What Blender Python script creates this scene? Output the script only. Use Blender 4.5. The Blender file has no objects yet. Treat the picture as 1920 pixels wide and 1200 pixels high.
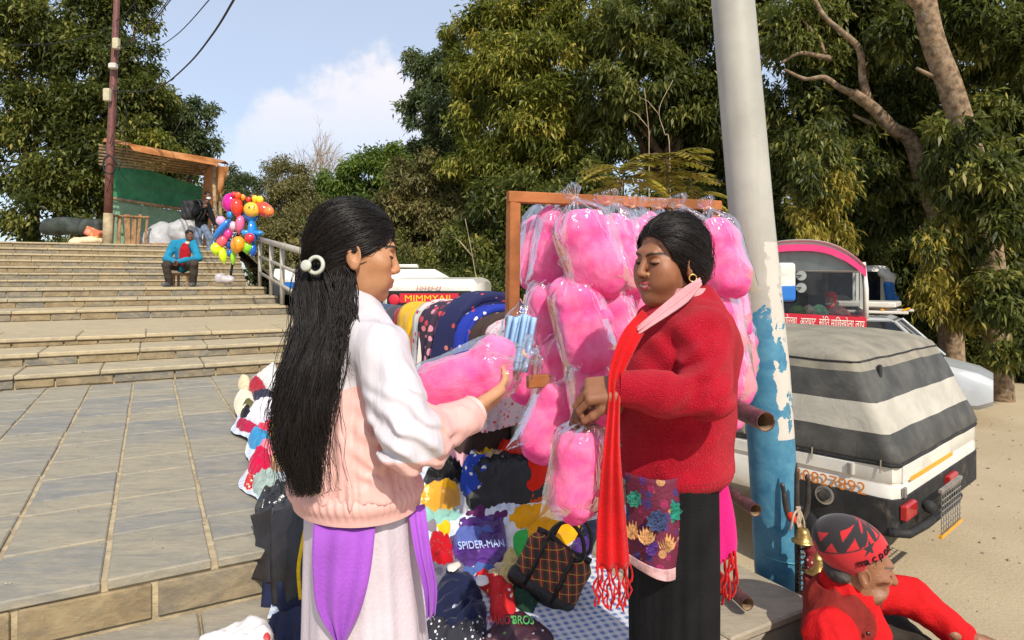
import bpy, math, random
import numpy as np
from mathutils import Vector, Matrix
R = math.radians
scene = bpy.context.scene
COL = scene.collection
random.seed(7)
RNG = np.random.default_rng(11)

# ------------------------------------------------------------------ camera
EYE = 1.4
FPX = 1200.0            # focal length in pixels of a 1920 wide picture
HOR = 520.0             # row of the horizon
camd = bpy.data.cameras.new('camera')
cam = bpy.data.objects.new('camera', camd)
COL.objects.link(cam)
cam.location = (0, 0, EYE)
cam.rotation_euler = (R(90), 0, 0)
camd.sensor_width = 36.0
camd.lens = FPX / 1920.0 * 36.0
camd.shift_y = -(600.0 - HOR) / 1920.0
camd.clip_start = 0.05
camd.clip_end = 3000
scene.camera = cam

# ------------------------------------------------------------------ light
SUN_AZ = R(20)          # degrees right of straight behind the camera
SUN_EL = R(43)
to_sun = Vector((math.sin(SUN_AZ) * math.cos(SUN_EL), -math.cos(SUN_AZ) * math.cos(SUN_EL), math.sin(SUN_EL)))
sund = bpy.data.lights.new('sun', 'SUN')
sund.energy = 4.3
sund.angle = R(0.53)
sund.color = (1.0, 0.925, 0.80)
sun = bpy.data.objects.new('sun', sund)
COL.objects.link(sun)
sun.rotation_euler = to_sun.to_track_quat('Z', 'Y').to_euler()
sun.location = (2, -6, 9)

world = bpy.data.worlds.new('World')
scene.world = world
world.use_nodes = True
wt = world.node_tree
wt.nodes.clear()
wo = wt.nodes.new('ShaderNodeOutputWorld')
wb = wt.nodes.new('ShaderNodeBackground')
sky = wt.nodes.new('ShaderNodeTexSky')
sky.sky_type = 'NISHITA'
sky.sun_disc = False
sky.sun_elevation = SUN_EL
sky.sun_rotation = math.pi - SUN_AZ      # clockwise from +Y
sky.altitude = 900
sky.air_density = 1.0
sky.dust_density = 2.2
sky.ozone_density = 1.5
wb.inputs['Strength'].default_value = 0.15
# one bank of cumulus low over the wood, drawn into the sky by direction
geo = wt.nodes.new('ShaderNodeNewGeometry')
def wn(t, **kw):
    n = wt.nodes.new(t)
    for k, v in kw.items():
        setattr(n, k, v)
    return n
def wmath(op, a, b=None, c=None, clamp=False):
    n = wn('ShaderNodeMath', operation=op)
    n.use_clamp = clamp
    for i, v in enumerate((a, b, c)):
        if v is None:
            continue
        if isinstance(v, (int, float)):
            n.inputs[i].default_value = v
        else:
            wt.links.new(v, n.inputs[i])
    return n.outputs[0]
tc = wn('ShaderNodeTexCoord')
sep = wn('ShaderNodeSeparateXYZ')
wt.links.new(tc.outputs['Generated'], sep.inputs[0])
nz1 = wn('ShaderNodeTexNoise')
nz1.inputs['Scale'].default_value = 9.0
nz1.inputs['Detail'].default_value = 9.0
nz1.inputs['Roughness'].default_value = 0.58
wt.links.new(tc.outputs['Generated'], nz1.inputs['Vector'])
az = wmath('DIVIDE', sep.outputs[0], wmath('MAXIMUM', sep.outputs[1], 0.05))
el = wmath('DIVIDE', sep.outputs[2], wmath('MAXIMUM', sep.outputs[1], 0.05))
# heap outline: a mound in azimuth and elevation, frayed by the noise
da = wmath('DIVIDE', wmath('ADD', az, 0.19), 0.26)
mound = wmath('SUBTRACT', 0.37, wmath('MULTIPLY', wmath('MULTIPLY', da, da), 0.15))
fray = wmath('MULTIPLY', wmath('SUBTRACT', nz1.outputs['Fac'], 0.5), 0.30)
edge = wmath('ADD', wmath('SUBTRACT', mound, el), fray)
cm = wn('ShaderNodeMapRange')
cm.interpolation_type = 'SMOOTHSTEP'
cm.inputs['From Min'].default_value = -0.004
cm.inputs['From Max'].default_value = 0.055
wt.links.new(edge, cm.inputs['Value'])
front = wmath('GREATER_THAN', sep.outputs[1], 0.06)
fade = wn('ShaderNodeMapRange')
fade.interpolation_type = 'SMOOTHSTEP'
fade.inputs['From Min'].default_value = 0.10
fade.inputs['From Max'].default_value = 0.34
wt.links.new(el, fade.inputs['Value'])
cmask = wmath('MULTIPLY', wmath('MULTIPLY', wmath('MULTIPLY', cm.outputs[0], front), fade.outputs[0]), 0.9)
# thin milky air, same all round
mixh = wn('ShaderNodeMix', data_type='RGBA')
mixh.inputs['Factor'].default_value = 0.5
wt.links.new(sky.outputs[0], mixh.inputs[6])
mixh.inputs[7].default_value = (5.6, 6.2, 7.3, 1)
mixc = wn('ShaderNodeMix', data_type='RGBA')
wt.links.new(cmask, mixc.inputs['Factor'])
wt.links.new(mixh.outputs[2], mixc.inputs[6])
mixc.inputs[7].default_value = (6.6, 6.3, 6.5, 1)
wt.links.new(mixc.outputs[2], wb.inputs['Color'])
wt.links.new(wb.outputs[0], wo.inputs['Surface'])

scene.view_settings.view_transform = 'Standard'
scene.view_settings.look = 'None'
scene.view_settings.exposure = 0.05
scene.view_settings.gamma = 1.0
scene.view_settings.use_curve_mapping = False
scene.render.engine = 'CYCLES'
scene.cycles.max_bounces = 8
scene.cycles.transparent_max_bounces = 24
scene.cycles.use_denoising = True

# ------------------------------------------------------------------ places
def P(px, py, D):
    """point seen at a pixel of the 1920x1200 photograph, D metres in front of the camera"""
    return Vector(((px - 960.0) / FPX * D, D, EYE - (py - HOR) / FPX * D))
YAW = R(29.5)
EU = Vector((math.cos(YAW), math.sin(YAW), 0))      # along the steps
EN = Vector((-math.sin(YAW), math.cos(YAW), 0))     # up the steps
def UN(u, n, z=0.0):
    return EU * u + EN * n + Vector((0, 0, z))
ROAD = -1.1

# ------------------------------------------------------------------ objects
def _acc(o):
    v = Vector((0, 0, 0))
    while o is not None:
        v = v + o.location
        o = o.parent
    return v
def thing(name, label, cat, loc=(0, 0, 0), group=None):
    o = bpy.data.objects.new(name, None)
    o.empty_display_size = 0.1
    COL.objects.link(o)
    o.location = loc
    o['label'] = label
    o['category'] = cat
    if group:
        o['group'] = group
    return o
def tag(o, label, cat, group=None):
    o['label'] = label
    o['category'] = cat
    if group:
        o['group'] = group
    return o
def fast_mesh(name, verts, faces, smooth=False):
    """verts (N,3); faces: list of tuples or an (M,k) array"""
    me = bpy.data.meshes.new(name)
    v = np.asarray(verts, dtype=np.float32)
    if isinstance(faces, np.ndarray):
        k = faces.shape[1]
        me.vertices.add(len(v))
        me.vertices.foreach_set('co', v.ravel())
        me.loops.add(faces.size)
        me.loops.foreach_set('vertex_index', faces.astype(np.int32).ravel())
        me.polygons.add(len(faces))
        me.polygons.foreach_set('loop_start', np.arange(0, faces.size, k, dtype=np.int32))
        me.update(calc_edges=True)
        me.validate()
    else:
        me.from_pydata([tuple(map(float, p)) for p in v], [], faces)
        me.update()
    if smooth:
        me.polygons.foreach_set('use_smooth', np.ones(len(me.polygons), dtype=bool))
    return me
def obj(name, verts, faces, mat, parent=None, origin=None, smooth=False, attrs=None, kind=None):
    """ONE mesh object from world-space verts"""
    v = np.asarray(verts, dtype=np.float64).reshape(-1, 3)
    if parent is not None:
        off = _acc(parent)
    elif origin is not None:
        off = Vector(origin)
    else:
        lo, hi = v.min(0), v.max(0)
        off = Vector(((lo[0] + hi[0]) / 2, (lo[1] + hi[1]) / 2, lo[2]))
    me = fast_mesh(name, v - np.array(off), faces, smooth)
    if attrs:
        for k, a in attrs.items():
            a = np.asarray(a, dtype=np.float32)
            if a.ndim == 1:
                at = me.attributes.new(k, 'FLOAT', 'POINT')
                at.data.foreach_set('value', a)
            else:
                at = me.attributes.new(k, 'FLOAT_COLOR', 'POINT')
                if a.shape[1] == 3:
                    a = np.concatenate([a, np.ones((len(a), 1), np.float32)], 1)
                at.data.foreach_set('color', a.ravel())
    o = bpy.data.objects.new(name, me)
    COL.objects.link(o)
    if mat is not None:
        for m in (mat if isinstance(mat, (list, tuple)) else [mat]):
            me.materials.append(m)
    if parent is not None:
        o.parent = parent
    else:
        o.location = off
    if kind:
        o['kind'] = kind
    return o
def copy_tree(o, parent=None):
    c = o.copy()
    COL.objects.link(c)
    c.parent = parent
    for ch in list(o.children):
        copy_tree(ch, c)
    return c

class MB:
    """collects shapes for one mesh"""
    def __init__(s):
        s.v, s.f = [], []
    def add(s, v, f):
        b = len(s.v)
        s.v += [tuple(p) for p in v]
        s.f += [tuple(i + b for i in q) for q in f]
        return s
    def box(s, c, size, rz=0.0, M=None, bev=0.0):
        hx, hy, hz = size[0] / 2, size[1] / 2, size[2] / 2
        c = Vector(c)
        if M is None:
            M = Matrix.Rotation(rz, 3, 'Z')
        if bev <= 0:
            pts = [(x, y, z) for z in (-hz, hz) for y in (-hy, hy) for x in (-hx, hx)]
            fs = [(0, 2, 3, 1), (4, 5, 7, 6), (0, 1, 5, 4), (2, 6, 7, 3), (0, 4, 6, 2), (1, 3, 7, 5)]
        else:
            b = min(bev, hx * .9, hy * .9, hz * .9)
            pts, fs = [], []
            prof = [(-hz, b), (-hz + b, 0), (hz - b, 0), (hz, b)]
            for z, i in prof:
                X, Y = hx - i, hy - i
                c2 = b * .6 if i == 0 else b * .4
                pts += [(-X + c2, -Y, z), (X - c2, -Y, z), (X, -Y + c2, z), (X, Y - c2, z), (X - c2, Y, z), (-X + c2, Y, z), (-X, Y - c2, z), (-X, -Y + c2, z)]
            for k in range(3):
                for j in range(8):
                    fs.append((k * 8 + j, k * 8 + (j + 1) % 8, k * 8 + 8 + (j + 1) % 8, k * 8 + 8 + j))
            fs.append(tuple(range(7, -1, -1)))
            fs.append(tuple(range(24, 32)))
        return s.add([M @ Vector(p) + c for p in pts], fs)
    def tube(s, pts, r, n=8, cap=True, flat=None):
        pts = [Vector(p) for p in pts]
        if not isinstance(r, (list, tuple, np.ndarray)):
            r = [r] * len(pts)
        vs, fs = [], []
        up = None
        for i, p in enumerate(pts):
            t = (pts[min(i + 1, len(pts) - 1)] - pts[max(i - 1, 0)])
            if t.length < 1e-9:
                t = Vector((0, 0, 1))
            t.normalize()
            if up is None:
                up = Vector((0, 0, 1)) if abs(t.z) < .9 else Vector((1, 0, 0))
            a = t.cross(up)
            if a.length < 1e-6:
                a = t.cross(Vector((1, 0, 0)))
            a.normalize()
            b = a.cross(t).normalized()
            up = b
            for j in range(n):
                th = 2 * math.pi * j / n
                vs.append(p + a * (math.cos(th) * r[i]) + b * (math.sin(th) * r[i] * (flat or 1)))
        for i in range(len(pts) - 1):
            for j in range(n):
                fs.append((i * n + j, i * n + (j + 1) % n, (i + 1) * n + (j + 1) % n, (i + 1) * n + j))
        if cap:
            fs.append(tuple(range(n - 1, -1, -1)))
            fs.append(tuple((len(pts) - 1) * n + j for j in range(n)))
        return s.add(vs, fs)
    def loft(s, rings, closed=True, cap=True):
        n = len(rings[0])
        vs = [p for r_ in rings for p in r_]
        fs = []
        for i in range(len(rings) - 1):
            for j in range(n if closed else n - 1):
                fs.append((i * n + j, i * n + (j + 1) % n, (i + 1) * n + (j + 1) % n, (i + 1) * n + j))
        if cap and closed:
            fs.append(tuple(range(n - 1, -1, -1)))
            fs.append(tuple((len(rings) - 1) * n + j for j in range(n)))
        return s.add(vs, fs)
    def ball(s, c, r, nu=10, nv=7, M=None):
        rr = (r, r, r) if isinstance(r, (int, float)) else r
        c = Vector(c)
        vs, fs = [], []
        for i in range(nv + 1):
            a = math.pi * i / nv
            for j in range(nu):
                b = 2 * math.pi * j / nu
                q = Vector((math.sin(a) * math.cos(b) * rr[0], math.sin(a) * math.sin(b) * rr[1], math.cos(a) * rr[2]))
                vs.append((M @ q if M is not None else q) + c)
        for i in range(nv):
            for j in range(nu):
                fs.append((i * nu + j, (i + 1) * nu + j, (i + 1) * nu + (j + 1) % nu, i * nu + (j + 1) % nu))
        return s.add(vs, fs)
    def poly(s, pts):
        return s.add(pts, [tuple(range(len(pts)))])
    def prism(s, pts, d):
        """pts: a planar outline; d: thickness vector"""
        n = len(pts)
        d = Vector(d)
        a = [Vector(p) for p in pts]
        b = [p + d for p in a]
        fs = [tuple(range(n - 1, -1, -1)), tuple(range(n, 2 * n))]
        fs += [(i, (i + 1) % n, n + (i + 1) % n, n + i) for i in range(n)]
        return s.add(a + b, fs)
    def build(s, name, mat, parent=None, origin=None, smooth=False, kind=None):
        return obj(name, s.v, s.f, mat, parent, origin, smooth, kind=kind)

def smooth_by_angle(o, deg=35):
    me = o.data
    me.polygons.foreach_set('use_smooth', np.ones(len(me.polygons), dtype=bool))
    me.set_sharp_from_angle(angle=R(deg))
    return o
def curve_pts(ctrl, n=12):
    """Catmull-Rom through the points"""
    c = [Vector(p) for p in ctrl]
    c = [c[0] * 2 - c[1]] + c + [c[-1] * 2 - c[-2]]
    out = []
    for i in range(1, len(c) - 2):
        for k in range(n):
            t = k / n
            p0, p1, p2, p3 = c[i - 1], c[i], c[i + 1], c[i + 2]
            out.append(0.5 * ((2 * p1) + (p2 - p0) * t + (2 * p0 - 5 * p1 + 4 * p2 - p3) * t * t + (3 * p1 - p0 - 3 * p2 + p3) * t ** 3))
    out.append(c[-2].copy())
    return out
def ribbon_panel(left, right, thick, nacross=7, fold=0.0, nf=3, nalong=10, out=(0, -1, 0), belly=None):
    """cloth hanging between two edge polylines, with folds and thickness"""
    L, Rr = curve_pts(left, nalong), curve_pts(right, nalong)
    outv = Vector(out).normalized()
    m = len(L)
    front, back = [], []
    for i in range(m):
        s_ = i / (m - 1)
        for j in range(nacross + 1):
            t = j / nacross
            p = L[i].lerp(Rr[i], t)
            w = fold * (0.3 + 0.7 * s_) * math.sin(t * nf * 2 * math.pi + 1.3 + s_ * 1.1)
            bow = math.sin(t * math.pi) * (fold * 0.6 if belly is None else belly)
            front.append(p + outv * (w + bow + thick / 2))
            back.append(p + outv * (w + bow - thick / 2))
    k = nacross + 1
    fs = []
    nb = len(front)
    for i in range(m - 1):
        for j in range(nacross):
            a, b, c, d = i * k + j, i * k + j + 1, (i + 1) * k + j + 1, (i + 1) * k + j
            fs.append((a, b, c, d))
            fs.append((nb + d, nb + c, nb + b, nb + a))
    for i in range(m - 1):
        a, d = i * k, (i + 1) * k
        fs.append((a, d, nb + d, nb + a))
        a, d = i * k + nacross, (i + 1) * k + nacross
        fs.append((d, a, nb + a, nb + d))
    for j in range(nacross):
        fs.append((j + 1, j, nb + j, nb + j + 1))
        a = (m - 1) * k + j
        fs.append((a, a + 1, nb + a + 1, nb + a))
    return front + back, fs

# ------------------------------------------------------------------ noise for shaping
def _hash(ix, iy, iz):
    n = (ix.astype(np.int64) * 374761393 + iy.astype(np.int64) * 668265263 + iz.astype(np.int64) * 2147483647)
    n = (n ^ (n >> 13)) * 1274126177
    n = n ^ (n >> 16)
    return (n & 0xffff).astype(np.float32) / 32767.5 - 1.0
def vnoise(p, scale=1.0, seed=0):
    q = np.asarray(p, dtype=np.float32) * scale + seed * 17.31
    i = np.floor(q)
    f = q - i
    u = f * f * (3 - 2 * f)
    ix, iy, iz = i[:, 0].astype(np.int64), i[:, 1].astype(np.int64), i[:, 2].astype(np.int64)
    out = 0
    for dx in (0, 1):
        wx = u[:, 0] if dx else 1 - u[:, 0]
        for dy in (0, 1):
            wy = u[:, 1] if dy else 1 - u[:, 1]
            for dz in (0, 1):
                wz = u[:, 2] if dz else 1 - u[:, 2]
                out = out + _hash(ix + dx, iy + dy, iz + dz) * wx * wy * wz
    return out

# ------------------------------------------------------------------ organic shapes: blended solids turned into one skin
def _v(a):
    return np.asarray(a, dtype=np.float32)
def C(a, b, ra, rb, k=0.02, axis=None, s=1.0):
    return ('c', _v(a), _v(b), ra, rb, k, None if axis is None else _v(axis), s)
def E(c, r, k=0.02, M=None):
    r = (r, r, r) if isinstance(r, (int, float)) else r
    return ('e', _v(c), _v(r), k, None if M is None else np.array(M, dtype=np.float32))
def B(c, h, rad, k=0.01, M=None):
    return ('b', _v(c), _v(h), rad, k, None if M is None else np.array(M, dtype=np.float32))
def CUT(pr):
    return ('-', pr)
def prim_d(p, q):
    t = q[0]
    if t == 'c':
        _, a, b, ra, rb, k, ax, s = q
        pa, ba = p - a, b - a
        if ax is not None:
            pa = pa + np.outer(pa @ ax, ax) * (1 / s - 1)
            ba = ba + ax * float(ba @ ax) * (1 / s - 1)
        h = np.clip((pa @ ba) / max(float(ba @ ba), 1e-9), 0, 1)
        d = np.linalg.norm(pa - h[:, None] * ba, axis=1) - (ra + (rb - ra) * h)
        return d * (s if s < 1 else 1)
    if t == 'e':
        _, c, r, k, M = q
        x = p - c
        if M is not None:
            x = x @ M
        k0 = np.linalg.norm(x / r, axis=1)
        k1 = np.linalg.norm(x / (r * r), axis=1)
        return k0 * (k0 - 1) / np.maximum(k1, 1e-6)
    if t == 'b':
        _, c, h, rad, k, M = q
        x = p - c
        if M is not None:
            x = x @ M
        w = np.abs(x) - (h - rad)
        return np.linalg.norm(np.maximum(w, 0), axis=1) + np.minimum(w.max(1), 0) - rad
def prim_k(q):
    return q[5] if q[0] == 'c' else (q[3] if q[0] == 'e' else q[4])
def field(p, prims):
    d = None
    for q in prims:
        if q[0] == '-':
            e = prim_d(p, q[1])
            k = prim_k(q[1])
            h = np.clip(0.5 - 0.5 * (d + e) / k, 0, 1)
            d = d * (1 - h) + (-e) * h + k * h * (1 - h)
            continue
        e = prim_d(p, q)
        if d is None:
            d = e
            continue
        k = prim_k(q)
        h = np.clip(0.5 + 0.5 * (e - d) / k, 0, 1)
        d = e * (1 - h) + d * h - k * h * (1 - h)
    return d
def prim_box(q):
    if q[0] == '-':
        return None
    if q[0] == 'c':
        r = max(q[3], q[4])
        return np.minimum(q[1], q[2]) - r, np.maximum(q[1], q[2]) + r
    if q[0] == 'e':
        r = q[2].max()
        return q[1] - r, q[1] + r
    r = np.linalg.norm(q[2])
    return q[1] - r, q[1] + r
def skin(prims, h, disp=None, margin=0.035, clip=None):
    """surface nets over the blended solids; returns verts, quads"""
    bx = [b for b in (prim_box(q) for q in prims) if b is not None]
    lo = np.min([b[0] for b in bx], 0) - margin
    hi = np.max([b[1] for b in bx], 0) + margin
    if clip is not None:
        lo = np.maximum(lo, clip[0])
        hi = np.minimum(hi, clip[1])
    S = 6
    n = np.maximum(((hi - lo) / h).astype(int) + 2, 4)
    nb = (n + S - 1) // S
    n = nb * S + 1
    ctr = [lo[i] + (np.arange(nb[i]) + .5) * S * h for i in range(3)]
    g = np.stack(np.meshgrid(*ctr, indexing='ij'), -1).reshape(-1, 3).astype(np.float32)
    dc = field(g, prims)
    act = np.abs(dc) < (S * h * 0.87 * 1.7 + 0.012)
    V = np.where(dc < 0, -1.0, 1.0).astype(np.float32).reshape(nb)
    V = V.repeat(S, 0).repeat(S, 1).repeat(S, 2)
    V = np.pad(V, ((0, 1), (0, 1), (0, 1)), mode='edge')
    bi = np.argwhere(act.reshape(nb))
    loc = np.stack(np.meshgrid(*[np.arange(S + 1)] * 3, indexing='ij'), -1).reshape(-1, 3)
    idx = (bi[:, None, :] * S + loc[None]).reshape(-1, 3)
    key = np.unique((idx[:, 0] * n[1] + idx[:, 1]) * n[2] + idx[:, 2])
    i0, r_ = np.divmod(key, n[1] * n[2])
    i1, i2 = np.divmod(r_, n[2])
    pts = np.stack([i0, i1, i2], 1).astype(np.float32) * h + lo.astype(np.float32)
    d = np.empty(len(pts), np.float32)
    for a in range(0, len(pts), 200000):
        q = pts[a:a + 200000]
        e = field(q, prims)
        if disp is not None:
            e = e + disp(q)
        d[a:a + 200000] = e
    V[i0, i1, i2] = d
    neg = V < 0
    c = [neg[a:n[0] - 1 + a, b:n[1] - 1 + b, e:n[2] - 1 + e] for a in (0, 1) for b in (0, 1) for e in (0, 1)]
    anyn = np.logical_or.reduce(c)
    alln = np.logical_and.reduce(c)
    cells = np.argwhere(anyn & ~alln)
    if len(cells) == 0:
        return np.zeros((0, 3)), np.zeros((0, 4), int)
    vid = np.full(tuple(n - 1), -1, np.int64)
    vid[cells[:, 0], cells[:, 1], cells[:, 2]] = np.arange(len(cells))
    acc = np.zeros((len(cells), 3), np.float64)
    cnt = np.zeros(len(cells))
    cor = [(a, b, e) for a in (0, 1) for b in (0, 1) for e in (0, 1)]
    val = {co: V[cells[:, 0] + co[0], cells[:, 1] + co[1], cells[:, 2] + co[2]] for co in cor}
    for co in cor:
        for ax in range(3):
            if co[ax] == 0:
                c2 = list(co)
                c2[ax] = 1
                a, b = val[co], val[tuple(c2)]
                m = (a < 0) != (b < 0)
                t = np.where(m, a / np.where(m, a - b, 1), 0)
                pt = np.tile(np.array(co, float), (len(cells), 1))
                pt[:, ax] += t
                acc[m] += pt[m]
                cnt[m] += 1
    verts = (cells + acc / np.maximum(cnt, 1)[:, None]) * h + lo
    quads = []
    for ax in range(3):
        b_, c_ = (ax + 1) % 3, (ax + 2) % 3
        sl0 = [slice(None)] * 3
        sl1 = [slice(None)] * 3
        sl0[ax] = slice(0, n[ax] - 1)
        sl1[ax] = slice(1, n[ax])
        A, Bm = neg[tuple(sl0)], neg[tuple(sl1)]
        e = np.argwhere(A != Bm)
        e = e[(e[:, b_] > 0) & (e[:, c_] > 0) & (e[:, b_] < n[b_] - 1) & (e[:, c_] < n[c_] - 1)]
        if len(e) == 0:
            continue
        fl = A[e[:, 0], e[:, 1], e[:, 2]]
        def cid(db, dc_):
            q = e.copy()
            q[:, b_] -= db
            q[:, c_] -= dc_
            return vid[q[:, 0], q[:, 1], q[:, 2]]
        qd = np.stack([cid(1, 1), cid(0, 1), cid(0, 0), cid(1, 0)], 1)
        qd[~fl] = qd[~fl][:, ::-1]
        quads.append(qd[(qd >= 0).all(1)])
    return verts, np.concatenate(quads)
def join_parts(parts):
    vs, fs, b = [], [], 0
    for v, f in parts:
        vs.append(v)
        fs.append(f + b)
        b += len(v)
    return np.concatenate(vs), np.concatenate(fs)

# ------------------------------------------------------------------ materials
def new_mat(name):
    m = bpy.data.materials.new(name)
    m.use_nodes = True
    t = m.node_tree
    b = t.nodes['Principled BSDF']
    return m, t, b
class NT:
    """small helper to write node graphs"""
    def __init__(s, t):
        s.t = t
    def n(s, ty, **kw):
        x = s.t.nodes.new(ty)
        for k, v in kw.items():
            setattr(x, k, v)
        return x
    def set(s, inp, v):
        if v is None:
            return
        if isinstance(v, (int, float)):
            inp.default_value = v
        elif isinstance(v, (tuple, list)):
            inp.default_value = v if len(v) == 4 or inp.type == 'VECTOR' else (*v, 1)
        else:
            s.t.links.new(v, inp)
    def coord(s, kind='Object', scale=(1, 1, 1), rot=(0, 0, 0)):
        c = s.n('ShaderNodeTexCoord')
        m = s.n('ShaderNodeMapping')
        m.inputs['Scale'].default_value = scale
        m.inputs['Rotation'].default_value = rot
        s.t.links.new(c.outputs[kind], m.inputs[0])
        return m.outputs[0]
    def noise(s, vec, scale, detail=4, rough=.55, dist=0.0):
        x = s.n('ShaderNodeTexNoise')
        x.inputs['Scale'].default_value = scale
        x.inputs['Detail'].default_value = detail
        x.inputs['Roughness'].default_value = rough
        x.inputs['Distortion'].default_value = dist
        if vec is not None:
            s.t.links.new(vec, x.inputs['Vector'])
        return x.outputs['Fac']
    def voro(s, vec, scale, feature='F1', out='Distance'):
        x = s.n('ShaderNodeTexVoronoi', feature=feature)
        x.inputs['Scale'].default_value = scale
        s.t.links.new(vec, x.inputs['Vector'])
        return x.outputs[out]
    def wave(s, vec, scale, dist=0, detail=2, axis='X', prof='SIN'):
        x = s.n('ShaderNodeTexWave', bands_direction=axis, wave_profile=prof)
        x.inputs['Scale'].default_value = scale
        x.inputs['Distortion'].default_value = dist
        x.inputs['Detail'].default_value = detail
        s.t.links.new(vec, x.inputs['Vector'])
        return x.outputs['Fac']
    def math(s, op, a, b=None, clamp=False):
        x = s.n('ShaderNodeMath', operation=op)
        x.use_clamp = clamp
        s.set(x.inputs[0], a)
        s.set(x.inputs[1], b)
        return x.outputs[0]
    def mix(s, f, a, b, blend='MIX'):
        x = s.n('ShaderNodeMix', data_type='RGBA', blend_type=blend)
        s.set(x.inputs[0], f)
        s.set(x.inputs[6], a)
        s.set(x.inputs[7], b)
        return x.outputs[2]
    def ramp(s, f, lo, hi):
        x = s.n('ShaderNodeMapRange')
        x.interpolation_type = 'SMOOTHSTEP'
        x.inputs['From Min'].default_value = lo
        x.inputs['From Max'].default_value = hi
        s.t.links.new(f, x.inputs['Value'])
        return x.outputs[0]
    def attr(s, name, out='Fac'):
        x = s.n('ShaderNodeAttribute', attribute_name=name)
        return x.outputs[out]
    def rnd(s):
        return s.n('ShaderNodeObjectInfo').outputs['Random']
    def bump(s, hgt, strength=.3, dist=.01):
        x = s.n('ShaderNodeBump')
        x.inputs['Strength'].default_value = strength
        x.inputs['Distance'].default_value = dist
        s.t.links.new(hgt, x.inputs['Height'])
        return x.outputs[0]
def base_mat(name, col, rough=.7, spec=.3, var=.12, vscale=8, bump=0.0, bscale=60, metal=0.0, sheen=0.0, coord='Object', grime=None, gamt=.5):
    """plain surface with tone variation, fine relief and optional dirt"""
    m, t, b = new_mat(name)
    N = NT(t)
    co = N.coord(coord)
    nz = N.noise(co, vscale, 5)
    dark = tuple(c * (1 - var * 1.6) for c in col)
    lite = tuple(min(1, c * (1 + var)) for c in col)
    c = N.mix(N.ramp(nz, .3, .7), dark, lite)
    if grime is not None:
        g = N.ramp(N.noise(co, vscale * .6 + 1.7, 7, .65, .4), .52, .72)
        c = N.mix(N.math('MULTIPLY', g, gamt), c, grime)
    N.set(b.inputs['Base Color'], c)
    b.inputs['Roughness'].default_value = rough
    b.inputs['Specular IOR Level'].default_value = spec
    b.inputs['Metallic'].default_value = metal
    if sheen:
        b.inputs['Sheen Weight'].default_value = sheen
        b.inputs['Sheen Roughness'].default_value = .4
    if bump:
        N.set(b.inputs['Normal'], N.bump(N.noise(co, bscale, 4), bump, .01))
    return m
def srgb(r, g, b):
    f = lambda c: (c / 255 / 12.92) if c / 255 <= .04045 else ((c / 255 + .055) / 1.055) ** 2.4
    return (f(r), f(g), f(b))
_cloth_cache = {}
def cloth(col, rough=.85, weave=.25, key=None, sheen=.15):
    k = (tuple(round(c, 3) for c in col), rough, weave)
    if k not in _cloth_cache:
        _cloth_cache[k] = base_mat('cloth', col, rough, .2, .08, 14, weave, 420, sheen=sheen)
    return _cloth_cache[k]
# ================================================================== the setting
def stone_mat(name, cool, warm, dust, dustamt=.55, sc=5.0):
    m, t, b = new_mat(name)
    N = NT(t)
    geo_ = N.n('ShaderNodeNewGeometry')
    pos = geo_.outputs['Position']
    r = N.rnd()
    n1 = N.noise(pos, sc, 6, .6, .3)
    n2 = N.noise(pos, sc * 4.3, 5, .65)
    c = N.mix(N.ramp(N.math('ADD', N.math('MULTIPLY', r, .55), N.math('MULTIPLY', n1, .6)), .32, .8), cool, warm)
    c = N.mix(N.ramp(n2, .35, .75), N.mix(.16, c, (.02, .02, .022)), c)
    # fine layered streaks of the slate
    mp = N.n('ShaderNodeMapping')
    mp.inputs['Rotation'].default_value = (0, 0, -YAW)
    mp.inputs['Scale'].default_value = (2.2, 9.0, 9.0)
    t.links.new(pos, mp.inputs[0])
    st = N.noise(mp.outputs[0], 3.2, 7, .7, .6)
    c = N.mix(N.math('MULTIPLY', N.ramp(st, .45, .62), .30), c, tuple(x * .62 for x in cool))
    d = N.ramp(N.noise(mp.outputs[0], 1.5, 8, .68, .8), .36, .68)
    c = N.mix(N.math('MULTIPLY', d, dustamt), c, dust)
    sp = N.ramp(N.noise(pos, 60, 3, .6), .66, .74)
    c = N.mix(N.math('MULTIPLY', sp, .35), c, (.45, .40, .30))
    N.set(b.inputs['Base Color'], c)
    b.inputs['Roughness'].default_value = .86
    b.inputs['Specular IOR Level'].default_value = .22
    hgt = N.math('ADD', N.math('MULTIPLY', st, .7), N.math('MULTIPLY', n2, .5))
    N.set(b.inputs['Normal'], N.bump(hgt, .55, .012))
    return m
SLATE = (.235, .235, .225)
OCHRE = (.37, .285, .165)
DUST = (.52, .40, .23)
m_pave = stone_mat('slate_paving', (.245, .242, .225), (.33, .295, .22), (.46, .38, .25), .42, 4.0)
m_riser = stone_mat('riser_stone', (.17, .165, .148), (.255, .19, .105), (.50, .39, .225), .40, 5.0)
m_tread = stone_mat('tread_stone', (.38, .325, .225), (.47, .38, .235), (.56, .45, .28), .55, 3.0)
m_mortar = base_mat('mortar', (.46, .37, .235), .95, .1, .16, 12, .8, 40, coord='Object')
m_ledge = stone_mat('ledge_stone', (.30, .275, .225), (.40, .34, .25), (.50, .41, .27), .35, 6.0)

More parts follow.
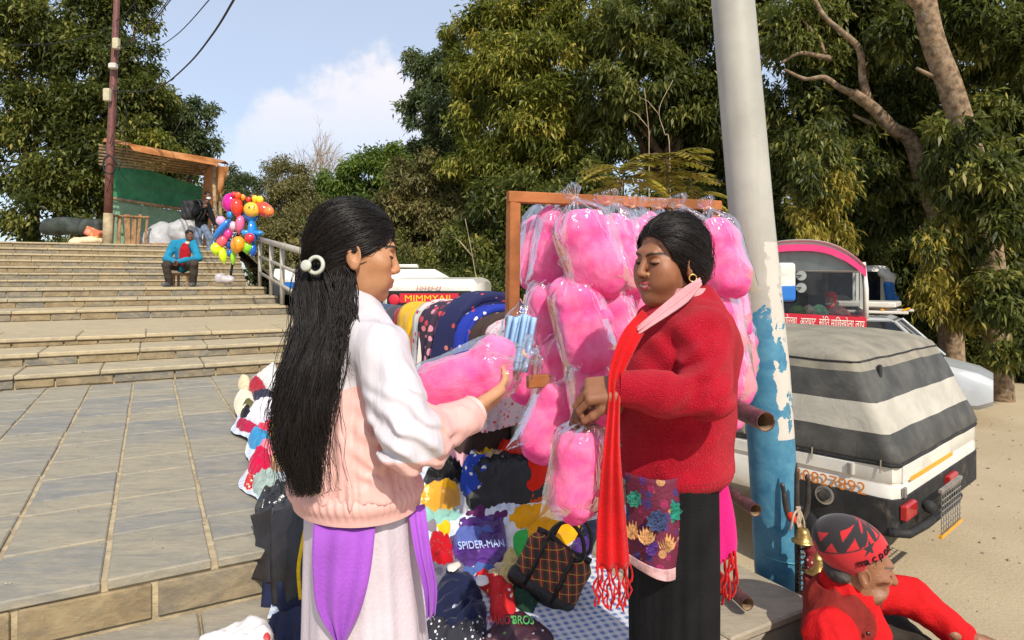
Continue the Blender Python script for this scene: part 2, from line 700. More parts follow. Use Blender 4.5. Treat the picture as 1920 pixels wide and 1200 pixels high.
# --- road (big sheet) with dust and grit
def ground_mat():
    m, t, b = new_mat('dusty_road')
    N = NT(t)
    pos = N.n('ShaderNodeNewGeometry').outputs['Position']
    a = N.noise(pos, .35, 6, .6)
    c = N.mix(N.ramp(a, .3, .7), (.40, .315, .20), (.52, .42, .275))
    g = N.noise(pos, 45, 4, .7)
    c = N.mix(N.ramp(g, .58, .7), c, (.30, .24, .17))
    N.set(b.inputs['Base Color'], c)
    b.inputs['Roughness'].default_value = .95
    b.inputs['Specular IOR Level'].default_value = .1
    N.set(b.inputs['Normal'], N.bump(N.noise(pos, 30, 6, .7), .5, .02))
    return m
m_ground = ground_mat()
S = 700
MB().poly([(-S, -S, ROAD), (S, -S, ROAD), (S, S, ROAD), (-S, S, ROAD)]).build('road', m_ground, kind='structure')

# --- plaza at the foot of the steps (people stand here)
def slab_un(u0, u1, n0, n1, z0, z1):
    return [UN(u0, n0, z0), UN(u1, n0, z0), UN(u1, n1, z0), UN(u0, n1, z0), UN(u0, n0, z1), UN(u1, n0, z1), UN(u1, n1, z1), UN(u0, n1, z1)]
BOXF = [(3, 2, 1, 0), (4, 5, 6, 7), (0, 1, 5, 4), (1, 2, 6, 5), (2, 3, 7, 6), (3, 0, 4, 7)]
b = MB()
b.add(slab_un(-9, 2.55, -10, 1.478, ROAD - .05, 0), BOXF)
b.build('plaza_ground', m_mortar, kind='structure')

U_END = 2.1
def piece(u0, u1, n0, n1, z0, z1, bev=.006, jit=.0):
    c = UN((u0 + u1) / 2, (n0 + n1) / 2, (z0 + z1) / 2)
    M = Matrix.Rotation(YAW, 3, 'Z')
    if jit:
        M = M @ Matrix.Rotation(random.uniform(-jit, jit), 3, 'X') @ Matrix.Rotation(random.uniform(-jit, jit), 3, 'Y') @ Matrix.Rotation(random.uniform(-jit, jit) * .5, 3, 'Z')
    return MB().box(c, (u1 - u0, n1 - n0, z1 - z0), M=M, bev=bev)

# --- lower platform in front (goods are spread over it)
Z1, Z2 = .228, .40
N1, N2 = 1.48, 2.50
plat = MB().add(slab_un(-6, U_END, N1 + .012, N2 + .05, ROAD, Z1 - .034), BOXF).build('lower_platform', m_mortar, kind='structure')
u = U_END
for w in (.46, .52, .42, .55, .47, .5, .5, .5, .5, .5):
    for n0, n1 in ((N1 - .02, N1 + .50), (N1 + .512, N2 - .003)):
        piece(u - w + .006, u - .004, n0, n1, Z1 - .032 + random.uniform(-.002, .002), Z1 + random.uniform(-.002, .002), .007, .004).build('slab', m_ledge, plat)
    piece(u - w + .008, u - .006, N1 - .004, N1 + .02, .006, Z1 - .044, .006, .004).build('riser_stone', m_ledge, plat)
    u -= w

# --- upper landing: grey slate paving in long rows
land = MB().add(slab_un(-9, U_END, N2 + .012, 7.4, ROAD, Z2 - .012), BOXF).build('landing_pavement', m_mortar, kind='structure')
u = U_END
cols = [.345, .33, .36, .345, .33, .30, .335, .34, .35, .34, .34, .34]
edges = [-.135, .20, .53, .87, 1.20, 1.53, 1.82, U_END]
left = [-.135 - .335 * k for k in range(1, 5)]
edges = sorted(left) + edges
for a, bb in zip(edges[:-1], edges[1:]):
    n = N2 - .012
    first = True
    while n < 7.12:
        ln = random.choice([.19, .27, .33, .36, .40, .44])
        e = min(n + ln, 7.14)
        if e - n > .08:
            g = random.uniform(.006, .012)
            piece(a + g, bb - g, n + g * .8, e - g * .8, Z2 - .035, Z2 + random.uniform(-.003, .003), .005, .004).build('paving_stone', m_pave, land)
        n = e
# riser of the landing: two broad blocks show
u = -2.6
for w in (.42, .5, .47, .38, .46, .385, .36, .52, .5, .46, .5, .5):
    if u + w > U_END:
        w = U_END - u
    if w > .05:
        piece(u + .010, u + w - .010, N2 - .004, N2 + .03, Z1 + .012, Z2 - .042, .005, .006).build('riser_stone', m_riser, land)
    u += w

# --- stairs
flight = [(.53, 7.15, 7.75), (.66, 7.75, 8.4), (.76, 8.4, 11.6), (.91, 11.6, 12.7), (1.05, 12.7, 14.0), (1.2, 14.0, 17.2)]
z = 1.2
nn = 17.2
for k in range(7):
    z += .15
    flight.append((z, nn, nn + (.31 if k < 6 else 8)))
    nn += .31
TOPZ, TOPN = z, nn - .31
body = MB()
for z, n0, n1 in flight:
    body.add(slab_un(-16, U_END, n0 + .03, n1 + .04, ROAD, z - .046), BOXF)
stairs = body.build('stone_stairs', m_mortar, kind='structure')
prev = Z2
for si, (z, n0, n1) in enumerate(flight):
    umin = -1.3 - (n0 - 7) * .22
    u = U_END
    while u > umin:
        w = random.uniform(.30, .56)
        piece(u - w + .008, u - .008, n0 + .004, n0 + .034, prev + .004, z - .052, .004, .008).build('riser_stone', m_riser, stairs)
        u -= w
    u = U_END
    while u > umin:
        w = random.uniform(.62, .98)
        nn1 = min(n1, n0 + 1.0) if n1 - n0 > 1.2 else n1
        piece(u - w + .003, u - .003, n0 - .022 + random.uniform(-.006, .006), nn1 + .02, z - .045, z + random.uniform(-.003, .003), .010, .003).build('tread_slab', m_tread, stairs)
        u -= w
    if n1 - n0 > 1.2:
        body2 = MB().add(slab_un(-16, U_END, n0 + .99, n1 + .03, z - .045, z - .004), BOXF)
        body2.build('landing_slab', m_tread, stairs)
    prev = z
# bare slope along the right side of the steps and the wooded rise behind
def terrain(name, mat, pts_fn, nx, ny):
    v, f = [], []
    for i in range(nx + 1):
        for j in range(ny + 1):
            v.append(pts_fn(i / nx, j / ny))
    for i in range(nx):
        for j in range(ny):
            f.append((i * (ny + 1) + j, (i + 1) * (ny + 1) + j, (i + 1) * (ny + 1) + j + 1, i * (ny + 1) + j + 1))
    return obj(name, v, f, mat, smooth=True, kind='structure')
m_soil = base_mat('forest_soil', (.16, .12, .07), .95, .1, .3, 3, .8, 20)
def bank(s, t):
    u = U_END + .02 + s * 4.5
    n = 8.6 + t * 22
    zz = (.6 + (n - 8.6) * .16) * (1 - s) ** 1.3 + ROAD * (1 - (1 - s) ** 1.3)
    return UN(u, n, min(zz, 2.2) + .12 * math.sin(9 * s + 7 * t) * math.sin(23 * t) * (s * (1 - s) * 4))
terrain('bank', m_soil, bank, 16, 40)
def hill(s, t):
    x = -60 + s * 130
    y = 24 + t * 50
    zz = ROAD - .3 + (t ** .8) * 9 * (0.55 + .45 * math.tanh((x + 2) / 8)) + .5 * math.sin(x * .35) * t
    return (x, y, zz)
terrain('hill', m_soil, hill, 60, 30)
# ================================================================== trees
def leaf_mat(name, c1, c2, c3=None, trans=.35, rough=.45):
    m, t, b = new_mat(name)
    N = NT(t)
    r = N.attr('tone')
    c = N.mix(N.ramp(r, .05, .75), c1, c2)
    if c3 is not None:
        c = N.mix(N.ramp(r, .82, .97), c, c3)
    N.set(b.inputs['Base Color'], c)
    b.inputs['Roughness'].default_value = rough
    b.inputs['Specular IOR Level'].default_value = .25
    tr = N.n('ShaderNodeBsdfTranslucent')
    t.links.new(N.mix(.5, c, (.20, .24, .03)), tr.inputs['Color'])
    mx = N.n('ShaderNodeMixShader')
    mx.inputs[0].default_value = trans
    t.links.new(b.outputs[0], mx.inputs[1])
    t.links.new(tr.outputs[0], mx.inputs[2])
    t.links.new(mx.outputs[0], t.nodes['Material Output'].inputs['Surface'])
    return m
m_leaf_warm = leaf_mat('leaves_warm', (.095, .115, .018), (.34, .33, .055), (.48, .37, .08))
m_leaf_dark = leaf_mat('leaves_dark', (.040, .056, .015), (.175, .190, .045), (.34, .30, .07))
m_leaf_blue = leaf_mat('leaves_cool', (.065, .100, .045), (.150, .185, .085), (.21, .20, .09))
m_leaf_olive = leaf_mat('leaves_olive', (.13, .12, .045), (.25, .215, .085), (.33, .24, .09), .3)
m_leaf_fresh = leaf_mat('leaves_fresh', (.07, .13, .025), (.18, .25, .045))
m_leaf_yel = leaf_mat('leaves_yellowing', (.20, .17, .03), (.40, .31, .05), (.46, .33, .05))
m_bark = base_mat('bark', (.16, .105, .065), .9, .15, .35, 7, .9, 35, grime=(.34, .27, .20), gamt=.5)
m_bark_lit = base_mat('sunlit_bark', (.27, .185, .115), .9, .15, .35, 9, .9, 35, grime=(.42, .36, .28), gamt=.6)  # lighter copy of the bark: sunlight on trunk and limbs put into the colour
m_twig = base_mat('dry_twigs', (.42, .32, .21), .9, .1, .2, 5)

def leaves(centers, outward, n_per, L, W, droop=.5, spread=.25, seed=0, tone=None, tone_sp=.35):
    """rosettes of pointed leaves folded along the midrib; returns verts, quads, tone"""
    g = np.random.default_rng(seed)
    n = len(centers)
    N_ = n * n_per
    c = np.repeat(centers, n_per, 0) + g.normal(0, spread, (N_, 3))
    o = np.repeat(outward, n_per, 0)
    d = o * .55 + g.normal(0, .75, (N_, 3))
    d[:, 2] -= droop
    d /= np.linalg.norm(d, axis=1, keepdims=True) + 1e-9
    side = np.cross(d, g.normal(0, 1, (N_, 3)) * .6 + np.array([0, 0, 1.0]))
    side /= np.linalg.norm(side, axis=1, keepdims=True) + 1e-9
    nrm = np.cross(side, d)
    l = L * g.uniform(.6, 1.25, (N_, 1))
    w = W * g.uniform(.7, 1.25, (N_, 1))
    base = c
    tip = c + d * l - np.array([0, 0, 1]) * l * .18
    mid = c + d * l * .48
    a = mid + side * w * .5 + nrm * w * .16
    b_ = mid - side * w * .5 + nrm * w * .16
    v = np.stack([base, a, tip, b_], 1).reshape(-1, 3)
    i = np.arange(N_) * 4
    f = np.stack([i, i + 1, i + 2, i + 3], 1)
    if tone is None:
        tone = g.uniform(0, 1, n)
    tn = np.clip(np.repeat(tone, n_per) + g.normal(0, tone_sp * .5, N_), 0, 1)
    return v, f, np.repeat(tn, 4)
def crown(name, parent, lobes, mat, count, n_per=8, L=.22, W=.065, droop=.5, spread=.12, seed=0, fill=.25, view_bias=True):
    """lobes: (centre, radius or radii); leaf rosettes spread through a skin of each lobe"""
    g = np.random.default_rng(seed)
    wts = np.array([np.prod(np.atleast_1d(r) * np.ones(3)) ** (2 / 3) for c, r in lobes])
    wts = wts / wts.sum()
    cs, os_, tn = [], [], []
    for (c, r), w in zip(lobes, wts):
        k = max(6, int(count * w))
        r = np.atleast_1d(r) * np.ones(3)
        # sub-clumps give light and dark masses
        nc = max(5, k // 22)
        d = g.normal(0, 1, (nc, 3))
        d /= np.linalg.norm(d, axis=1, keepdims=True)
        if view_bias:
            flip = (d[:, 1] > .55) & (g.random(nc) < .8)
            d[flip, 1] *= -1
        rad = np.where(g.random(nc) < fill, g.uniform(.35, .8, nc), g.uniform(.82, 1.08, nc))
        cl = d * rad[:, None]
        ct = g.uniform(0, 1, nc)
        idx = g.integers(0, nc, k)
        q = cl[idx] + g.normal(0, .13, (k, 3)) * np.array([1, 1, .8])
        cs.append(q * r + np.array(c))
        oo = q / (np.linalg.norm(q, axis=1, keepdims=True) + 1e-6)
        os_.append(oo)
        tn.append(np.clip(ct[idx] * .8 + g.normal(0, .12, k), 0, 1))
    v, f, t = leaves(np.concatenate(cs), np.concatenate(os_), n_per, L, W, droop, spread, seed + 1, np.concatenate(tn))
    return obj(name, v, f, mat, parent, attrs={'tone': t})
def limb(mb, a, b, ra, rb, wob=.08, seg=7, n=7, seed=0):
    g = random.Random(seed)
    a, b = Vector(a), Vector(b)
    L = (b - a).length
    pts = []
    for i in range(seg + 1):
        t = i / seg
        p = a.lerp(b, t)
        if 0 < i < seg:
            p = p + Vector((g.uniform(-1, 1), g.uniform(-1, 1), g.uniform(-.6, .6))) * wob * L
        pts.append(p)
    pts = curve_pts(pts, 3)
    r = [ra + (rb - ra) * i / (len(pts) - 1) for i in range(len(pts))]
    mb.tube(pts, r, n)
    return pts
def tree(name, label, base, lobes, mat, count, L=.22, W=.065, trunk_r=.22, seed=0, group=None, n_per=8, droop=.5, bark=None, limbs=6, spread=.12, fill=.25, top=None):
    t = thing(name, label, 'tree', base, group)
    b = Vector(base)
    mb = MB()
    cc = [Vector(c) for c, r in lobes]
    mean = sum(cc, Vector()) / len(cc)
    fork = b.lerp(Vector((mean.x, mean.y, mean.z)), .55) if top is None else Vector(top)
    limb(mb, b - Vector((0, 0, .3)), fork, trunk_r, trunk_r * .6, .03, 6, 9, seed)
    rr = random.Random(seed)
    for c in rr.sample(cc, min(limbs, len(cc))):
        p = limb(mb, fork, c, trunk_r * .5, trunk_r * .12, .06, 6, 6, rr.random())
        for k in range(3):
            q = p[rr.randrange(len(p) // 3, len(p))]
            limb(mb, q, q + Vector((rr.uniform(-1, 1), rr.uniform(-1, .4), rr.uniform(-.2, 1))) * 1.1, trunk_r * .16, trunk_r * .04, .08, 4, 5, rr.random())
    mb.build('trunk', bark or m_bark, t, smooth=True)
    crown('crown', t, lobes, mat, count, n_per, L, W, droop, spread, seed, fill)
    return t
def LP(px, py, D, rpx, squash=.85, dj=0.0):
    """a lobe seen at a pixel"""
    r = rpx / FPX * D
    return (tuple(P(px, py, D + dj)), (r, r, r * squash))
def blob(cx, cy, D, w, h, n, r, seed, deep=2.0, dens_front=True):
    """lobes scattered over an outline of the given pixel size"""
    g = random.Random(seed)
    out = []
    for k in range(n):
        a = g.uniform(0, 2 * math.pi)
        q = math.sqrt(g.random())
        out.append(LP(cx + math.cos(a) * q * w, cy + math.sin(a) * q * h, D + g.uniform(-deep, deep) * (1 - .4 * q), r * g.uniform(.7, 1.3)))
    return out
GW = 'trees of the wood behind the stalls'
# the tall broad-leaved wall of trees, left to right
tree('broadleaf_tree', 'grey-green tree whose rounded crown stands highest beside the cloud', P(800, 760, 29)[:2] + (ROAD,) if False else (P(800, 0, 29).x, 29, 0.5),
     [LP(800, 135, 29, 42), LP(795, 215, 29, 46), LP(830, 290, 29, 55), LP(775, 300, 29, 40), LP(850, 130, 28.5, 50), LP(850, 210, 28.5, 60), LP(880, 330, 28, 60), LP(760, 350, 29, 40), LP(800, 400, 28, 60)],
     m_leaf_blue, 5200, .27, .075, .3, 21, GW)
tree('broadleaf_tree', 'huge sunlit tree rising above the empty part of the wooden rack', (P(1010, 0, 24).x, 25, 0.0),
     [LP(930, 60, 24, 60), LP(1000, 40, 24, 85), LP(900, 140, 23.6, 55), LP(960, 130, 23, 70), LP(1050, 110, 23, 80), LP(910, 220, 23.4, 62), LP(1000, 210, 22.5, 72), LP(1080, 200, 22.6, 70), LP(960, 300, 23, 62),
      LP(1050, 300, 23, 70), LP(890, 300, 23.6, 55), LP(1110, 40, 23.5, 75), LP(880, 80, 25, 40), LP(1010, -30, 24.5, 70)],
     m_leaf_warm, 8200, .27, .072, .42, 22, GW, droop=.7)
tree('broadleaf_tree', 'dark glossy tree behind the hanging pink bags', (P(1250, 0, 21).x, 22.5, 0.0),
     [LP(1180, 60, 21, 80), LP(1260, 30, 20.5, 80), LP(1320, 100, 20.3, 80), LP(1210, 150, 20.2, 75), LP(1290, 190, 20.4, 70), LP(1350, 210, 20.2, 70), LP(1140, 170, 21, 60), LP(1160, 270, 21.5, 60), LP(1380, 40, 20.4, 80), LP(1300, -40, 21, 90), LP(1270, 290, 22.5, 70), LP(1350, 310, 21.5, 70)],
     m_leaf_dark, 7000, .27, .075, .4, 23, GW, droop=.8, fill=.35)
tree('broadleaf_tree', 'low yellowish tree with brown patches at the forest edge', (P(800, 0, 25).x, 25.5, 0.0),
     [LP(790, 330, 25, 48), LP(740, 400, 25, 48), LP(820, 420, 24.6, 55), LP(870, 390, 24.6, 50), LP(760, 470, 24.5, 52), LP(850, 480, 24.2, 55), LP(900, 450, 24.2, 46)],
     m_leaf_olive, 4200, .22, .075, .2, 24, GW, fill=.3)
tree('broadleaf_tree', 'bright green bushy tree left of the low yellowish tree', (P(690, 0, 27).x, 27.5, 0.0),
     [LP(690, 330, 27, 46), LP(650, 360, 27, 42), LP(720, 300, 27.5, 36), LP(700, 400, 26.6, 55), LP(640, 420, 26.6, 46), LP(610, 390, 27, 34), LP(690, 470, 26, 60), LP(620, 350, 27.6, 32)],
     m_leaf_fresh, 4200, .22, .075, .2, 25, GW)
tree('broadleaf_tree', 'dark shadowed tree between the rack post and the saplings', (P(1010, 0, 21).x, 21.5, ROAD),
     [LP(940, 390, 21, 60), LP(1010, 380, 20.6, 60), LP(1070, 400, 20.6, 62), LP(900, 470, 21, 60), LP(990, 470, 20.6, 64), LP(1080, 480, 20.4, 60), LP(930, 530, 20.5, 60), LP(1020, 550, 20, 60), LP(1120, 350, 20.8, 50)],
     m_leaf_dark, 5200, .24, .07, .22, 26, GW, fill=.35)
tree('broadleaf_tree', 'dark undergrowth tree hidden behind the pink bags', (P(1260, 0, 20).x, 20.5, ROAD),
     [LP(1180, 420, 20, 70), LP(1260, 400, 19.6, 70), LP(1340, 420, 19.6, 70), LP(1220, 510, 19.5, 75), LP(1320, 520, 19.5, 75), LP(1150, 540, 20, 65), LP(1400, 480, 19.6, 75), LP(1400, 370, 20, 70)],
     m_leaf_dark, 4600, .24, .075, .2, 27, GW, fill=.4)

# right: old tree with crooked sunlit limbs
t = thing('crooked_tree', 'old tree with crooked sunlit limbs right of the tall pole', 'tree', (P(1790, 0, 15).x, 15, ROAD), GW)
mb = MB()
def path(pts, r0, r1, n=8):
    pp = curve_pts([P(*p) for p in pts], 5)
    mb.tube(pp, [r0 + (r1 - r0) * i / (len(pp) - 1) for i in range(len(pp))], n)
path([(1790, 760, 15), (1780, 560, 15), (1760, 420, 14.9), (1728, 335, 14.8)], .26, .19)
path([(1728, 335, 14.8), (1708, 265, 14.7), (1672, 240, 14.6), (1640, 205, 14.5), (1600, 175, 14.4)], .19, .12)
path([(1600, 175, 14.4), (1575, 165, 14.4), (1545, 145, 14.5), (1510, 148, 14.6), (1470, 130, 14.7)], .085, .03)
path([(1632, 200, 14.5), (1618, 150, 14.4), (1612, 95, 14.4), (1585, 65, 14.4), (1545, 30, 14.5), (1520, -20, 14.6)], .10, .04)
path([(1560, 110, 14.8), (1535, 105, 14.7), (1500, 100, 14.7), (1465, 118, 14.8)], .07, .03)
path([(1545, 110, 14.9), (1538, 80, 14.9), (1515, 50, 14.9), (1490, 20, 15)], .06, .025)
path([(1640, 235, 14.8), (1620, 225, 14.8), (1600, 215, 14.9)], .06, .03)
path([(1728, 335, 14.8), (1738, 300, 14.7), (1770, 280, 14.7)], .07, .03)
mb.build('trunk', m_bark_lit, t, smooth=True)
crown('crown', t, [LP(1500, 60, 15.6, 70), LP(1570, 40, 15.8, 80), LP(1650, 70, 16, 75), LP(1480, 170, 16, 60), LP(1540, 230, 16, 70), LP(1620, 290, 15.4, 62), LP(1680, 200, 15.8, 70), LP(1690, 310, 15.3, 58), LP(1560, 130, 16, 60), LP(1720, 120, 15, 60),
    LP(1600, -20, 16, 80), LP(1690, 20, 16, 70), LP(1750, 230, 15.2, 60), LP(1480, 280, 16.2, 60), LP(1560, 330, 16, 60), LP(1655, 380, 15.8, 60), LP(1740, 340, 15.4, 55)], m_leaf_dark, 6200, 8, .215, .062, .7, .1, 31, .3)
t = thing('thick_trunk_tree', 'tree with a thick spotted leaning trunk at the upper right', 'tree', (P(1850, 0, 13).x, 13, ROAD), GW)
mb = MB()
path([(1880, 800, 13), (1850, 420, 13), (1790, 190, 12.8), (1752, 85, 12.7), (1735, 10, 12.6), (1728, -60, 12.6)], .25, .2, 10)
path([(1740, 20, 12.6), (1700, -10, 12.5), (1650, -40, 12.4)], .14, .08)
path([(1800, 180, 12.9), (1760, 150, 12.8), (1718, 128, 12.7)], .07, .03)
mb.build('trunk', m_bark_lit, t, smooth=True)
crown('crown', t, [LP(1830, 60, 13.6, 80), LP(1900, 120, 13.4, 80), LP(1860, 240, 13.6, 80), LP(1930, 300, 13.5, 80), LP(1820, 330, 14, 60), LP(1940, 0, 13.5, 90), LP(1700, 60, 14, 50), LP(1800, -40, 13.5, 70), LP(1880, 420, 14, 75), LP(1830, 480, 14.2, 70), LP(1800, 250, 12.0, 40), LP(1835, 330, 12, 50), LP(1870, 430, 12, 55), LP(1860, 540, 12, 55), LP(1900, 620, 12, 60), LP(1890, 330, 12, 50)], m_leaf_dark, 5600, 8, .21, .06, .7, .1, 32, .3)
# wood behind the crooked tree so the gaps stay dark
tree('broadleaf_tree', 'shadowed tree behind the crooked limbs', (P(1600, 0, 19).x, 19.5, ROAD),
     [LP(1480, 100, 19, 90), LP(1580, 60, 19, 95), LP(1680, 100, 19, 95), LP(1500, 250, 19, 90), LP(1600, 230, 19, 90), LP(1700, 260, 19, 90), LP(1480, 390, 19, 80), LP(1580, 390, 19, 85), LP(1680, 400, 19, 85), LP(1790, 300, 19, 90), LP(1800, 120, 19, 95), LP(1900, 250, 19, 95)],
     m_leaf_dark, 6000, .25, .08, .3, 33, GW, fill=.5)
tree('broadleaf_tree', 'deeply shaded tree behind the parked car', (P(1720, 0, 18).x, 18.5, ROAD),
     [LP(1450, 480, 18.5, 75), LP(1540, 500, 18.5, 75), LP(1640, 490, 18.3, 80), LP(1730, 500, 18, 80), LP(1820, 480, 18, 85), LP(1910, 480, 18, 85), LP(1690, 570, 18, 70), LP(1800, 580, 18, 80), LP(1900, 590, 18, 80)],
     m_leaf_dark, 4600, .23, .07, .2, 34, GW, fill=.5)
# ashoka trees: hanging narrow leaves, dark in the upper lobes, yellow in the lower
def ashoka(label, px, D, y0, y1, w, seed):
    t = thing('ashoka_tree', label, 'tree', (P(px, 0, D).x, D, ROAD), 'drooping ashoka trees by the buses')
    mb = MB()
    limb(mb, (P(px, 0, D).x, D, ROAD), P(px, y0, D), .08, .03, .01, 6, 7, seed)
    mb.build('trunk', m_bark, t, smooth=True)
    g = random.Random(seed)
    k = 20
    lo = [LP(px + g.uniform(-1, 1) * w * (.5 + .5 * i / k), y0 + (y1 - y0) * i / (k - 1) + g.uniform(-12, 12), D + g.uniform(-.5, .6), w * g.uniform(.26, .5), 1.3) for i in range(k)]
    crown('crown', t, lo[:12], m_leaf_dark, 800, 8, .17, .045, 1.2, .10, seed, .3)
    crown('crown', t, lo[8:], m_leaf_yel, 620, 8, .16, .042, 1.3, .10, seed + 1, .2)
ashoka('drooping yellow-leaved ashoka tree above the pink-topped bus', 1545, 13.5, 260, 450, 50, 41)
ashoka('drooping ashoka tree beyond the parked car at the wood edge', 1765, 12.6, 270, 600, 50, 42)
# pinnate-leaved saplings catching the sun behind the rack
def pinnate(label, px, py, D, n, Lf, seed):
    t = thing('pinnate_sapling', label, 'plant', (P(px, 0, D).x, D, ROAD), 'feathery saplings behind the rack')
    mb = MB()
    base = Vector((P(px, 0, D).x, D, ROAD))
    tip = P(px, py, D)
    mb.tube([base, base.lerp(tip, .5) + Vector((.05, 0, 0)), tip], [.025, .02, .01], 6)
    g = random.Random(seed)
    V, F, T = [], [], []
    for i in range(n):
        a = 2 * math.pi * i / n + g.uniform(-.3, .3)
        st = tip - Vector((0, 0, g.uniform(0, .35)))
        d = Vector((math.cos(a), math.sin(a) * .8, g.uniform(.15, .8)))
        pts = [st + d * Lf * s_ - Vector((0, 0, 1)) * Lf * .55 * s_ * s_ for s_ in [k / 8 for k in range(9)]]
        mb.tube(pts, [.006] * 8 + [.002], 4)
        for k in range(1, 9):
            for sg in (-1, 1):
                dv = (pts[k] - pts[k - 1]).normalized()
                sd = dv.cross(Vector((0, 0, 1))).normalized() * sg
                l = Lf * .46 * math.sin(math.pi * (.2 + .7 * k / 9))
                q = pts[k]
                dd = (sd + dv * .55 - Vector((0, 0, .25))).normalized()
                wv = dd.cross(Vector((0, 0, 1))).normalized() * l * .19
                b0 = len(V)
                V += [q, q + dd * l * .5 + wv, q + dd * l, q + dd * l * .5 - wv]
                F.append((b0, b0 + 1, b0 + 2, b0 + 3))
                T += [g.uniform(.2, 1)] * 4
    mb.build('stem', m_bark, t)
    obj('leaves', V, F, m_leaf_yel if seed % 2 else m_leaf_warm, t, attrs={'tone': T})
pinnate('yellow-green feathery sapling just above the rack crossbar', 1168, 318, 9.5, 13, .62, 51)
pinnate('taller feathery sapling beside the tall pole', 1250, 290, 9.8, 15, .66, 53)
pinnate('small feathery sapling at the rack crossbar near the pole', 1295, 335, 10.5, 11, .55, 55)
# slender bare saplings in the dark of the wood
for i, (pts, lab) in enumerate([
    ([(1217, 300, 14), (1216, 240, 14), (1208, 165, 14)], 'thin bare sapling with a forked top above the rack'),
    ([(1256, 300, 14.5), (1246, 250, 14.5), (1236, 205, 14.5), (1262, 150, 14.5)], 'thin bare sapling leaning right above the rack'),
    ([(905, 560, 13), (893, 520, 13), (884, 470, 13), (872, 410, 13)], 'pale bare stem beside the white bus roof')]):
    mb = MB()
    q = [Vector((P(pts[0][0], 0, pts[0][2]).x, pts[0][2], ROAD))] + [P(*p) for p in pts]
    pp = curve_pts(q, 5)
    mb.tube(pp, [.016 - .011 * k / len(pp) for k in range(len(pp))], 5)
    mid = pp[len(pp) * 2 // 3]
    mb.tube([mid, mid + Vector((-.25, 0, .3)), mid + Vector((-.42, .1, .42))], [.012, .009, .004], 5)
    tag(mb.build('bare_sapling', m_twig, smooth=True), lab, 'plant', 'bare saplings')
# leafless fine-twigged tree in the haze, centre left
def twiggy(label, px, D, top, w, base_py, n, seed, mat=m_twig, leafmat=None):
    base = Vector((P(px, 0, D).x, D, P(px, base_py, D).z))
    t = thing('leafless_tree', label, 'tree', base, 'leafless trees beyond the steps')
    mb = MB()
    g = random.Random(seed)
    H = P(px, top, D).z - base.z
    W_ = w / FPX * D
    mb.tube([base - Vector((0, 0, 1)), base + Vector((0, 0, H * .35))], [.1, .06], 7)
    tips = []
    def grow(p, d, L, r, lev):
        q = p + d * L
        mid = p.lerp(q, .5) + Vector((g.uniform(-1, 1), g.uniform(-1, 1), g.uniform(-1, 1))) * L * .07
        mb.tube([p, mid, q], [r, r * .8, r * .6], 4 if lev > 1 else 5, cap=False)
        if lev == 0:
            return
        for k in range(g.choice([2, 3, 3, 4])):
            dd = (d + Vector((g.uniform(-1, 1), g.uniform(-1, 1), g.uniform(-.5, .9))) * .62).normalized()
            grow(p.lerp(q, g.uniform(.45, 1)), dd, L * g.uniform(.55, .85), r * .62, lev - 1)
    for k in range(n):
        a = g.uniform(0, 6.28)
        d = Vector((math.cos(a) * W_ / H * 1.5, math.sin(a) * W_ / H, 1)).normalized()
        grow(base + Vector((0, 0, H * g.uniform(.2, .36))), d, H * .27, .04, 4)
    mb.build('branches', mat, t)
twiggy('pale leafless tree with a haze of fine twigs below the cloud', 590, 33, 240, 62, 480, 8, 61)
twiggy('pale leafless shrubby tree above the hand rail', 520, 28, 330, 60, 520, 7, 62)
# brown brush on the bank beside the rail
for i, (lab, lobes, mt, cnt) in enumerate([
    ('brown-green thicket on the bank right behind the hand rail', [LP(520, 470, 19, 50), LP(560, 440, 19.5, 48), LP(600, 480, 18.5, 55), LP(540, 530, 18, 50), LP(590, 550, 17.5, 55), LP(640, 520, 18, 55)], m_leaf_olive, 3800),
    ('dry olive scrub rising behind the balloons', [LP(470, 400, 24, 46), LP(520, 390, 24, 48), LP(560, 370, 24.5, 45), LP(500, 440, 23, 50), LP(450, 440, 23, 40), LP(540, 330, 26, 40), LP(590, 410, 23, 40)], m_leaf_olive, 3800),
    ('green shrub against the stall side', [LP(440, 345, 26, 30), LP(470, 360, 26, 28), LP(420, 370, 27, 30), LP(450, 385, 25.5, 32)], m_leaf_blue, 1500),
    ('dark hedge at the wood edge behind the parked car', [LP(1700, 600, 16.5, 50), LP(1760, 610, 16.3, 55), LP(1820, 620, 16, 60), LP(1890, 620, 15.8, 65), LP(1940, 600, 16, 60), LP(1730, 650, 16, 45), LP(1800, 665, 15.8, 45), LP(1870, 670, 15.6, 50), LP(1935, 670, 15.5, 50)], m_leaf_dark, 4200),
    ('dark scrub under the wood at the bus roof', [LP(690, 540, 19, 60), LP(760, 520, 19.5, 60), LP(830, 530, 19, 60), LP(640, 470, 20.5, 50), LP(710, 460, 21, 50), LP(900, 560, 18.5, 50)], m_leaf_dark, 3200)]):
    g_ = Vector(lobes[0][0])
    t = thing('thicket', lab, 'shrub', (g_.x, g_.y, g_.z - 1.6), 'scrub between steps and wood')
    mb = MB()
    for k, (c, r) in enumerate(lobes):
        limb(mb, Vector(c) - Vector((random.uniform(-.3, .3), 0, 1.7)), Vector(c) + Vector((0, 0, .3)), .035, .01, .08, 5, 5, 70 + k)
    mb.build('stem', m_bark, t)
    crown('foliage', t, lobes, mt, cnt, 8, .13, .05, .25, .10, 80 + i, .45)
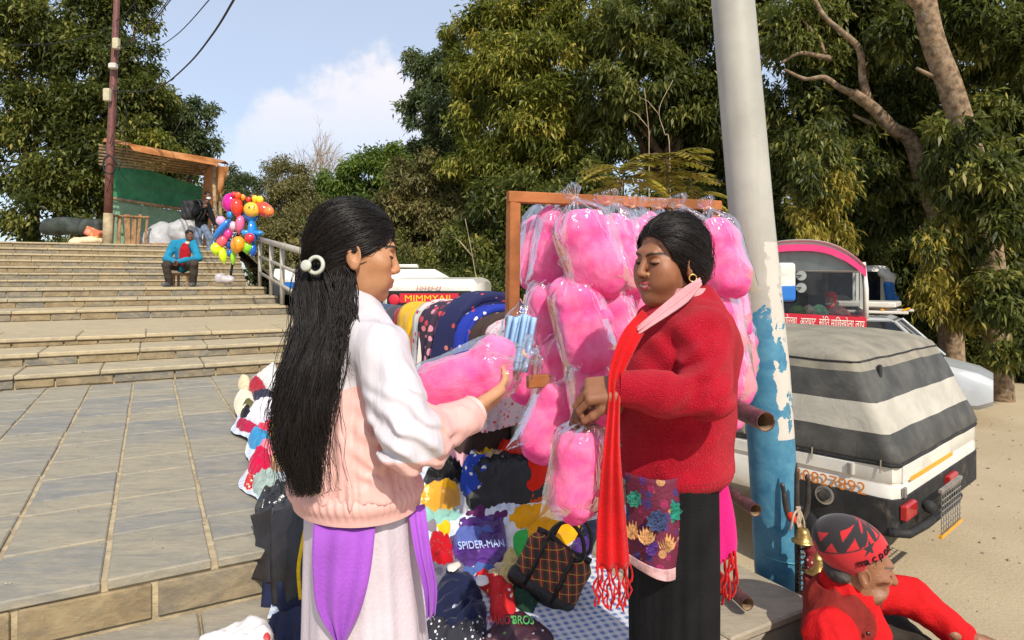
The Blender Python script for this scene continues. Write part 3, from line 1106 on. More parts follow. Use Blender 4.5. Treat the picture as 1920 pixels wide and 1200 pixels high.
# bright green frond plant just behind the girl's head
t = thing('frond_plant', 'yellow-green fern-like plant behind the girl\'s head', 'plant', P(600, 520, 9.5))
V, F, T = [], [], []
g = random.Random(3)
for k in range(46):
    a = g.uniform(-.9, .9)
    st = P(598 + g.uniform(-6, 14), 500, 9.5 + g.uniform(-.2, .2))
    d = Vector((math.sin(a) * .5, g.uniform(-.3, .3), 1)).normalized()
    L_ = g.uniform(.35, .85)
    sd = d.cross(Vector((0, 1, 0))).normalized() * .022
    b0 = len(V)
    V += [st, st + d * L_ * .5 + sd, st + d * L_, st + d * L_ * .5 - sd]
    F.append((b0, b0 + 1, b0 + 2, b0 + 3))
    T += [g.random()] * 4
obj('leaves', V, F, m_leaf_fresh, t, attrs={'tone': T})
# left: dark trees over the stall
GL = 'trees behind the roadside stall'
tree('stall_tree', 'big dark tree rising behind the utility pole', (P(180, 0, 25).x, 25, 2.0),
     [LP(200, 30, 25, 60), LP(250, 20, 25, 42), LP(180, 120, 24.6, 65), LP(250, 110, 24.8, 40), LP(210, 200, 24.5, 60), LP(270, 190, 24.6, 44), LP(170, 270, 24.4, 60), LP(290, 160, 25, 26), LP(260, 250, 24.4, 42), LP(170, 360, 24.4, 60), LP(230, 300, 24.4, 50)],
     m_leaf_dark, 5400, .23, .085, .3, 91, GL, spread=.16)
tree('stall_tree', 'airy grey-green tree whose crown ends left of the open sky', (P(345, 0, 27).x, 27, 2.0),
     [LP(330, 220, 27, 42), LP(370, 215, 27, 30), LP(350, 250, 27, 36), LP(310, 270, 26.6, 40), LP(385, 255, 27, 20), LP(395, 275, 27, 18), LP(300, 210, 26.8, 36), LP(340, 290, 27, 36), LP(290, 310, 26.5, 30)],
     m_leaf_blue, 2700, .2, .07, .16, 92, GL, spread=.12)
tree('stall_tree', 'yellow-green tree peeping over the orange stall roof', (P(285, 0, 24).x, 24, 2.0),
     [LP(265, 275, 24, 30), LP(300, 270, 24, 30), LP(330, 300, 24, 26), LP(290, 310, 24, 30)],
     m_leaf_warm, 1300, .2, .07, .12, 93, GL)
tree('stall_tree', 'tall dark tree at the far left edge', (P(60, 0, 24).x, 24, 2.0),
     [LP(90, 40, 24, 70), LP(20, 60, 24, 70), LP(60, 140, 24, 70), LP(0, 200, 24, 70), LP(100, 220, 24, 65), LP(40, 300, 24, 70), LP(110, 330, 24, 60), LP(-20, 360, 24, 70), LP(80, 410, 23.5, 60), LP(150, 440, 23, 40)],
     m_leaf_dark, 4600, .23, .085, .28, 94, GL, spread=.16)
# far wood on the rise, one mass
g = np.random.default_rng(5)
lob = []
for k in range(70):
    x = g.uniform(-46, 50)
    y = g.uniform(33, 46)
    top = 3 + 9 * (0.5 + .5 * math.tanh((x + 6) / 6)) if x > -14 else 7 - abs(x + 24) * .12
    lob.append(((x, y, g.uniform(-.5, max(1.0, top))), g.uniform(1.8, 3.0)))
lob = [l for l in lob if not (-17 < l[0][0] < -7.5 and l[0][2] > 3.2)]
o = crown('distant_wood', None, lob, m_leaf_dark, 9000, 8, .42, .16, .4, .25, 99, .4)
o['kind'] = 'stuff'
o['label'] = 'dark far wood closing the view behind the trees'
o['category'] = 'wood'
# ================================================================== people kit
def skin_mat(name, rough=.5):
    m, t, b = new_mat(name)
    N = NT(t)
    c = N.attr('col', 'Color')
    co = N.coord('Object')
    nz = N.noise(co, 38, 6, .7)
    c = N.mix(N.math('MULTIPLY', N.ramp(nz, .35, .7), .30), c, N.mix(1, c, (.55, .40, .34), 'MULTIPLY'))
    N.set(b.inputs['Base Color'], c)
    b.inputs['Roughness'].default_value = rough
    b.inputs['Specular IOR Level'].default_value = .45
    b.inputs['Subsurface Weight'].default_value = .12
    b.inputs['Subsurface Radius'].default_value = (.012, .004, .002)
    b.inputs['Subsurface Scale'].default_value = .6
    N.set(b.inputs['Normal'], N.bump(N.noise(co, 240, 4, .7), .3, .002))
    return m
m_skin = skin_mat('skin')
def hair_mat(name, col=(.009, .0065, .0065), rough=.36):
    m, t, b = new_mat(name)
    N = NT(t)
    co = N.coord('Object')
    c = N.mix(N.noise(co, 30, 3), tuple(x * .6 for x in col), tuple(x * 1.8 for x in col))
    N.set(b.inputs['Base Color'], c)
    b.inputs['Roughness'].default_value = rough
    b.inputs['Specular IOR Level'].default_value = .28
    return m
m_hair = hair_mat('black_hair')
m_hair_brown = hair_mat('brown_black_hair', (.0115, .0085, .0075), .40)

def frame(fwd, pitch=0.0, roll=0.0):
    """columns: forward, left, up; pitch > 0 looks down"""
    f = Vector((fwd[0], fwd[1], 0)).normalized()
    l = Vector((-f.y, f.x, 0))
    u = Vector((0, 0, 1))
    M = Matrix((f, l, u)).transposed()
    return M @ Matrix.Rotation(pitch, 3, 'Y') @ Matrix.Rotation(roll, 3, 'X')
def head_prims(fem=True, age=0.0, neck=.052, nose=1.0):
    p = [E((-.014, 0, .032), (.093, .073, .079), .02),
         E((.028, 0, -.035), (.057, .058, .075), .03),
         E((.040, 0, -.082), (.042, .043 if fem else .048, .032), .028),
         E((.073, 0, -.097), .014 if fem else .017, .022),
         C((.079, -.028, .020), (.079, .028, .020), .012 if fem else .015, .012 if fem else .015, .02),
         E((.060, .040, -.022), .024, .026), E((.060, -.040, -.022), .024, .026),
         E((.066, .026, -.060), .022, .024), E((.066, -.026, -.060), .022, .024)]
    for s in (1, -1):
        p.append(CUT(E((.097, s * .031, .000), (.017, .019, .013), .014)))
    p.append(C((.086, 0, .008), (.105 * nose, 0, -.031), .0075, .0105, .010))
    for s in (1, -1):
        p.append(E((.096, s * .0115, -.036), .0082, .007))
        p.append(E((.0775, s * .031, -.002), (.0125, .0155, .0105), .004))
    p.append(C((.089, -.019, -.0625), (.0945, -.004, -.0595), .0045, .0058, .005))
    p.append(C((.089, .019, -.0625), (.0945, .004, -.0595), .0045, .0058, .005))
    p.append(C((.089, -.015, -.0715), (.089, .015, -.0715), .0062, .0062, .005))
    p.append(E((.0915, 0, -.0715), .0068, .006))
    for s in (1, -1):
        ear = Matrix.Rotation(R(-12), 3, 'Y') @ Matrix.Rotation(R(s * 22), 3, 'Z')
        p.append(E((-.006, s * .077, -.012), (.019, .0075, .031), .006, ear))
        p.append(CUT(E((-.002, s * .085, -.008), (.010, .007, .018), .004, ear)))
        p.append(E((.000, s * .076, -.036), (.009, .0065, .010), .006))
    p.append(C((-.022, 0, -.06), (-.042, 0, -.175), neck, neck * 1.06, .03))
    return p
def head_colors(q, col, lips, brow=(.02, .013, .01), eye_open=False, beard=None, s=1.0, smile=False):
    q = q / s
    x, y, z = q[:, 0], q[:, 1], q[:, 2]
    c = np.tile(np.array(col, np.float32), (len(q), 1))
    def put(m, colr):
        m = np.clip(m, 0, 1)[:, None]
        return c * (1 - m) + np.array(colr, np.float32) * m
    ay = np.abs(y)
    front = x > .058
    # redder nose, ears and cheeks
    m = np.exp(-(((x - .1) / .02) ** 2 + (y / .015) ** 2 + ((z + .033) / .015) ** 2)) * .35
    c = put(m, (col[0] * 1.05, col[1] * .72, col[2] * .62))
    m = np.exp(-(((ay - .045) / .02) ** 2 + ((z + .03) / .02) ** 2)) * .3 * (x > .03)
    c = put(m, (col[0] * 1.08, col[1] * .78, col[2] * .66))
    bz = .0215 - .0045 * ((ay - .030) / .02) ** 2 + (ay - .03) * .12
    m = (1 - np.abs(z - bz) / .0042) * 2.2 * front * (np.abs(ay - .031) < .0215)
    c = put(m * .85, brow)
    lz = -.0075 + .0035 * ((ay - .031) / .014) ** 2
    if eye_open:
        ez = 1 - np.sqrt(((ay - .031) / .0145) ** 2 + ((z + .002) / .0062) ** 2)
        c = put(ez * 9 * front, (.62, .58, .54))
        ir = 1 - np.sqrt(((ay - .031) / .0062) ** 2 + ((z + .002) / .0065) ** 2)
        c = put(ir * 9 * front, (.012, .008, .006))
        m = (1 - np.abs(z - (.0045 - .004 * ((ay - .031) / .014) ** 2)) / .002) * 3 * front * (np.abs(ay - .031) < .017)
        c = put(m, (.015, .01, .008))
    else:
        m = (1 - np.abs(z - lz) / .0030) * 3 * front * (np.abs(ay - .031) < .0165)
        c = put(m, (.012, .008, .007))
    if smile:
        z = z - 7.0 * np.minimum(ay, .024) ** 2
        m = (1 - np.sqrt(((ay - .031) / .0145) ** 2 + ((q[:, 2] + .0045) / .0034) ** 2)) * 6 * front
        c = put(m, (.010, .007, .006))
    up = (z > -.0655 - .0 * ay) & (z < -.0535 - ay * .22) & (ay < (.0255 if smile else .0215)) & (x > .078)
    lo = (z <= -.0655) & (z > -.0795 + ay * .34) & (ay < .0195) & (x > .078)
    c = put((up | lo) * .85, lips)
    m = (1 - np.abs(z + .0655 + .0 * ay) / .0016) * 2 * (ay < .0205) * (x > .078)
    c = put(m, (.03, .01, .01))
    if smile:
        m = (1 - np.abs(z + .0655) / .0026) * 3 * (ay < .016) * (x > .078)
        c = put(m, (.52, .46, .40))
        z = q[:, 2]
    m = (1 - np.sqrt(((ay - .0085) / .0042) ** 2 + ((z + .043) / .003) ** 2)) * 2 * (x > .085)
    c = put(m, (.03, .012, .01))
    if beard is not None:
        m = ((z < -.052) & (x > .03) & (z > -.125)) * .42
        m = m * (0.55 + .45 * np.sign(vnoise(q, 420, 3)))
        c = put(m, beard)
    return c
def to_world(q, M, c, s=1.0):
    return (q * s) @ np.array(M).T + np.array(c)
def hand_prims(wrist, d, n, thumb=1, curl=(.4, .45, .5, .55), s=1.0, spread=.06, th=(.6, .7, .35), thcurl=.3):
    """d: towards the fingers, n: the way the palm faces; thumb: +1 / -1 side (d x n)"""
    d = Vector(d).normalized()
    n = Vector(n)
    n = (n - d * n.dot(d)).normalized()
    y = d.cross(n) * thumb
    w = Vector(wrist)
    M = np.array(Matrix((d, y, n)).transposed())
    P_ = [B(w + d * .048 * s, (.046 * s, .039 * s, .0145 * s), .012 * s, .012 * s, M),
          C(w - d * .05 * s, w + d * .012 * s, .024 * s, .023 * s, .02 * s, n, .8),
          E(w + d * .035 * s + y * .024 * s + n * .006 * s, (.030 * s, .016 * s, .017 * s), .012 * s, M)]
    lens = [(.043, .026, .021), (.047, .029, .022), (.043, .027, .021), (.034, .021, .018)]
    offs = [.029, .0095, -.010, -.0285]
    for i in range(4):
        b = w + d * (.090 - .006 * abs(i - 1)) * s + y * offs[i] * s
        dirv = (d + y * spread * (1.5 - i)).normalized()
        a = curl[i]
        P_.append(C(b - dirv * .02 * s, b, .0098 * s, .0098 * s, .006 * s))
        ang = 0
        for k, L in enumerate(lens[i]):
            ang += a * (1, 1.15, .9)[k]
            dv = dirv * math.cos(ang) + n * math.sin(ang)
            e = b + dv * L * s
            P_.append(C(b, e, (.0094 - .001 * k) * s, (.0086 - .001 * k) * s, .0025 * s))
            b = e
    b = w + d * .022 * s + y * .030 * s + n * .004 * s
    dv = (d * th[0] + y * th[1] + n * th[2]).normalized()
    for k, L in enumerate((.040, .030, .025)):
        e = b + dv * L * s
        P_.append(C(b, e, (.0125 - .0012 * k) * s, (.0108 - .001 * k) * s, .006 * s))
        b = e
        dv = (dv + (d * .5 + n * .4 - y * .4) * thcurl).normalized()
    return P_
def strands_mesh(paths, r, n=3):
    """thin hair tubes, all paths with the same number of points; (K,m,3) array, r: (K,m) or number"""
    K, m, _ = paths.shape
    t = np.gradient(paths, axis=1)
    t /= np.linalg.norm(t, axis=2, keepdims=True) + 1e-9
    a = np.cross(t, np.array([.31, .84, .44]))
    a /= np.linalg.norm(a, axis=2, keepdims=True) + 1e-9
    b = np.cross(t, a)
    rr = np.broadcast_to(np.asarray(r), (K, m))[..., None]
    rings = [paths + (a * math.cos(2 * math.pi * j / n) + b * math.sin(2 * math.pi * j / n)) * rr for j in range(n)]
    V = np.stack(rings, 2)            # K,m,n,3
    idx = np.arange(K * m * n).reshape(K, m, n)
    f = []
    for j in range(n):
        j2 = (j + 1) % n
        f.append(np.stack([idx[:, :-1, j], idx[:, :-1, j2], idx[:, 1:, j2], idx[:, 1:, j]], -1).reshape(-1, 4))
    return V.reshape(-1, 3), np.concatenate(f)
def comb(cap, starts, end, lift=.0015, m=14, jitter=.002, seed=0, sag=0.0):
    """hair combed over the cap (local space) from each start to the end point"""
    g = np.random.default_rng(seed)
    K = len(starts)
    t = np.linspace(0, 1, m)[None, :, None]
    e = np.array(end)[None] + g.normal(0, .010, (K, 3))
    q = starts[:, None] * (1 - t) + e[:, None] * t
    q[..., 2] -= sag * np.sin(math.pi * t[..., 0])
    ctr = np.array([-.02, 0, .0])
    for it in range(5):
        flat = q.reshape(-1, 3).astype(np.float32)
        d = field(flat, cap)
        out = flat - ctr
        out /= np.linalg.norm(out, axis=1, keepdims=True) + 1e-6
        flat = flat - out * (d - lift)[:, None] * .8
        q = flat.reshape(K, m, 3)
    q = q + g.normal(0, jitter, (K, 1, 3)) * np.sin(math.pi * t) * .6
    return q
def body_color(v, col):
    return np.tile(np.array(col, np.float32), (len(v), 1))
SKIN_G = (.48, .235, .115)
SKIN_W = (.30, .125, .060)
SKIN_O = (.30, .135, .070)
SKIN_D = (.17, .075, .04)
def person(label, base):
    return thing('person', label, 'person', base)
# ================================================================== the girl buying candy floss
gB = P(665, 600, 1.42)
girl = person('long-haired girl in a white and pink jacket holding a bag of candy floss', (gB.x, gB.y, 0))
gth = R(30)
gf = Vector((math.cos(gth), math.sin(gth), 0))        # torso faces right and away
gr = Vector((math.sin(gth), -math.cos(gth), 0))       # her right
gM = frame((math.cos(R(15)), math.sin(R(15))), R(7), R(0))
gc = P(667, 472, 1.40)
GS = .90
hp = head_prims(True, nose=.97)
hv, hf = skin(hp, .0023)
hcol = head_colors(hv, SKIN_G, (.42, .10, .07))
hw = to_world(hv, gM, gc, GS)
neck0 = P(640, 590, 1.42)
hip = P(668, 960, 1.43)
sh_r = P(708, 652, 1.305)
el_r = P(766, 826, 1.235)
wr_r = P(890, 768, 1.395)
sh_l = neck0 - gr * .15 + Vector((0, 0, -.07))
el_l = P(760, 820, 1.62)
wr_l = P(872, 770, 1.60)
core = [C(neck0 - Vector((0, 0, .12)), hip, .085, .08, .03, gf, .75),
        C(P(645, 540, 1.41), neck0, .048, .055, .02),
        C(sh_r, el_r, .045, .038, .02), C(el_r, wr_r, .036, .026, .02), C(sh_l, el_l, .045, .038, .02), C(el_l, wr_l, .036, .026, .02)]
for s in (1, -1):
    a = hip + gr * .062 * s
    k = Vector((a.x, a.y, .48)) + gf * .02
    e = Vector((a.x, a.y, .08)) - gf * .01
    core += [C(a, k, .066, .05, .03), C(k, e, .046, .036, .02), C(e - gf * .04 + Vector((0, 0, -.045)), e + gf * .13 + Vector((0, 0, -.05)), .034, .028, .03)]
cv, cf = skin(core, .009)
h1 = hand_prims(P(889, 771, 1.392), P(930, 742, 1.435) - P(889, 771, 1.392), (-.45, .45, .75), -1, (.28, .30, .34, .40), .88, .05, (.75, .45, .5), .15)
h2 = hand_prims(wr_l, P(900, 735, 1.56) - wr_l, (-.2, -.7, .6), 1, (.3, .3, .35, .4), .88)
v1, f1 = skin(h1, .0026)
v2, f2 = skin(h2, .0035)
bv, bf = join_parts([(hw, hf), (cv, cf), (v1, f1), (v2, f2)])
bcol = np.concatenate([hcol, body_color(cv, SKIN_G), body_color(v1, (.50, .25, .13)), body_color(v2, SKIN_G)])
obj('body', bv, bf, m_skin, girl, smooth=True, attrs={'col': bcol})

# --- jacket
def two_tone_mat(name, white, pink):
    m, t, b = new_mat(name)
    N = NT(t)
    co = N.coord('Object')
    a = N.attr('pink')
    edge_ = N.math('GREATER_THAN', a, 0.0)
    seam = N.math('LESS_THAN', N.math('ABSOLUTE', a), .0016)
    c = N.mix(edge_, white, pink)
    c = N.mix(N.math('MULTIPLY', N.ramp(N.noise(co, 7, 5), .4, .7), .10), c, (.55, .42, .42))
    N.set(b.inputs['Base Color'], c)
    b.inputs['Roughness'].default_value = .52
    b.inputs['Specular IOR Level'].default_value = .32
    b.inputs['Sheen Weight'].default_value = .1
    mp = N.n('ShaderNodeMapping')
    mp.inputs['Scale'].default_value = (1, 1, .3)
    t.links.new(co, mp.inputs[0])
    w = N.noise(mp.outputs[0], 26, 4, .55, 1.2)
    N.set(b.inputs['Normal'], N.bump(w, .35, .012))
    return m
WHITE_J = (.55, .51, .54)
PINK_J = (.70, .40, .36)
m_jacket = two_tone_mat('jacket_cloth', WHITE_J, PINK_J)
top_a = P(642, 628, 1.41)
bot_a = P(662, 905, 1.415)
torso_g = [C(top_a, bot_a, .118, .176, .05, gf, .80),
           C(sh_r + gr * -.02, sh_l, .058, .06, .05),
           C(P(648, 600, 1.41), P(648, 640, 1.41), .058, .095, .06)]
torso_cut = CUT(B((bot_a.x, bot_a.y, P(0, 899, 1.415).z - .3), (.5, .5, .3), .01, .006))
sleeve_g = [C(sh_r, el_r, .058, .057, .012), C(el_r, P(800, 820, 1.27), .055, .052, .02), C(P(800, 820, 1.27), P(868, 784, 1.365), .051, .040, .02),
            C(sh_l, el_l, .075, .068, .04), C(el_l, wr_l, .062, .045, .03)]
def fold_disp(p):
    q = p * np.array([1, 1, .34], np.float32)
    f = vnoise(q, 24, 1) * .006 + vnoise(q, 55, 2) * .0018 + (np.abs(vnoise(q, 14, 21)) - .3) * .007 + (np.abs(vnoise(q, 30, 22)) - .3) * .0065
    # gathers above the elastic hem
    zz = np.clip((1.14 - p[:, 2]) / .20, 0, 1)
    ang = np.arctan2(p[:, 1] - 1.42, p[:, 0] - (-.355))
    f = f + zz ** 2 * .0045 * np.sin(ang * 34 + 3 * np.sin(ang * 9) + vnoise(p, 18, 5) * 1.5)
    # creases round the bent elbow
    el = np.array(el_r, np.float32)
    dd = p - el
    r = np.linalg.norm(dd, axis=1)
    f = f + np.exp(-(r / .09) ** 2) * .009 * np.sin(dd[:, 2] * 150 + dd[:, 0] * 90 + vnoise(p, 30, 4) * 2.2)
    # long drags from the shoulder
    f = f + .003 * np.sin(p[:, 0] * 95 + p[:, 2] * 22 + vnoise(p, 9, 8) * 3) * np.clip((1.32 - p[:, 2]) / .2, 0, 1)
    return f
jv, jf = skin(torso_g + [torso_cut] + sleeve_g, .0045, fold_disp)
pj = jv.astype(np.float32)
dt, ds = field(pj, torso_g), field(pj, sleeve_g[:3])
z_seam = P(0, 716, 1.35).z
s_t = z_seam - pj[:, 2] + .012 * np.sin(pj[:, 0] * 20)
ax = np.array(P(868, 785, 1.365) - el_r, np.float32)
axn = ax / np.linalg.norm(ax)
s_f = (pj - np.array(el_r, np.float32)) @ axn - .028 + .25 * (np.array(el_r)[2] - pj[:, 2])
under = (el_r.z - pj[:, 2]) - .028
pink = np.where(ds < dt - .004, np.maximum(s_f, under * .9 + 0 * s_f), s_t)
obj('jacket', jv, jf, m_jacket, girl, smooth=True, attrs={'pink': pink})
# elastic hem band and cuff, gathered
def gathered(name, rings_fn, nr, n, mat, parent, k, amp):
    rings = []
    for i in range(nr + 1):
        c, a, b_, r = rings_fn(i / nr)
        ring = []
        for j in range(n):
            th = 2 * math.pi * j / n
            rr = r * (1 + amp * math.sin(th * k + 1.5 * math.sin(th * 5)) * math.sin(math.pi * min(1, .15 + i / nr)))
            ring.append(c + a * math.cos(th) * rr + b_ * math.sin(th) * rr)
        rings.append(ring)
    mb = MB()
    mb.loft(rings, cap=False)
    return mb.build(name, mat, parent, smooth=True)
m_pink = base_mat('pink_nylon', PINK_J, .55, .3, .06, 12, .25, 30)
hc0, hc1 = P(664, 888, 1.415), P(670, 938, 1.415)
hem = lambda t: (hc0.lerp(hc1, t), gr, gf * .82, (.158 + .020 * math.sin(min(1, t * 1.25 + .1) * math.pi * .8) - .006 * t))
gathered('hem_band', hem, 8, 260, m_pink, girl, 62, .014)
cdir = (wr_r - P(850, 795, 1.34)).normalized()
ca = cdir.cross(Vector((0, 0, 1))).normalized()
cb = ca.cross(cdir)
cuff = lambda t: (P(866, 786, 1.362).lerp(P(888, 771, 1.392), t), ca, cb, .040 - .008 * math.sin(t * math.pi) - .004 * t)
gathered('cuff', cuff, 6, 90, m_pink, girl, 22, .05)
colr = lambda t: (P(650, 598, 1.41).lerp(P(660, 572, 1.405), t), gr * .95, gf, .074 - .010 * t)
m_white_j = base_mat('white_nylon', WHITE_J, .5, .3, .05, 9, .2, 40)
gathered('collar', colr, 4, 60, m_white_j, girl, 7, .012)
# --- kurta skirt
m_kurta = base_mat('white_kurta', (.60, .52, .565), .7, .25, .05, 8, .2, 120)
rings = []
for i in range(26):
    t = i / 25
    c = P(672, 920, 1.42).lerp(P(700, 920, 1.43), t)
    c.z = P(672, 920, 1.42).z + (.20 - P(672, 920, 1.42).z) * t
    ring = []
    for j in range(120):
        th = 2 * math.pi * j / 120
        fold = 1 + (.012 + .055 * t) * math.sin(th * 11 + 2 * math.sin(th * 3) + t * .6) + .02 * t * math.sin(th * 23 + 1)
        ring.append(c + gr * math.cos(th) * (.140 + .035 * t) * fold + gf * math.sin(th) * (.112 + .045 * t) * fold)
    rings.append(ring)
MB().loft(rings, cap=False).build('kurta', m_kurta, girl, smooth=True)
# --- purple shawl ends
m_shawl = base_mat('purple_shawl', (.33, .085, .50), .72, .25, .10, 6, .25, 150, sheen=.2)
v, f = ribbon_panel([P(592, 955, 1.325), P(588, 1000, 1.272), P(588, 1070, 1.262), P(597, 1140, 1.265), P(634, 1205, 1.27)],
                    [P(706, 955, 1.325), P(703, 1000, 1.272), P(694, 1075, 1.26), P(676, 1145, 1.262), P(646, 1208, 1.268)], .003, 22, .008, 2.2, 10)
obj('shawl', v, f, m_shawl, girl, smooth=True)
v, f = ribbon_panel([P(764, 950, 1.36), P(778, 1030, 1.315), P(794, 1100, 1.31), P(801, 1160, 1.315)],
                    [P(797, 945, 1.37), P(808, 1030, 1.335), P(820, 1100, 1.335), P(817, 1150, 1.335)], .003, 14, .008, 2.0, 10)
obj('shawl_end', v, f, m_shawl, girl, smooth=True)

# --- hair
cap = [E((-.014, 0, .034), (.101, .0835, .0885), .02), E((-.064, 0, -.03), (.048, .058, .060), .03), E((-.045, 0, -.045), (.05, .066, .055), .03),
       CUT(E((.106, 0, -.050), (.080, .13, .108), .012)), CUT(E((.018, -.096, -.026), (.046, .032, .051), .008)), CUT(E((.018, .096, -.026), (.046, .032, .051), .008)),
       CUT(E((.085, 0, -.15), (.10, .12, .07), .012))]
kv, kf = skin(cap, .003)
g = np.random.default_rng(4)
# starts: hairline and crown
st = []
for k in range(2600):
    th = g.uniform(-1.75, 1.75)
    ph = g.uniform(-.25, 1.25)
    st.append((-.016 + .1045 * math.cos(th) * math.cos(ph), .0835 * math.sin(th) * math.cos(ph), .034 + .0885 * math.sin(ph)))
st = np.array(st)
cap_s = cap[:3]
st = st[(field(st.astype(np.float32), cap) < .004)]
sp_ = comb(cap_s, st, (-.110, -.012, -.045), .0022, 14, .0025, 5)
sv, sf = strands_mesh(sp_, .0011)
# long fall of hair
key = [(596, 496, 1.355, 30, .028), (598, 545, 1.338, 42, .032), (604, 610, 1.305, 50, .034), (582, 690, 1.268, 52, .034), (564, 770, 1.25, 50, .034), (560, 840, 1.245, 42, .030), (570, 925, 1.245, 22, .020)]
def fall(K, seed, loose=1.0, r=.0012, m=30):
    g = np.random.default_rng(seed)
    kt = np.linspace(0, 1, len(key))
    kp = np.array([list(P(k[0], k[1], k[2])) for k in key])
    kw = np.array([k[3] / FPX * k[2] for k in key])
    kd = np.array([k[4] for k in key])
    end = np.clip(g.beta(2.8, 1.35, K) * 1.02, .35, 1.02)
    t = np.linspace(0, 1, m)[None] * end[:, None]
    def ip(a):
        return np.stack([np.interp(t, kt, a[:, i]) for i in range(a.shape[1])], -1) if a.ndim == 2 else np.interp(t, kt, a)
    ctr = ip(kp)
    a_ = g.uniform(0, 2 * math.pi, K)
    q = np.sqrt(g.random(K)) * loose
    ox, oy = np.cos(a_) * q, np.sin(a_) * q
    ph1, ph2 = g.uniform(0, 6.28, K), g.uniform(0, 6.28, K)
    clump = np.floor((ox + 1.2) * 6) * 1.7 + np.floor((oy + 1.2) * 2.5) * 2.3
    t = t * (1 + .10 * np.sin(clump * 12.9 + oy * 3))[:, None]
    ctr = ip(kp)
    wavy = .0034 * np.sin(t * 19 + clump[:, None]) + .0028 * np.sin(t * 37 + ph1[:, None]) * t + .006 * np.sin(t * 7 + ph2[:, None]) * t
    wy = .0035 * np.sin(t * 17 + clump[:, None] * 1.3) + .004 * np.sin(t * 31 + ph2[:, None]) * t
    fly = (g.random(K) < .18)[:, None] * (t ** 2) * g.normal(0, .03, K)[:, None]
    x = ox[:, None] * ip(kw) + wavy + fly
    y = oy[:, None] * ip(kd) + wy
    pth = ctr.copy()
    pth[..., 0] += x
    pth[..., 1] += y
    pth[..., 2] += .004 * np.sin(t * 13 + ph1[:, None])
    return strands_mesh(pth, r * (1.15 - .8 * np.linspace(0, 1, m)[None] ** 3))
fv, ff = fall(6200, 8, 1.0, .00075)
fv2, ff2 = fall(420, 9, 1.25, .0007)
# loose locks behind the ear
key_b = key
key = [(640, 480, 1.36, 10, .006), (648, 520, 1.335, 16, .010), (640, 590, 1.30, 22, .016), (628, 650, 1.275, 22, .016), (618, 700, 1.265, 14, .012)]
fv3, ff3 = fall(420, 10, 1.1, .001)
key = key_b
# dense heart of the fall
core_r = []
for k in key[:-2]:
    c = P(k[0], k[1], k[2])
    core_r.append([c + Vector((math.cos(a) * k[3] / FPX * k[2] * .66, math.sin(a) * k[4] * .6, 0)) for a in np.linspace(0, 2 * math.pi, 17)[:-1]])
cb_ = MB().loft(core_r)
cvv = np.array([tuple(p) for p in cb_.v])
quads = np.array([f_ for f_ in cb_.f if len(f_) == 4])
fl_ = comb(cap_s, st[::9], (-.110, -.012, -.045), .0055, 14, .009, 6)
flv, flf = strands_mesh(fl_, .0005)
hvv, hff = join_parts([(to_world(flv, gM, gc, GS), flf), (to_world(kv, gM, gc, GS), kf), (to_world(sv, gM, gc, GS), sf), (fv, ff), (fv2, ff2), (fv3, ff3), (cvv, quads)])
hair = obj('hair', hvv, hff, m_hair_brown, girl, smooth=True)
# round clip: pale ring and disc
m_clip = base_mat('clip_plastic', (.50, .52, .44), .35, .5, .05, 20)
mb = MB()
cc = P(592, 497, 1.30)
nv = Vector((-.25, -1, .1)).normalized()
av = nv.cross(Vector((0, 0, 1))).normalized()
bv_ = av.cross(nv)
ring = [cc + (av * math.cos(a) + bv_ * math.sin(a)) * .0165 for a in np.linspace(0, 2 * math.pi, 33)]
mb.tube(ring, .0042, 8)
mb.build('hair_clip', m_clip, hair, smooth=True)
d0 = P(574, 498, 1.295)
mb = MB().loft([[d0 + nv * o_ + (av * math.cos(a) + bv_ * math.sin(a)) * r_ for a in np.linspace(0, 2 * math.pi, 25)[:-1]] for o_, r_ in ((-.003, .0105), (0, .0118), (.003, .0112), (.005, .008))])
mb.build('clip_disc', m_clip, hair, smooth=True)
# ================================================================== the candy floss seller
wB = P(1262, 600, 1.64)
woman = person('woman in a red knitted cardigan and red scarf selling candy floss', (wB.x, wB.y, 0))
wf = Vector((-1, -.04, 0)).normalized()
wl = Vector((-wf.y, wf.x, 0))                # her left, towards the camera
wM = frame((-math.cos(R(29)), -math.sin(R(29))), R(5), R(-3))
wc = P(1255, 486, 1.63)
WS = .92
hp = [q for q in head_prims(True, neck=.046)]
hp[-1] = C((-.008, 0, -.06), (-.004, 0, -.165), .048, .05, .03)
hp.insert(9, E((.052, .036, -.045), .026, .03))
hp.insert(9, E((.052, -.036, -.045), .026, .03))
hp.insert(9, E((.04, 0, -.105), (.04, .04, .022), .03))
for i_, q_ in enumerate(hp):
    if q_[0] == 'c' and abs(q_[1][2] + .0625) < 1e-4:
        sg_ = 1 if q_[1][1] > 0 else -1
        hp[i_] = C((.084, sg_ * .025, -.0585), q_[2], .0045, .0058, .005)
hv, hf = skin(hp, .0023)
hcol = head_colors(hv, SKIN_W, (.42, .035, .045), smile=True)
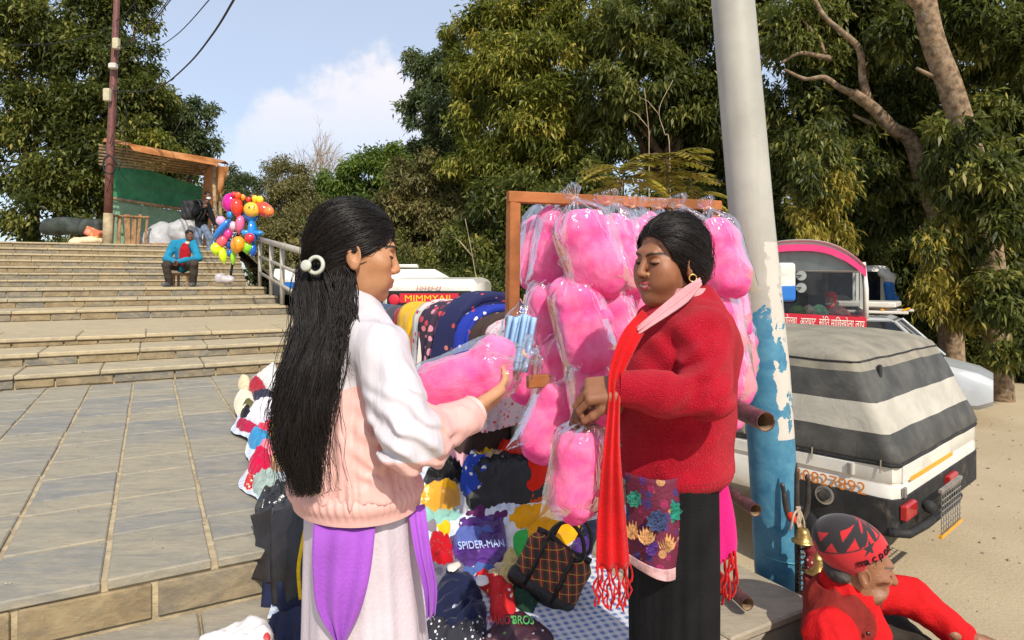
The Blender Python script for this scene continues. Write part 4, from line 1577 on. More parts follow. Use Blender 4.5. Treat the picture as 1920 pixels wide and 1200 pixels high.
# red powder in the parting and on the brow
x, y, z = hv[:, 0], hv[:, 1], hv[:, 2]
m = np.clip((1 - (np.abs(y) / .007)) * 2, 0, 1) * np.clip((z - .062) / .01, 0, 1) * (x > .02) * .85
m = np.maximum(m, np.clip(2 - 2 * np.sqrt((y / .0035) ** 2 + ((z - .028) / .004) ** 2), 0, 1) * (x > .07))
hcol = hcol * (1 - m[:, None]) + np.array((.55, .02, .02)) * m[:, None]
hw = to_world(hv, wM, wc, WS)
neck0 = P(1280, 585, 1.64)
hip = P(1262, 905, 1.63)
sh_l = P(1318, 628, 1.50)
el_l = P(1330, 738, 1.42)
wr_l = P(1166, 727, 1.43)
sh_r = neck0 - wl * .16 + Vector((0, 0, -.05))
el_r = P(1230, 790, 1.78)
wr_r = P(1150, 752, 1.60)
core = [C(neck0 - Vector((0, 0, .14)), hip, .10, .085, .03, wf, .85), C(P(1270, 550, 1.64), neck0, .046, .05, .02),
        C(sh_l, el_l, .05, .042, .02), C(el_l, wr_l, .04, .028, .02), C(sh_r, el_r, .05, .042, .02), C(el_r, wr_r, .04, .028, .02)]
for s in (1, -1):
    a = hip + wl * .045 * s
    k = Vector((a.x, a.y, .48)) + wf * .02
    e = Vector((a.x, a.y, .09))
    core += [C(a, k, .058, .048, .03), C(k, e, .044, .038, .02), C(e - wf * .04 + Vector((0, 0, -.05)), e + wf * .14 + Vector((0, 0, -.055)), .036, .03, .03)]
cv, cf = skin(core, .010)
h1 = hand_prims(wr_l + Vector((.004, 0, 0)), (-1, .10, -.12), (-.25, .55, -.75), 1, (.85, .9, .95, 1.0), .93, .02, (.8, .25, .45), .25)
h2 = hand_prims(P(1146, 752, 1.52), (-1, -.25, -.12), (-.1, -.45, -.8), -1, (.95, 1.0, 1.05, 1.1), .92, .02, (.85, .25, .5), .3)
v1, f1 = skin(h1, .0027)
v2, f2 = skin(h2, .0027)
bv, bf = join_parts([(hw, hf), (cv, cf), (v1, f1), (v2, f2)])
bcol = np.concatenate([hcol, body_color(cv, SKIN_W), body_color(v1, (.27, .115, .058)), body_color(v2, (.24, .10, .05))])
obj('body', bv, bf, m_skin, woman, smooth=True, attrs={'col': bcol})
# --- hair in a low bun
cap = [E((-.016, 0, .036), (.1035, .086, .0885), .02), E((-.070, .0, -.030), (.052, .064, .066), .03),
       E((-.03, 0, -.025), (.06, .089, .055), .03),
       CUT(E((.114, 0, -.030), (.080, .14, .115), .012)), CUT(E((.046, .095, -.070), (.052, .035, .052), .012)), CUT(E((.046, -.095, -.070), (.052, .035, .052), .012)), CUT(E((-.004, .100, -.058), (.026, .034, .032), .006))]
kv, kf = skin(cap, .003)
g = np.random.default_rng(14)
st = []
for k in range(2600):
    th = g.uniform(-1.6, 1.6)
    ph = g.uniform(-.35, 1.3)
    st.append((-.016 + .1035 * math.cos(th) * math.cos(ph), .086 * math.sin(th) * math.cos(ph), .036 + .0885 * math.sin(ph)))
st = np.array(st)
st = st[field(st.astype(np.float32), cap) < .004]
sp_ = comb(cap[:3], st, (-.118, .0, -.06), .002, 14, .002, 15)
sv, sf = strands_mesh(sp_, .0011)
fl_ = comb(cap[:3], st[::9], (-.118, .0, -.06), .0055, 14, .009, 16)
flv, flf = strands_mesh(fl_, .0005)
hvv, hff = join_parts([(to_world(flv, wM, wc, WS), flf), (to_world(kv, wM, wc, WS), kf), (to_world(sv, wM, wc, WS), sf)])
hair = obj('hair', hvv, hff, m_hair_brown, woman, smooth=True)
m_gold = base_mat('gold', (.75, .50, .16), .3, .5, .05, 20, metal=.9)
mb = MB()
e0 = Vector(to_world(np.array([[.0, .086, -.048]]), wM, wc, WS)[0])
mb.tube([e0 + Vector((math.cos(a) * .009, -.002, math.sin(a) * .009)) for a in np.linspace(0, 6.28, 17)], .002, 6)
mb.build('earring', m_gold, woman, smooth=True)
n0 = Vector(to_world(np.array([[.0985, .0215, -.033]]), wM, wc, WS)[0])
MB().ball(n0, .0026).build('nose_stud', m_gold, woman, smooth=True)
# --- cardigan
def knit_mat(name, col):
    m, t, b = new_mat(name)
    N = NT(t)
    co = N.coord('Object')
    nz = N.noise(co, 12, 5)
    c = N.mix(N.ramp(nz, .3, .7), tuple(x * .78 for x in col), col)
    fl = N.noise(co, 330, 3, .7)
    c = N.mix(N.math('MULTIPLY', N.ramp(fl, .58, .70), .38), c, (.70, .12, .14))
    N.set(b.inputs['Base Color'], c)
    b.inputs['Roughness'].default_value = .95
    b.inputs['Specular IOR Level'].default_value = .1
    b.inputs['Sheen Weight'].default_value = .22
    b.inputs['Sheen Tint'].default_value = (1, .35, .35, 1)
    vo = N.voro(co, 330)
    hgt = N.math('ADD', N.math('MULTIPLY', vo, -.9), N.math('MULTIPLY', fl, .5))
    N.set(b.inputs['Normal'], N.bump(hgt, .8, .005))
    return m
m_card = knit_mat('red_knit', (.46, .006, .022))
torso_w = [C(P(1279, 655, 1.64), P(1264, 868, 1.64), .136, .144, .05),
           E(P(1228, 705, 1.61), (.09, .13, .11), .06), E(P(1316, 645, 1.61), (.066, .12, .10), .07),
           C(sh_l + Vector((0, .02, -.01)), sh_r, .066, .07, .06),
           C(P(1296, 572, 1.645), P(1288, 632, 1.64), .050, .10, .05)]
w_cut = CUT(B((P(1264, 0, 1.64).x, 1.64, P(0, 878, 1.64).z - .3), (.5, .5, .3), .01, .006))
sleeve_w = [C(sh_l, el_l, .068, .058, .006), C(el_l, P(1240, 738, 1.415), .054, .047, .015), C(P(1240, 738, 1.415), P(1172, 728, 1.43), .047, .038, .02),
            C(sh_r, el_r, .075, .065, .03), C(el_r, P(1165, 755, 1.64), .06, .042, .03)]
def knit_disp(p):
    q = p * np.array([1, 1, .8], np.float32)
    f = vnoise(q, 15, 11) * .006 + vnoise(q, 34, 12) * .002 + (np.abs(vnoise(q, 11, 31)) - .3) * .010
    dd = p - np.array(P(1310, 735, 1.43), np.float32)
    r = np.linalg.norm(dd * np.array([1, 1, .8], np.float32), axis=1)
    f = f + np.exp(-(r / .07) ** 2) * .010 * np.sin(dd[:, 2] * 105 - dd[:, 0] * 75 + vnoise(p, 22, 4) * 2.0)
    dd = p - np.array(P(1262, 665, 1.50), np.float32)
    r = np.linalg.norm(dd, axis=1)
    f = f + np.exp(-(r / .08) ** 2) * .006 * np.sin(dd[:, 0] * 75 + dd[:, 2] * 60)
    zz = np.clip((P(0, 860, 1.6).z - p[:, 2]) / .05, 0, 1)
    f = f - zz * .006
    return f
jv, jf = skin(torso_w + [w_cut] + sleeve_w, .0045, knit_disp)
obj('cardigan', jv, jf, m_card, woman, smooth=True)
a0, a1 = P(1264, 868, 1.64), P(1264, 896, 1.64)
gathered('hem_band', lambda t: (a0.lerp(a1, t), wf, wl * 1.0, .138 + .010 * math.sin(t * math.pi) - .008 * t), 6, 240, m_card, woman, 80, .006)
cd = (wr_l - el_l).normalized()
ca = cd.cross(Vector((0, 0, 1))).normalized()
cb = ca.cross(cd)
gathered('cuff', lambda t: (P(1190, 731, 1.428).lerp(P(1160, 726, 1.432), t), ca, cb, .042 - .004 * t), 5, 60, m_card, woman, 26, .02)
m_button = base_mat('button', (.03, .015, .012), .25, .6, .1, 20)
for q in ((1166, 655, 1.485), (1160, 835, 1.49)):
    MB().ball(P(*q), (.009, .004, .009), 12, 6).build('button', m_button, woman, smooth=True)
# --- pink shirt collar crossing the neck
m_collar = base_mat('pink_muslin', (.62, .30, .32), .8, .2, .1, 12, .3, 200)
gathered('shirt_neckband', lambda t: (P(1281, 590, 1.635).lerp(P(1277, 540, 1.635), t), wf, wl, .074 - .012 * t), 5, 60, m_collar, woman, 9, .02)
v, f = ribbon_panel([P(1312, 520, 1.56), P(1280, 540, 1.535), P(1248, 566, 1.515), P(1222, 588, 1.50), P(1203, 604, 1.49), P(1192, 614, 1.485)],
                    [P(1316, 534, 1.545), P(1290, 566, 1.515), P(1254, 592, 1.49), P(1226, 610, 1.478), P(1208, 622, 1.475), P(1198, 628, 1.475)], .004, 14, .006, 2.3, 8)
obj('shirt_collar', v, f, m_collar, woman, smooth=True)
# --- scarf down the front with a knotted fringe
m_scarf = base_mat('scarlet_scarf', (.54, .006, .008), .85, .15, .14, 7, .45, 200, sheen=.15)
v, f = ribbon_panel([P(1204, 580, 1.56), P(1168, 622, 1.47), P(1143, 690, 1.425), P(1139, 760, 1.40), P(1130, 850, 1.40), P(1120, 960, 1.405), P(1117, 1066, 1.41)],
                    [P(1222, 600, 1.52), P(1193, 652, 1.445), P(1168, 710, 1.42), P(1163, 770, 1.395), P(1164, 850, 1.395), P(1173, 960, 1.40), P(1182, 1062, 1.405)], .004, 20, .007, 2.4, 10)
scarf = obj('scarf', v, f, m_scarf, woman, smooth=True)
mb = MB()
g = random.Random(9)
for i in range(15):
    t = i / 14
    a = P(1117 + 64 * t, 1066 - 4 * t, 1.407)
    L = g.uniform(.075, .10)
    pts = [a + Vector((g.uniform(-.006, .006), g.uniform(-.006, .006), -L * k / 6)) for k in range(7)]
    pts[0] = a + Vector((0, 0, .004))
    one = MB().tube(curve_pts(pts, 3), [.0032] + [.0022] * 6 + [.0034] + [.0022] * 9 + [.003, .001], 5)
    one.build('tassel', m_scarf, scarf, smooth=True)
# other end of the scarf behind her back
m_pinkscarf = base_mat('magenta_shawl', (.60, .012, .17), .8, .2, .08, 7, .3, 220, sheen=.15)
v, f = ribbon_panel([P(1318, 898, 1.60), P(1328, 970, 1.60), P(1340, 1030, 1.60), P(1347, 1062, 1.60)], [P(1360, 890, 1.62), P(1376, 960, 1.62), P(1382, 1010, 1.62), P(1382, 1032, 1.62)], .004, 8, .006, 1.2, 10)
sh = obj('shawl_end', v, f, m_pinkscarf, woman, smooth=True)
for i in range(8):
    a = P(1347 + 32 * i / 7, 1060 - 28 * i / 7, 1.605)
    L = g.uniform(.08, .12)
    pts = [a + Vector((g.uniform(-.007, .007), g.uniform(-.006, .006), -L * k / 5)) for k in range(6)]
    MB().tube(curve_pts(pts, 3), .0035, 5).build('tassel', m_scarf, sh, smooth=True)
# --- black trousers
m_black = base_mat('black_cloth', (.010, .010, .011), .85, .15, .2, 8, .3, 150)
rings = []
c0, c1 = P(1262, 890, 1.635), P(1262, 1190, 1.65)
for i in range(30):
    t = i / 29
    z_ = c0.z + (.06 - c0.z) * t
    c = c0.lerp(c1, t * .4)
    c.z = z_
    w = .108 + .010 * math.sin(t * 3.1)
    ring = []
    for j in range(140):
        th = 2 * math.pi * j / 140
        fo = 1 + (.008 + .05 * t) * math.sin(th * 13 + 1.7 * math.sin(th * 4)) + .015 * math.sin(th * 31) * t
        ring.append(c + wf * math.cos(th) * (w - .02 * t) * fo + wl * math.sin(th) * (.132 - .01 * t) * fo)
    rings.append(ring)
MB().loft(rings, cap=False).build('trousers', m_black, woman, smooth=True)
# --- embroidered apron cloth
def embroidery():
    m, t, b = new_mat('embroidered_cloth')
    N = NT(t)
    co = N.coord('Object')
    cell = N.voro(co, 42, 'F1', 'Color')
    dist = N.voro(co, 42, 'F1', 'Distance')
    sepc = N.n('ShaderNodeSeparateColor')
    t.links.new(cell, sepc.inputs[0])
    c = N.mix(N.math('GREATER_THAN', sepc.outputs[0], .5), (.30, .012, .085), (.10, .02, .16))
    c = N.mix(N.math('GREATER_THAN', sepc.outputs[1], .72), c, (.05, .03, .16))
    c = N.mix(N.math('GREATER_THAN', sepc.outputs[2], .82), c, (.50, .25, .10))
    c = N.mix(N.math('GREATER_THAN', dist, .42), c, (.16, .01, .04))
    th = N.noise(co, 260, 2)
    c = N.mix(N.math('MULTIPLY', N.ramp(th, .45, .6), .4), c, (.02, .01, .02))
    N.set(b.inputs['Base Color'], c)
    b.inputs['Roughness'].default_value = .7
    N.set(b.inputs['Normal'], N.bump(N.noise(co, 180, 3), .7, .004))
    return m
AD = 1.545
def AP(px, py):
    return P(px, py, AD - .062 * math.sin(math.pi * min(1, max(0, (px - 1172) / 116))) - .006)
apL = [P(1172, 885, AD), P(1174, 960, AD), P(1174, 1000, AD), P(1173, 1040, AD)]
apR = [P(1290, 885, AD), P(1288, 970, AD), P(1283, 1020, AD), P(1276, 1062, AD)]
v, f = ribbon_panel(apL, apR, .004, 18, .003, 1.0, 10, belly=.062)
ap = obj('apron', v, f, embroidery(), woman, smooth=True)
m_band = base_mat('pale_pink_band', (.60, .36, .36), .8, .2, .2, 40, .3, 150)
v, f = ribbon_panel([P(1172, 1034, AD - .004), P(1172, 1044, AD - .004), P(1174, 1050, AD - .004)], [P(1277, 1056, AD - .004), P(1276, 1070, AD - .004), P(1274, 1079, AD - .004)], .005, 18, .003, 1.0, 6, belly=.062)
obj('apron_band', v, f, m_band, ap, smooth=True)
def rosette(c, r, col, parent, seed, name='embroidered_flower'):
    mb = MB()
    g = random.Random(seed)
    for ring, (rr, n) in enumerate(((1, 9), (.66, 7), (.34, 5))):
        for k in range(n):
            a = 2 * math.pi * k / n + ring * .5
            p0 = Vector(c) + Vector((0, -.002 - .0016 * ring, 0))
            d = Vector((math.cos(a), -.05, math.sin(a)))
            s_ = Vector((-math.sin(a), 0, math.cos(a)))
            L = r * rr
            mb.add([p0 + d * L * .1, p0 + d * L * .6 + s_ * L * .36 + Vector((0, -.0012, 0)), p0 + d * L, p0 + d * L * .6 - s_ * L * .36], [(0, 3, 2, 1)])
    mb.build(name, base_mat('thread', col, .55, .4, .4, 90, .5, 200), parent)
rosette(AP(1256, 958), .030, (.008, .22, .15), ap, 1)
rosette(AP(1232, 976), .028, (.03, .05, .14), ap, 2)
rosette(AP(1190, 935), .022, (.01, .16, .11), ap, 3)
rosette(AP(1222, 1030), .016, (.08, .02, .20), ap, 5)
def paisley(c, h, parent):
    mb = MB()
    for k in range(7):
        a = (k - 3) * .32
        tip = Vector(c) + Vector((math.sin(a) * h * .55, -.002, math.cos(a) * h * .9 - h * .4))
        b_ = Vector(c) + Vector((math.sin(a) * h * .08, -.002, -h * .45))
        s_ = Vector((math.cos(a), 0, -math.sin(a))) * h * .10
        m_ = b_.lerp(tip, .55) + Vector((0, -.0015, 0))
        mb.add([b_, m_ + s_, tip, m_ - s_], [(0, 3, 2, 1)])
    mb.build('gold_motif', base_mat('gold_thread', (.55, .27, .10), .5, .5, .35, 80, .5, 160), parent)
for q in ((1212, 1004), (1250, 1018), (1186, 994)):
    paisley(AP(*q), .050, ap)
# ================================================================== tall pole
def pole_mat():
    m, t, b = new_mat('painted_pole')
    N = NT(t)
    pos = N.n('ShaderNodeNewGeometry').outputs['Position']
    sp = N.n('ShaderNodeSeparateXYZ')
    t.links.new(pos, sp.inputs[0])
    z = sp.outputs[2]
    big = N.noise(pos, 3.5, 5, .6)
    fine = N.noise(pos, 14, 7, .65, .5)
    grey = N.mix(N.ramp(big, .3, .7), (.36, .345, .295), (.46, .44, .38))
    st = N.n('ShaderNodeMapping')
    st.inputs['Scale'].default_value = (9, 9, .7)
    t.links.new(pos, st.inputs[0])
    streak = N.ramp(N.noise(st.outputs[0], 3, 5, .6), .5, .75)
    grey = N.mix(N.math('MULTIPLY', streak, .35), grey, (.33, .29, .23))
    blue = N.mix(N.ramp(fine, .35, .7), (.035, .165, .28), (.085, .26, .37))
    blue = N.mix(N.math('MULTIPLY', streak, .45), blue, (.10, .20, .22))
    low = N.ramp(N.math('ADD', N.math('MULTIPLY', z, -1), N.math('MULTIPLY', big, .6)), .0, .75)
    blue = N.mix(N.math('MULTIPLY', low, .55), blue, (.20, .26, .22))
    edge_ = N.math('ADD', z, N.math('MULTIPLY', N.math('SUBTRACT', fine, .5), .35))
    isblue = N.math('LESS_THAN', edge_, 1.27)
    c = N.mix(isblue, grey, blue)
    # torn remains of pasted paper
    band = N.math('MULTIPLY', N.ramp(z, .72, .80), N.math('SUBTRACT', 1, N.ramp(z, 1.50, 1.58)))
    side = N.ramp(N.math('SUBTRACT', sp.outputs[0], N.math('MULTIPLY', z, -.075)), 1.085, 1.12)
    tear = N.noise(pos, 8.5, 6, .6, .9)
    tear2 = N.math('GREATER_THAN', N.math('ADD', tear, N.math('MULTIPLY', N.math('SUBTRACT', side, .62), .28)), .545)
    c = N.mix(N.math('MULTIPLY', tear2, N.math('GREATER_THAN', band, .5)), c, N.mix(big, (.52, .48, .41), (.62, .58, .51)))
    # scratches, chips
    ch = N.math('GREATER_THAN', N.noise(pos, 38, 4, .7), .70)
    c = N.mix(N.math('MULTIPLY', ch, .5), c, (.30, .27, .22))
    N.set(b.inputs['Base Color'], c)
    b.inputs['Roughness'].default_value = .48
    b.inputs['Specular IOR Level'].default_value = .4
    N.set(b.inputs['Normal'], N.bump(N.math('ADD', tear2, N.math('MULTIPLY', fine, .6)), .25, .004))
    return m
pole = thing('street_pole', 'thick grey metal pole with peeling blue lower half', 'pole', (1.115, 2.62, ROAD))
pts = [(1474, 1700, 2.6, 44), (1462, 1100, 2.6, 43), (1450, 900, 2.6, 42), (1437, 700, 2.6, 41.5), (1408, 400, 2.61, 40), (1374, 0, 2.63, 38.5), (1350, -300, 2.66, 37), (1325, -700, 2.7, 35)]
pp = [P(*p[:3]) for p in pts]
MB().tube(pp, [p[3] / FPX * p[2] for p in pts], 48).build('shaft', pole_mat(), pole, smooth=True)
m_string = base_mat('blue_string', (.10, .32, .40), .7, .2, .1, 30)
c0 = P(1461, 1034, 2.6)
MB().tube([c0 + Vector((math.cos(a) * .095, math.sin(a) * .095, .006 * math.sin(a) - .012 * math.cos(a))) for a in np.linspace(0, 6.283, 49)], .0035, 6).build('string', m_string, pole, smooth=True)

# --- cut ends of the old railing
def rust_mat(name, col):
    m, t, b = new_mat(name)
    N = NT(t)
    co = N.coord('Object')
    c = N.mix(N.ramp(N.noise(co, 28, 6, .7), .42, .6), col, (.12, .035, .035))
    c = N.mix(N.ramp(N.noise(co, 70, 5, .7), .60, .68), c, (.40, .26, .22))
    N.set(b.inputs['Base Color'], c)
    b.inputs['Roughness'].default_value = .45
    N.set(b.inputs['Normal'], N.bump(N.noise(co, 90, 4), .5, .004))
    return m
m_pipe = rust_mat('maroon_pipe_paint', (.055, .018, .018))
m_pipe_in = base_mat('pipe_inside', (.36, .25, .15), .9, .1, .25, 20, .4, 60)
def hollow_pipe(label, a, b_, r):
    t = thing('broken_rail_pipe', label, 'pipe', a, 'cut pipe ends of the old railing')
    a, b_ = Vector(a), Vector(b_)
    d = (b_ - a).normalized()
    x = d.cross(Vector((0, 0, 1))).normalized()
    y = x.cross(d)
    n = 32
    ring = lambda c, rr: [c + (x * math.cos(2 * math.pi * j / n) + y * math.sin(2 * math.pi * j / n)) * rr for j in range(n)]
    MB().loft([ring(b_, r), ring(a, r), ring(a, r * .88)], cap=False).build('pipe', m_pipe, t, smooth=False)
    smooth_by_angle(t.children[0])
    MB().loft([ring(a + d * .0005, r * .88), ring(a + d * .5, r * .87)], cap=False).build('bore', m_pipe_in, t, smooth=True)
hollow_pipe('thick maroon pipe end sticking out beside the woman\'s elbow', P(1436, 791, 2.0), P(1436, 791, 2.0) + Vector((-.12, 1.05, 0)), .031)
hollow_pipe('thinner maroon pipe end at the woman\'s hip', P(1417, 957, 2.28), P(1417, 957, 2.28) + Vector((-.13, .95, 0)), .0225)
hollow_pipe('low maroon pipe end just above the stone ledge', P(1402, 1133, 2.20), P(1402, 1133, 2.20) + Vector((-.15, .80, 0)), .0225)

# ================================================================== wooden rack for the candy floss
m_wood = base_mat('orange_timber', (.36, .13, .045), .75, .2, .2, 6, .4, 30, grime=(.20, .07, .03), gamt=.5)
rk = thing('wooden_rack', 'reddish timber rack hung with pink candy floss', 'rack', (P(962, 0, 2.15).x, 2.15, Z1))
def beam(name, a, b_, w, d, parent, mat=m_wood):
    a, b_ = Vector(a), Vector(b_)
    ax = (b_ - a)
    L = ax.length
    ax.normalize()
    up = Vector((0, 0, 1)) if abs(ax.z) < .8 else EU
    y = up.cross(ax).normalized()
    z = ax.cross(y)
    M = Matrix((ax, y, z)).transposed()
    return MB().box((a + b_) / 2, (L, d, w), M=M, bev=.003).build(name, mat, parent)
rk_a = P(952, 369, 2.14)
rk_b = P(1350, 386, 2.47)
beam('crossbar', rk_a, rk_b, .038, .026, rk)
beam('post', P(963, 360, 2.155), P(959, 712, 2.155), .040, .034, rk)
far = rk_b - EU * .02
beam('post', Vector((far.x, far.y + .03, far.z + .02)), Vector((far.x, far.y + .03, Z1)), .04, .034, rk)
beam('lower_board', P(989, 716, 2.10), P(1330, 690, 2.38), .042, .024, rk)
# ================================================================== candy floss
def floss_mat():
    m, t, b = new_mat('pink_floss')
    N = NT(t)
    co = N.coord('Object')
    nz = N.noise(co, 9, 6, .6, .4)
    c = N.mix(N.ramp(nz, .32, .7), (.94, .085, .32), (.96, .26, .46))
    N.set(b.inputs['Base Color'], c)
    b.inputs['Roughness'].default_value = .95
    b.inputs['Specular IOR Level'].default_value = .05
    b.inputs['Subsurface Weight'].default_value = .55
    b.inputs['Subsurface Radius'].default_value = (1.0, .45, .6)
    b.inputs['Subsurface Scale'].default_value = .03
    mp = N.n('ShaderNodeMapping')
    mp.inputs['Scale'].default_value = (1, 1, .45)
    t.links.new(co, mp.inputs[0])
    N.set(b.inputs['Normal'], N.bump(N.noise(mp.outputs[0], 60, 7, .75, 1.0), .55, .01))
    return m
m_floss = floss_mat()
def plastic_mat(name, haze=.012, tint=(.985, .975, .985), gl=.55):
    m = bpy.data.materials.new(name)
    m.use_nodes = True
    t = m.node_tree
    t.nodes.clear()
    N = NT(t)
    out = N.n('ShaderNodeOutputMaterial')
    tr = N.n('ShaderNodeBsdfTransparent')
    tr.inputs[0].default_value = (*tint, 1)
    gs = N.n('ShaderNodeBsdfGlossy')
    gs.inputs['Roughness'].default_value = .09
    gs.inputs['Color'].default_value = (.95, .95, .95, 1)
    df = N.n('ShaderNodeBsdfDiffuse')
    df.inputs['Color'].default_value = (.85, .82, .85, 1)
    co = N.coord('Object')
    mpz = N.n('ShaderNodeMapping')
    mpz.inputs['Scale'].default_value = (1, 1, .35)
    t.links.new(co, mpz.inputs[0])
    w = N.noise(mpz.outputs[0], 17, 4, .55, 1.4)
    bmp = N.bump(w, .45, .02)
    t.links.new(bmp, gs.inputs['Normal'])
    fr = N.n('ShaderNodeFresnel')
    fr.inputs['IOR'].default_value = 1.45
    t.links.new(bmp, fr.inputs['Normal'])
    m1 = N.n('ShaderNodeMixShader')
    m1.inputs[0].default_value = haze
    t.links.new(tr.outputs[0], m1.inputs[1])
    t.links.new(df.outputs[0], m1.inputs[2])
    m2 = N.n('ShaderNodeMixShader')
    fa = N.math('MULTIPLY', fr.outputs[0], gl, True)
    t.links.new(fa, m2.inputs[0])
    t.links.new(m1.outputs[0], m2.inputs[1])
    t.links.new(gs.outputs[0], m2.inputs[2])
    t.links.new(m2.outputs[0], out.inputs['Surface'])
    return m
m_plastic = plastic_mat('clear_plastic')
m_rubber = base_mat('rubber_band', (.62, .36, .22), .6, .3, .1, 20)
def floss_bag_proto(label, seed, w=.085, h=.27, lumps=2):
    """bag along +Z, knot near z = 0, filled part below; real size in metres"""
    g = random.Random(seed)
    t = thing('candy_floss_bag', label, 'candy floss', (0, 0, 0), 'bagged candy floss')
    pr = []
    zs = [-.055 - (h - .10) * (i + .5) / lumps for i in range(lumps)]
    pr.append(C((g.uniform(-.006, .006), 0, -.055 - w * .75), (g.uniform(-.01, .01), 0, -h + w * .72), w * .84, w * .90, .03))
    for i, z in enumerate(zs):
        pr.append(E((g.uniform(-.012, .012), g.uniform(-.008, .008), z), (w * g.uniform(.92, 1.02), w * g.uniform(.78, .88), (h - .08) / lumps * g.uniform(.60, .68)), .022))
        for k in range(1):
            a = g.uniform(0, 6.28)
            pr.append(E((math.cos(a) * w * .42, math.sin(a) * w * .36, z + g.uniform(-.03, .03)), w * g.uniform(.5, .64), .02))
    v, f = skin(pr, .0062, lambda p: vnoise(p, 26, seed) * .006 + vnoise(p, 62, seed + 3) * .0022 + vnoise(p, 130, seed + 5) * .0008)
    obj('floss', v, f, m_floss, t, smooth=True)
    # plastic skin
    prof = [(.035, .20, .5), (.022, .26, .6), (.008, .16, .5), (0, .10, .35), (-.010, .13, .5), (-.022, .34, .6), (-.038, .62, .7), (-.058, .88, .82), (-.08, 1.0, .86), (-.12, 1.03, .90), (-.17, 1.03, .90), (-.21, 1.03, .88), (-.235, 1.03, .72), (-.255, 1.08, .42), (-.27, 1.12, .16), (-.276, 1.13, .05)]
    n = 56
    rings = []
    for z, rx, ry in prof:
        zz = z if z > -.05 else -.05 + (z + .05) * (h - .05) / .22
        ring = []
        for j in range(n):
            th = 2 * math.pi * j / n
            pin = max(0, min(1, (z + .09) / .08))
            cr = 1 + pin * .20 * math.sin(th * 9 + seed) + pin * .12 * math.sin(th * 17 + 2 * seed) + .018 * math.sin(th * 5 + z * 40 + seed)
            x_, y_ = math.cos(th), math.sin(th)
            if z < -.2:       # the square sealed bottom
                e_ = .7
                x_ = math.copysign(abs(x_) ** e_, x_)
            ring.append((x_ * rx * (w + .004) * cr, y_ * ry * (w + .006) * cr, zz + .006 * math.sin(th * 3 + seed) * (z < -.2)))
        rings.append(ring)
    MB().loft(rings, cap=False).build('plastic_bag', m_plastic, t, smooth=True)
    mb = MB()
    mb.tube([(math.cos(a) * .0095, math.sin(a) * .0065, .002 * math.sin(3 * a)) for a in np.linspace(0, 6.28, 17)], .0035, 6)
    mb.build('tie', m_rubber, t, smooth=True)
    return t
bag_specs = [
    # px, py of the knot, D, tilt (deg, clockwise as seen), yaw, scale, label
    (1028, 384, 2.34, 12, 70, .95, 'topmost bag hanging alone closest to the rack post'),
    (1106, 430, 2.26, -4, 80, 1.0, 'bag tucked behind the two topmost leaning bags'),
    (1172, 470, 2.26, -4, 30, .95, 'bag showing between the woman\'s nose and the topmost row'),
    (1018, 590, 2.32, 14, 10, .95, 'bag peeping out left behind the second row'),
    (1098, 560, 2.24, 2, 45, 1.05, 'bag filling the gap behind the second row'),
    (1140, 640, 2.22, -3, 0, .95, 'bag right behind the woman\'s scarf'),
    (1084, 660, 2.26, 3, 30, 1.0, 'bag filling the gap above the lowest row'),
    (1352, 480, 2.36, -6, 70, .95, 'bag between the topmost and second rows at the pole'),
    (1380, 590, 2.36, -3, 50, .80, 'bag partly over the blue paint of the pole'),
    (1052, 380, 2.26, 8, 20, .92, 'topmost bag nearest the rack post, half hidden by its neighbour'),
    (1076, 372, 2.10, -17, 0, 1.05, 'plump topmost bag leaning right, second from the rack post'),
    (1138, 380, 2.14, -13, 30, .98, 'topmost bag leaning right between the plump bag and the woman\'s forehead'),
    (1186, 388, 2.20, -6, 60, .86, 'topmost bag just above the woman\'s parting'),
    (1234, 390, 2.25, 4, 20, .84, 'topmost bag mostly hidden behind the woman\'s head'),
    (1272, 386, 2.28, -10, 10, .95, 'topmost bag rising over the back of the woman\'s head'),
    (1326, 390, 2.24, -15, 0, .95, 'topmost bag leaning on the tall pole'),
    (1040, 508, 2.22, 10, 40, .92, 'second-row bag closest to the rack post'),
    (1066, 505, 2.08, -14, 0, 1.03, 'second-row bag leaning right left of the woman\'s face'),
    (1140, 515, 2.14, -10, 50, .88, 'second-row bag touching the woman\'s chin'),
    (1330, 520, 2.26, -12, 10, .98, 'second-row bag behind the woman\'s shoulder'),
    (1058, 608, 2.18, 6, 20, .92, 'third-row bag above the short lower board'),
    (1100, 612, 2.08, -6, 0, .95, 'third-row bag above the woman\'s hands'),
    (1360, 622, 2.26, -8, 40, .85, 'third-row bag squeezed between cardigan and pole'),
    (1072, 692, 2.16, 24, 10, .96, 'lowest bag swinging out left under the short board'),
    (1108, 700, 2.10, 4, 60, .74, 'lowest bag hidden behind the woman\'s hands'),
    (1372, 700, 2.30, 3, 0, .62, 'small lowest bag just above the thick pipe end'),
]
protos = [floss_bag_proto('x', 3, .082, .285, 2), floss_bag_proto('x', 5, .078, .30, 3), floss_bag_proto('x', 8, .085, .28, 2), floss_bag_proto('x', 13, .080, .295, 2)]
used = set()
def put_bag(i, loc, rot, sc, label):
    if i in used:
        o = copy_tree(protos[i])
    else:
        o = protos[i]
        used.add(i)
    o.location = loc
    o.rotation_euler = rot
    o.scale = (sc, sc, sc)
    o['label'] = label
    return o
for k, (px, py, D, tilt, yaw, sc, lab) in enumerate(bag_specs):
    M = Matrix.Rotation(R(tilt), 3, 'Y') @ Matrix.Rotation(R(random.uniform(-5, 5)), 3, 'X') @ Matrix.Rotation(R(yaw), 3, 'Z')
    put_bag(k % 4, P(px, py, D), M.to_euler(), sc * 1.12, lab + ' of candy floss' if False else lab)
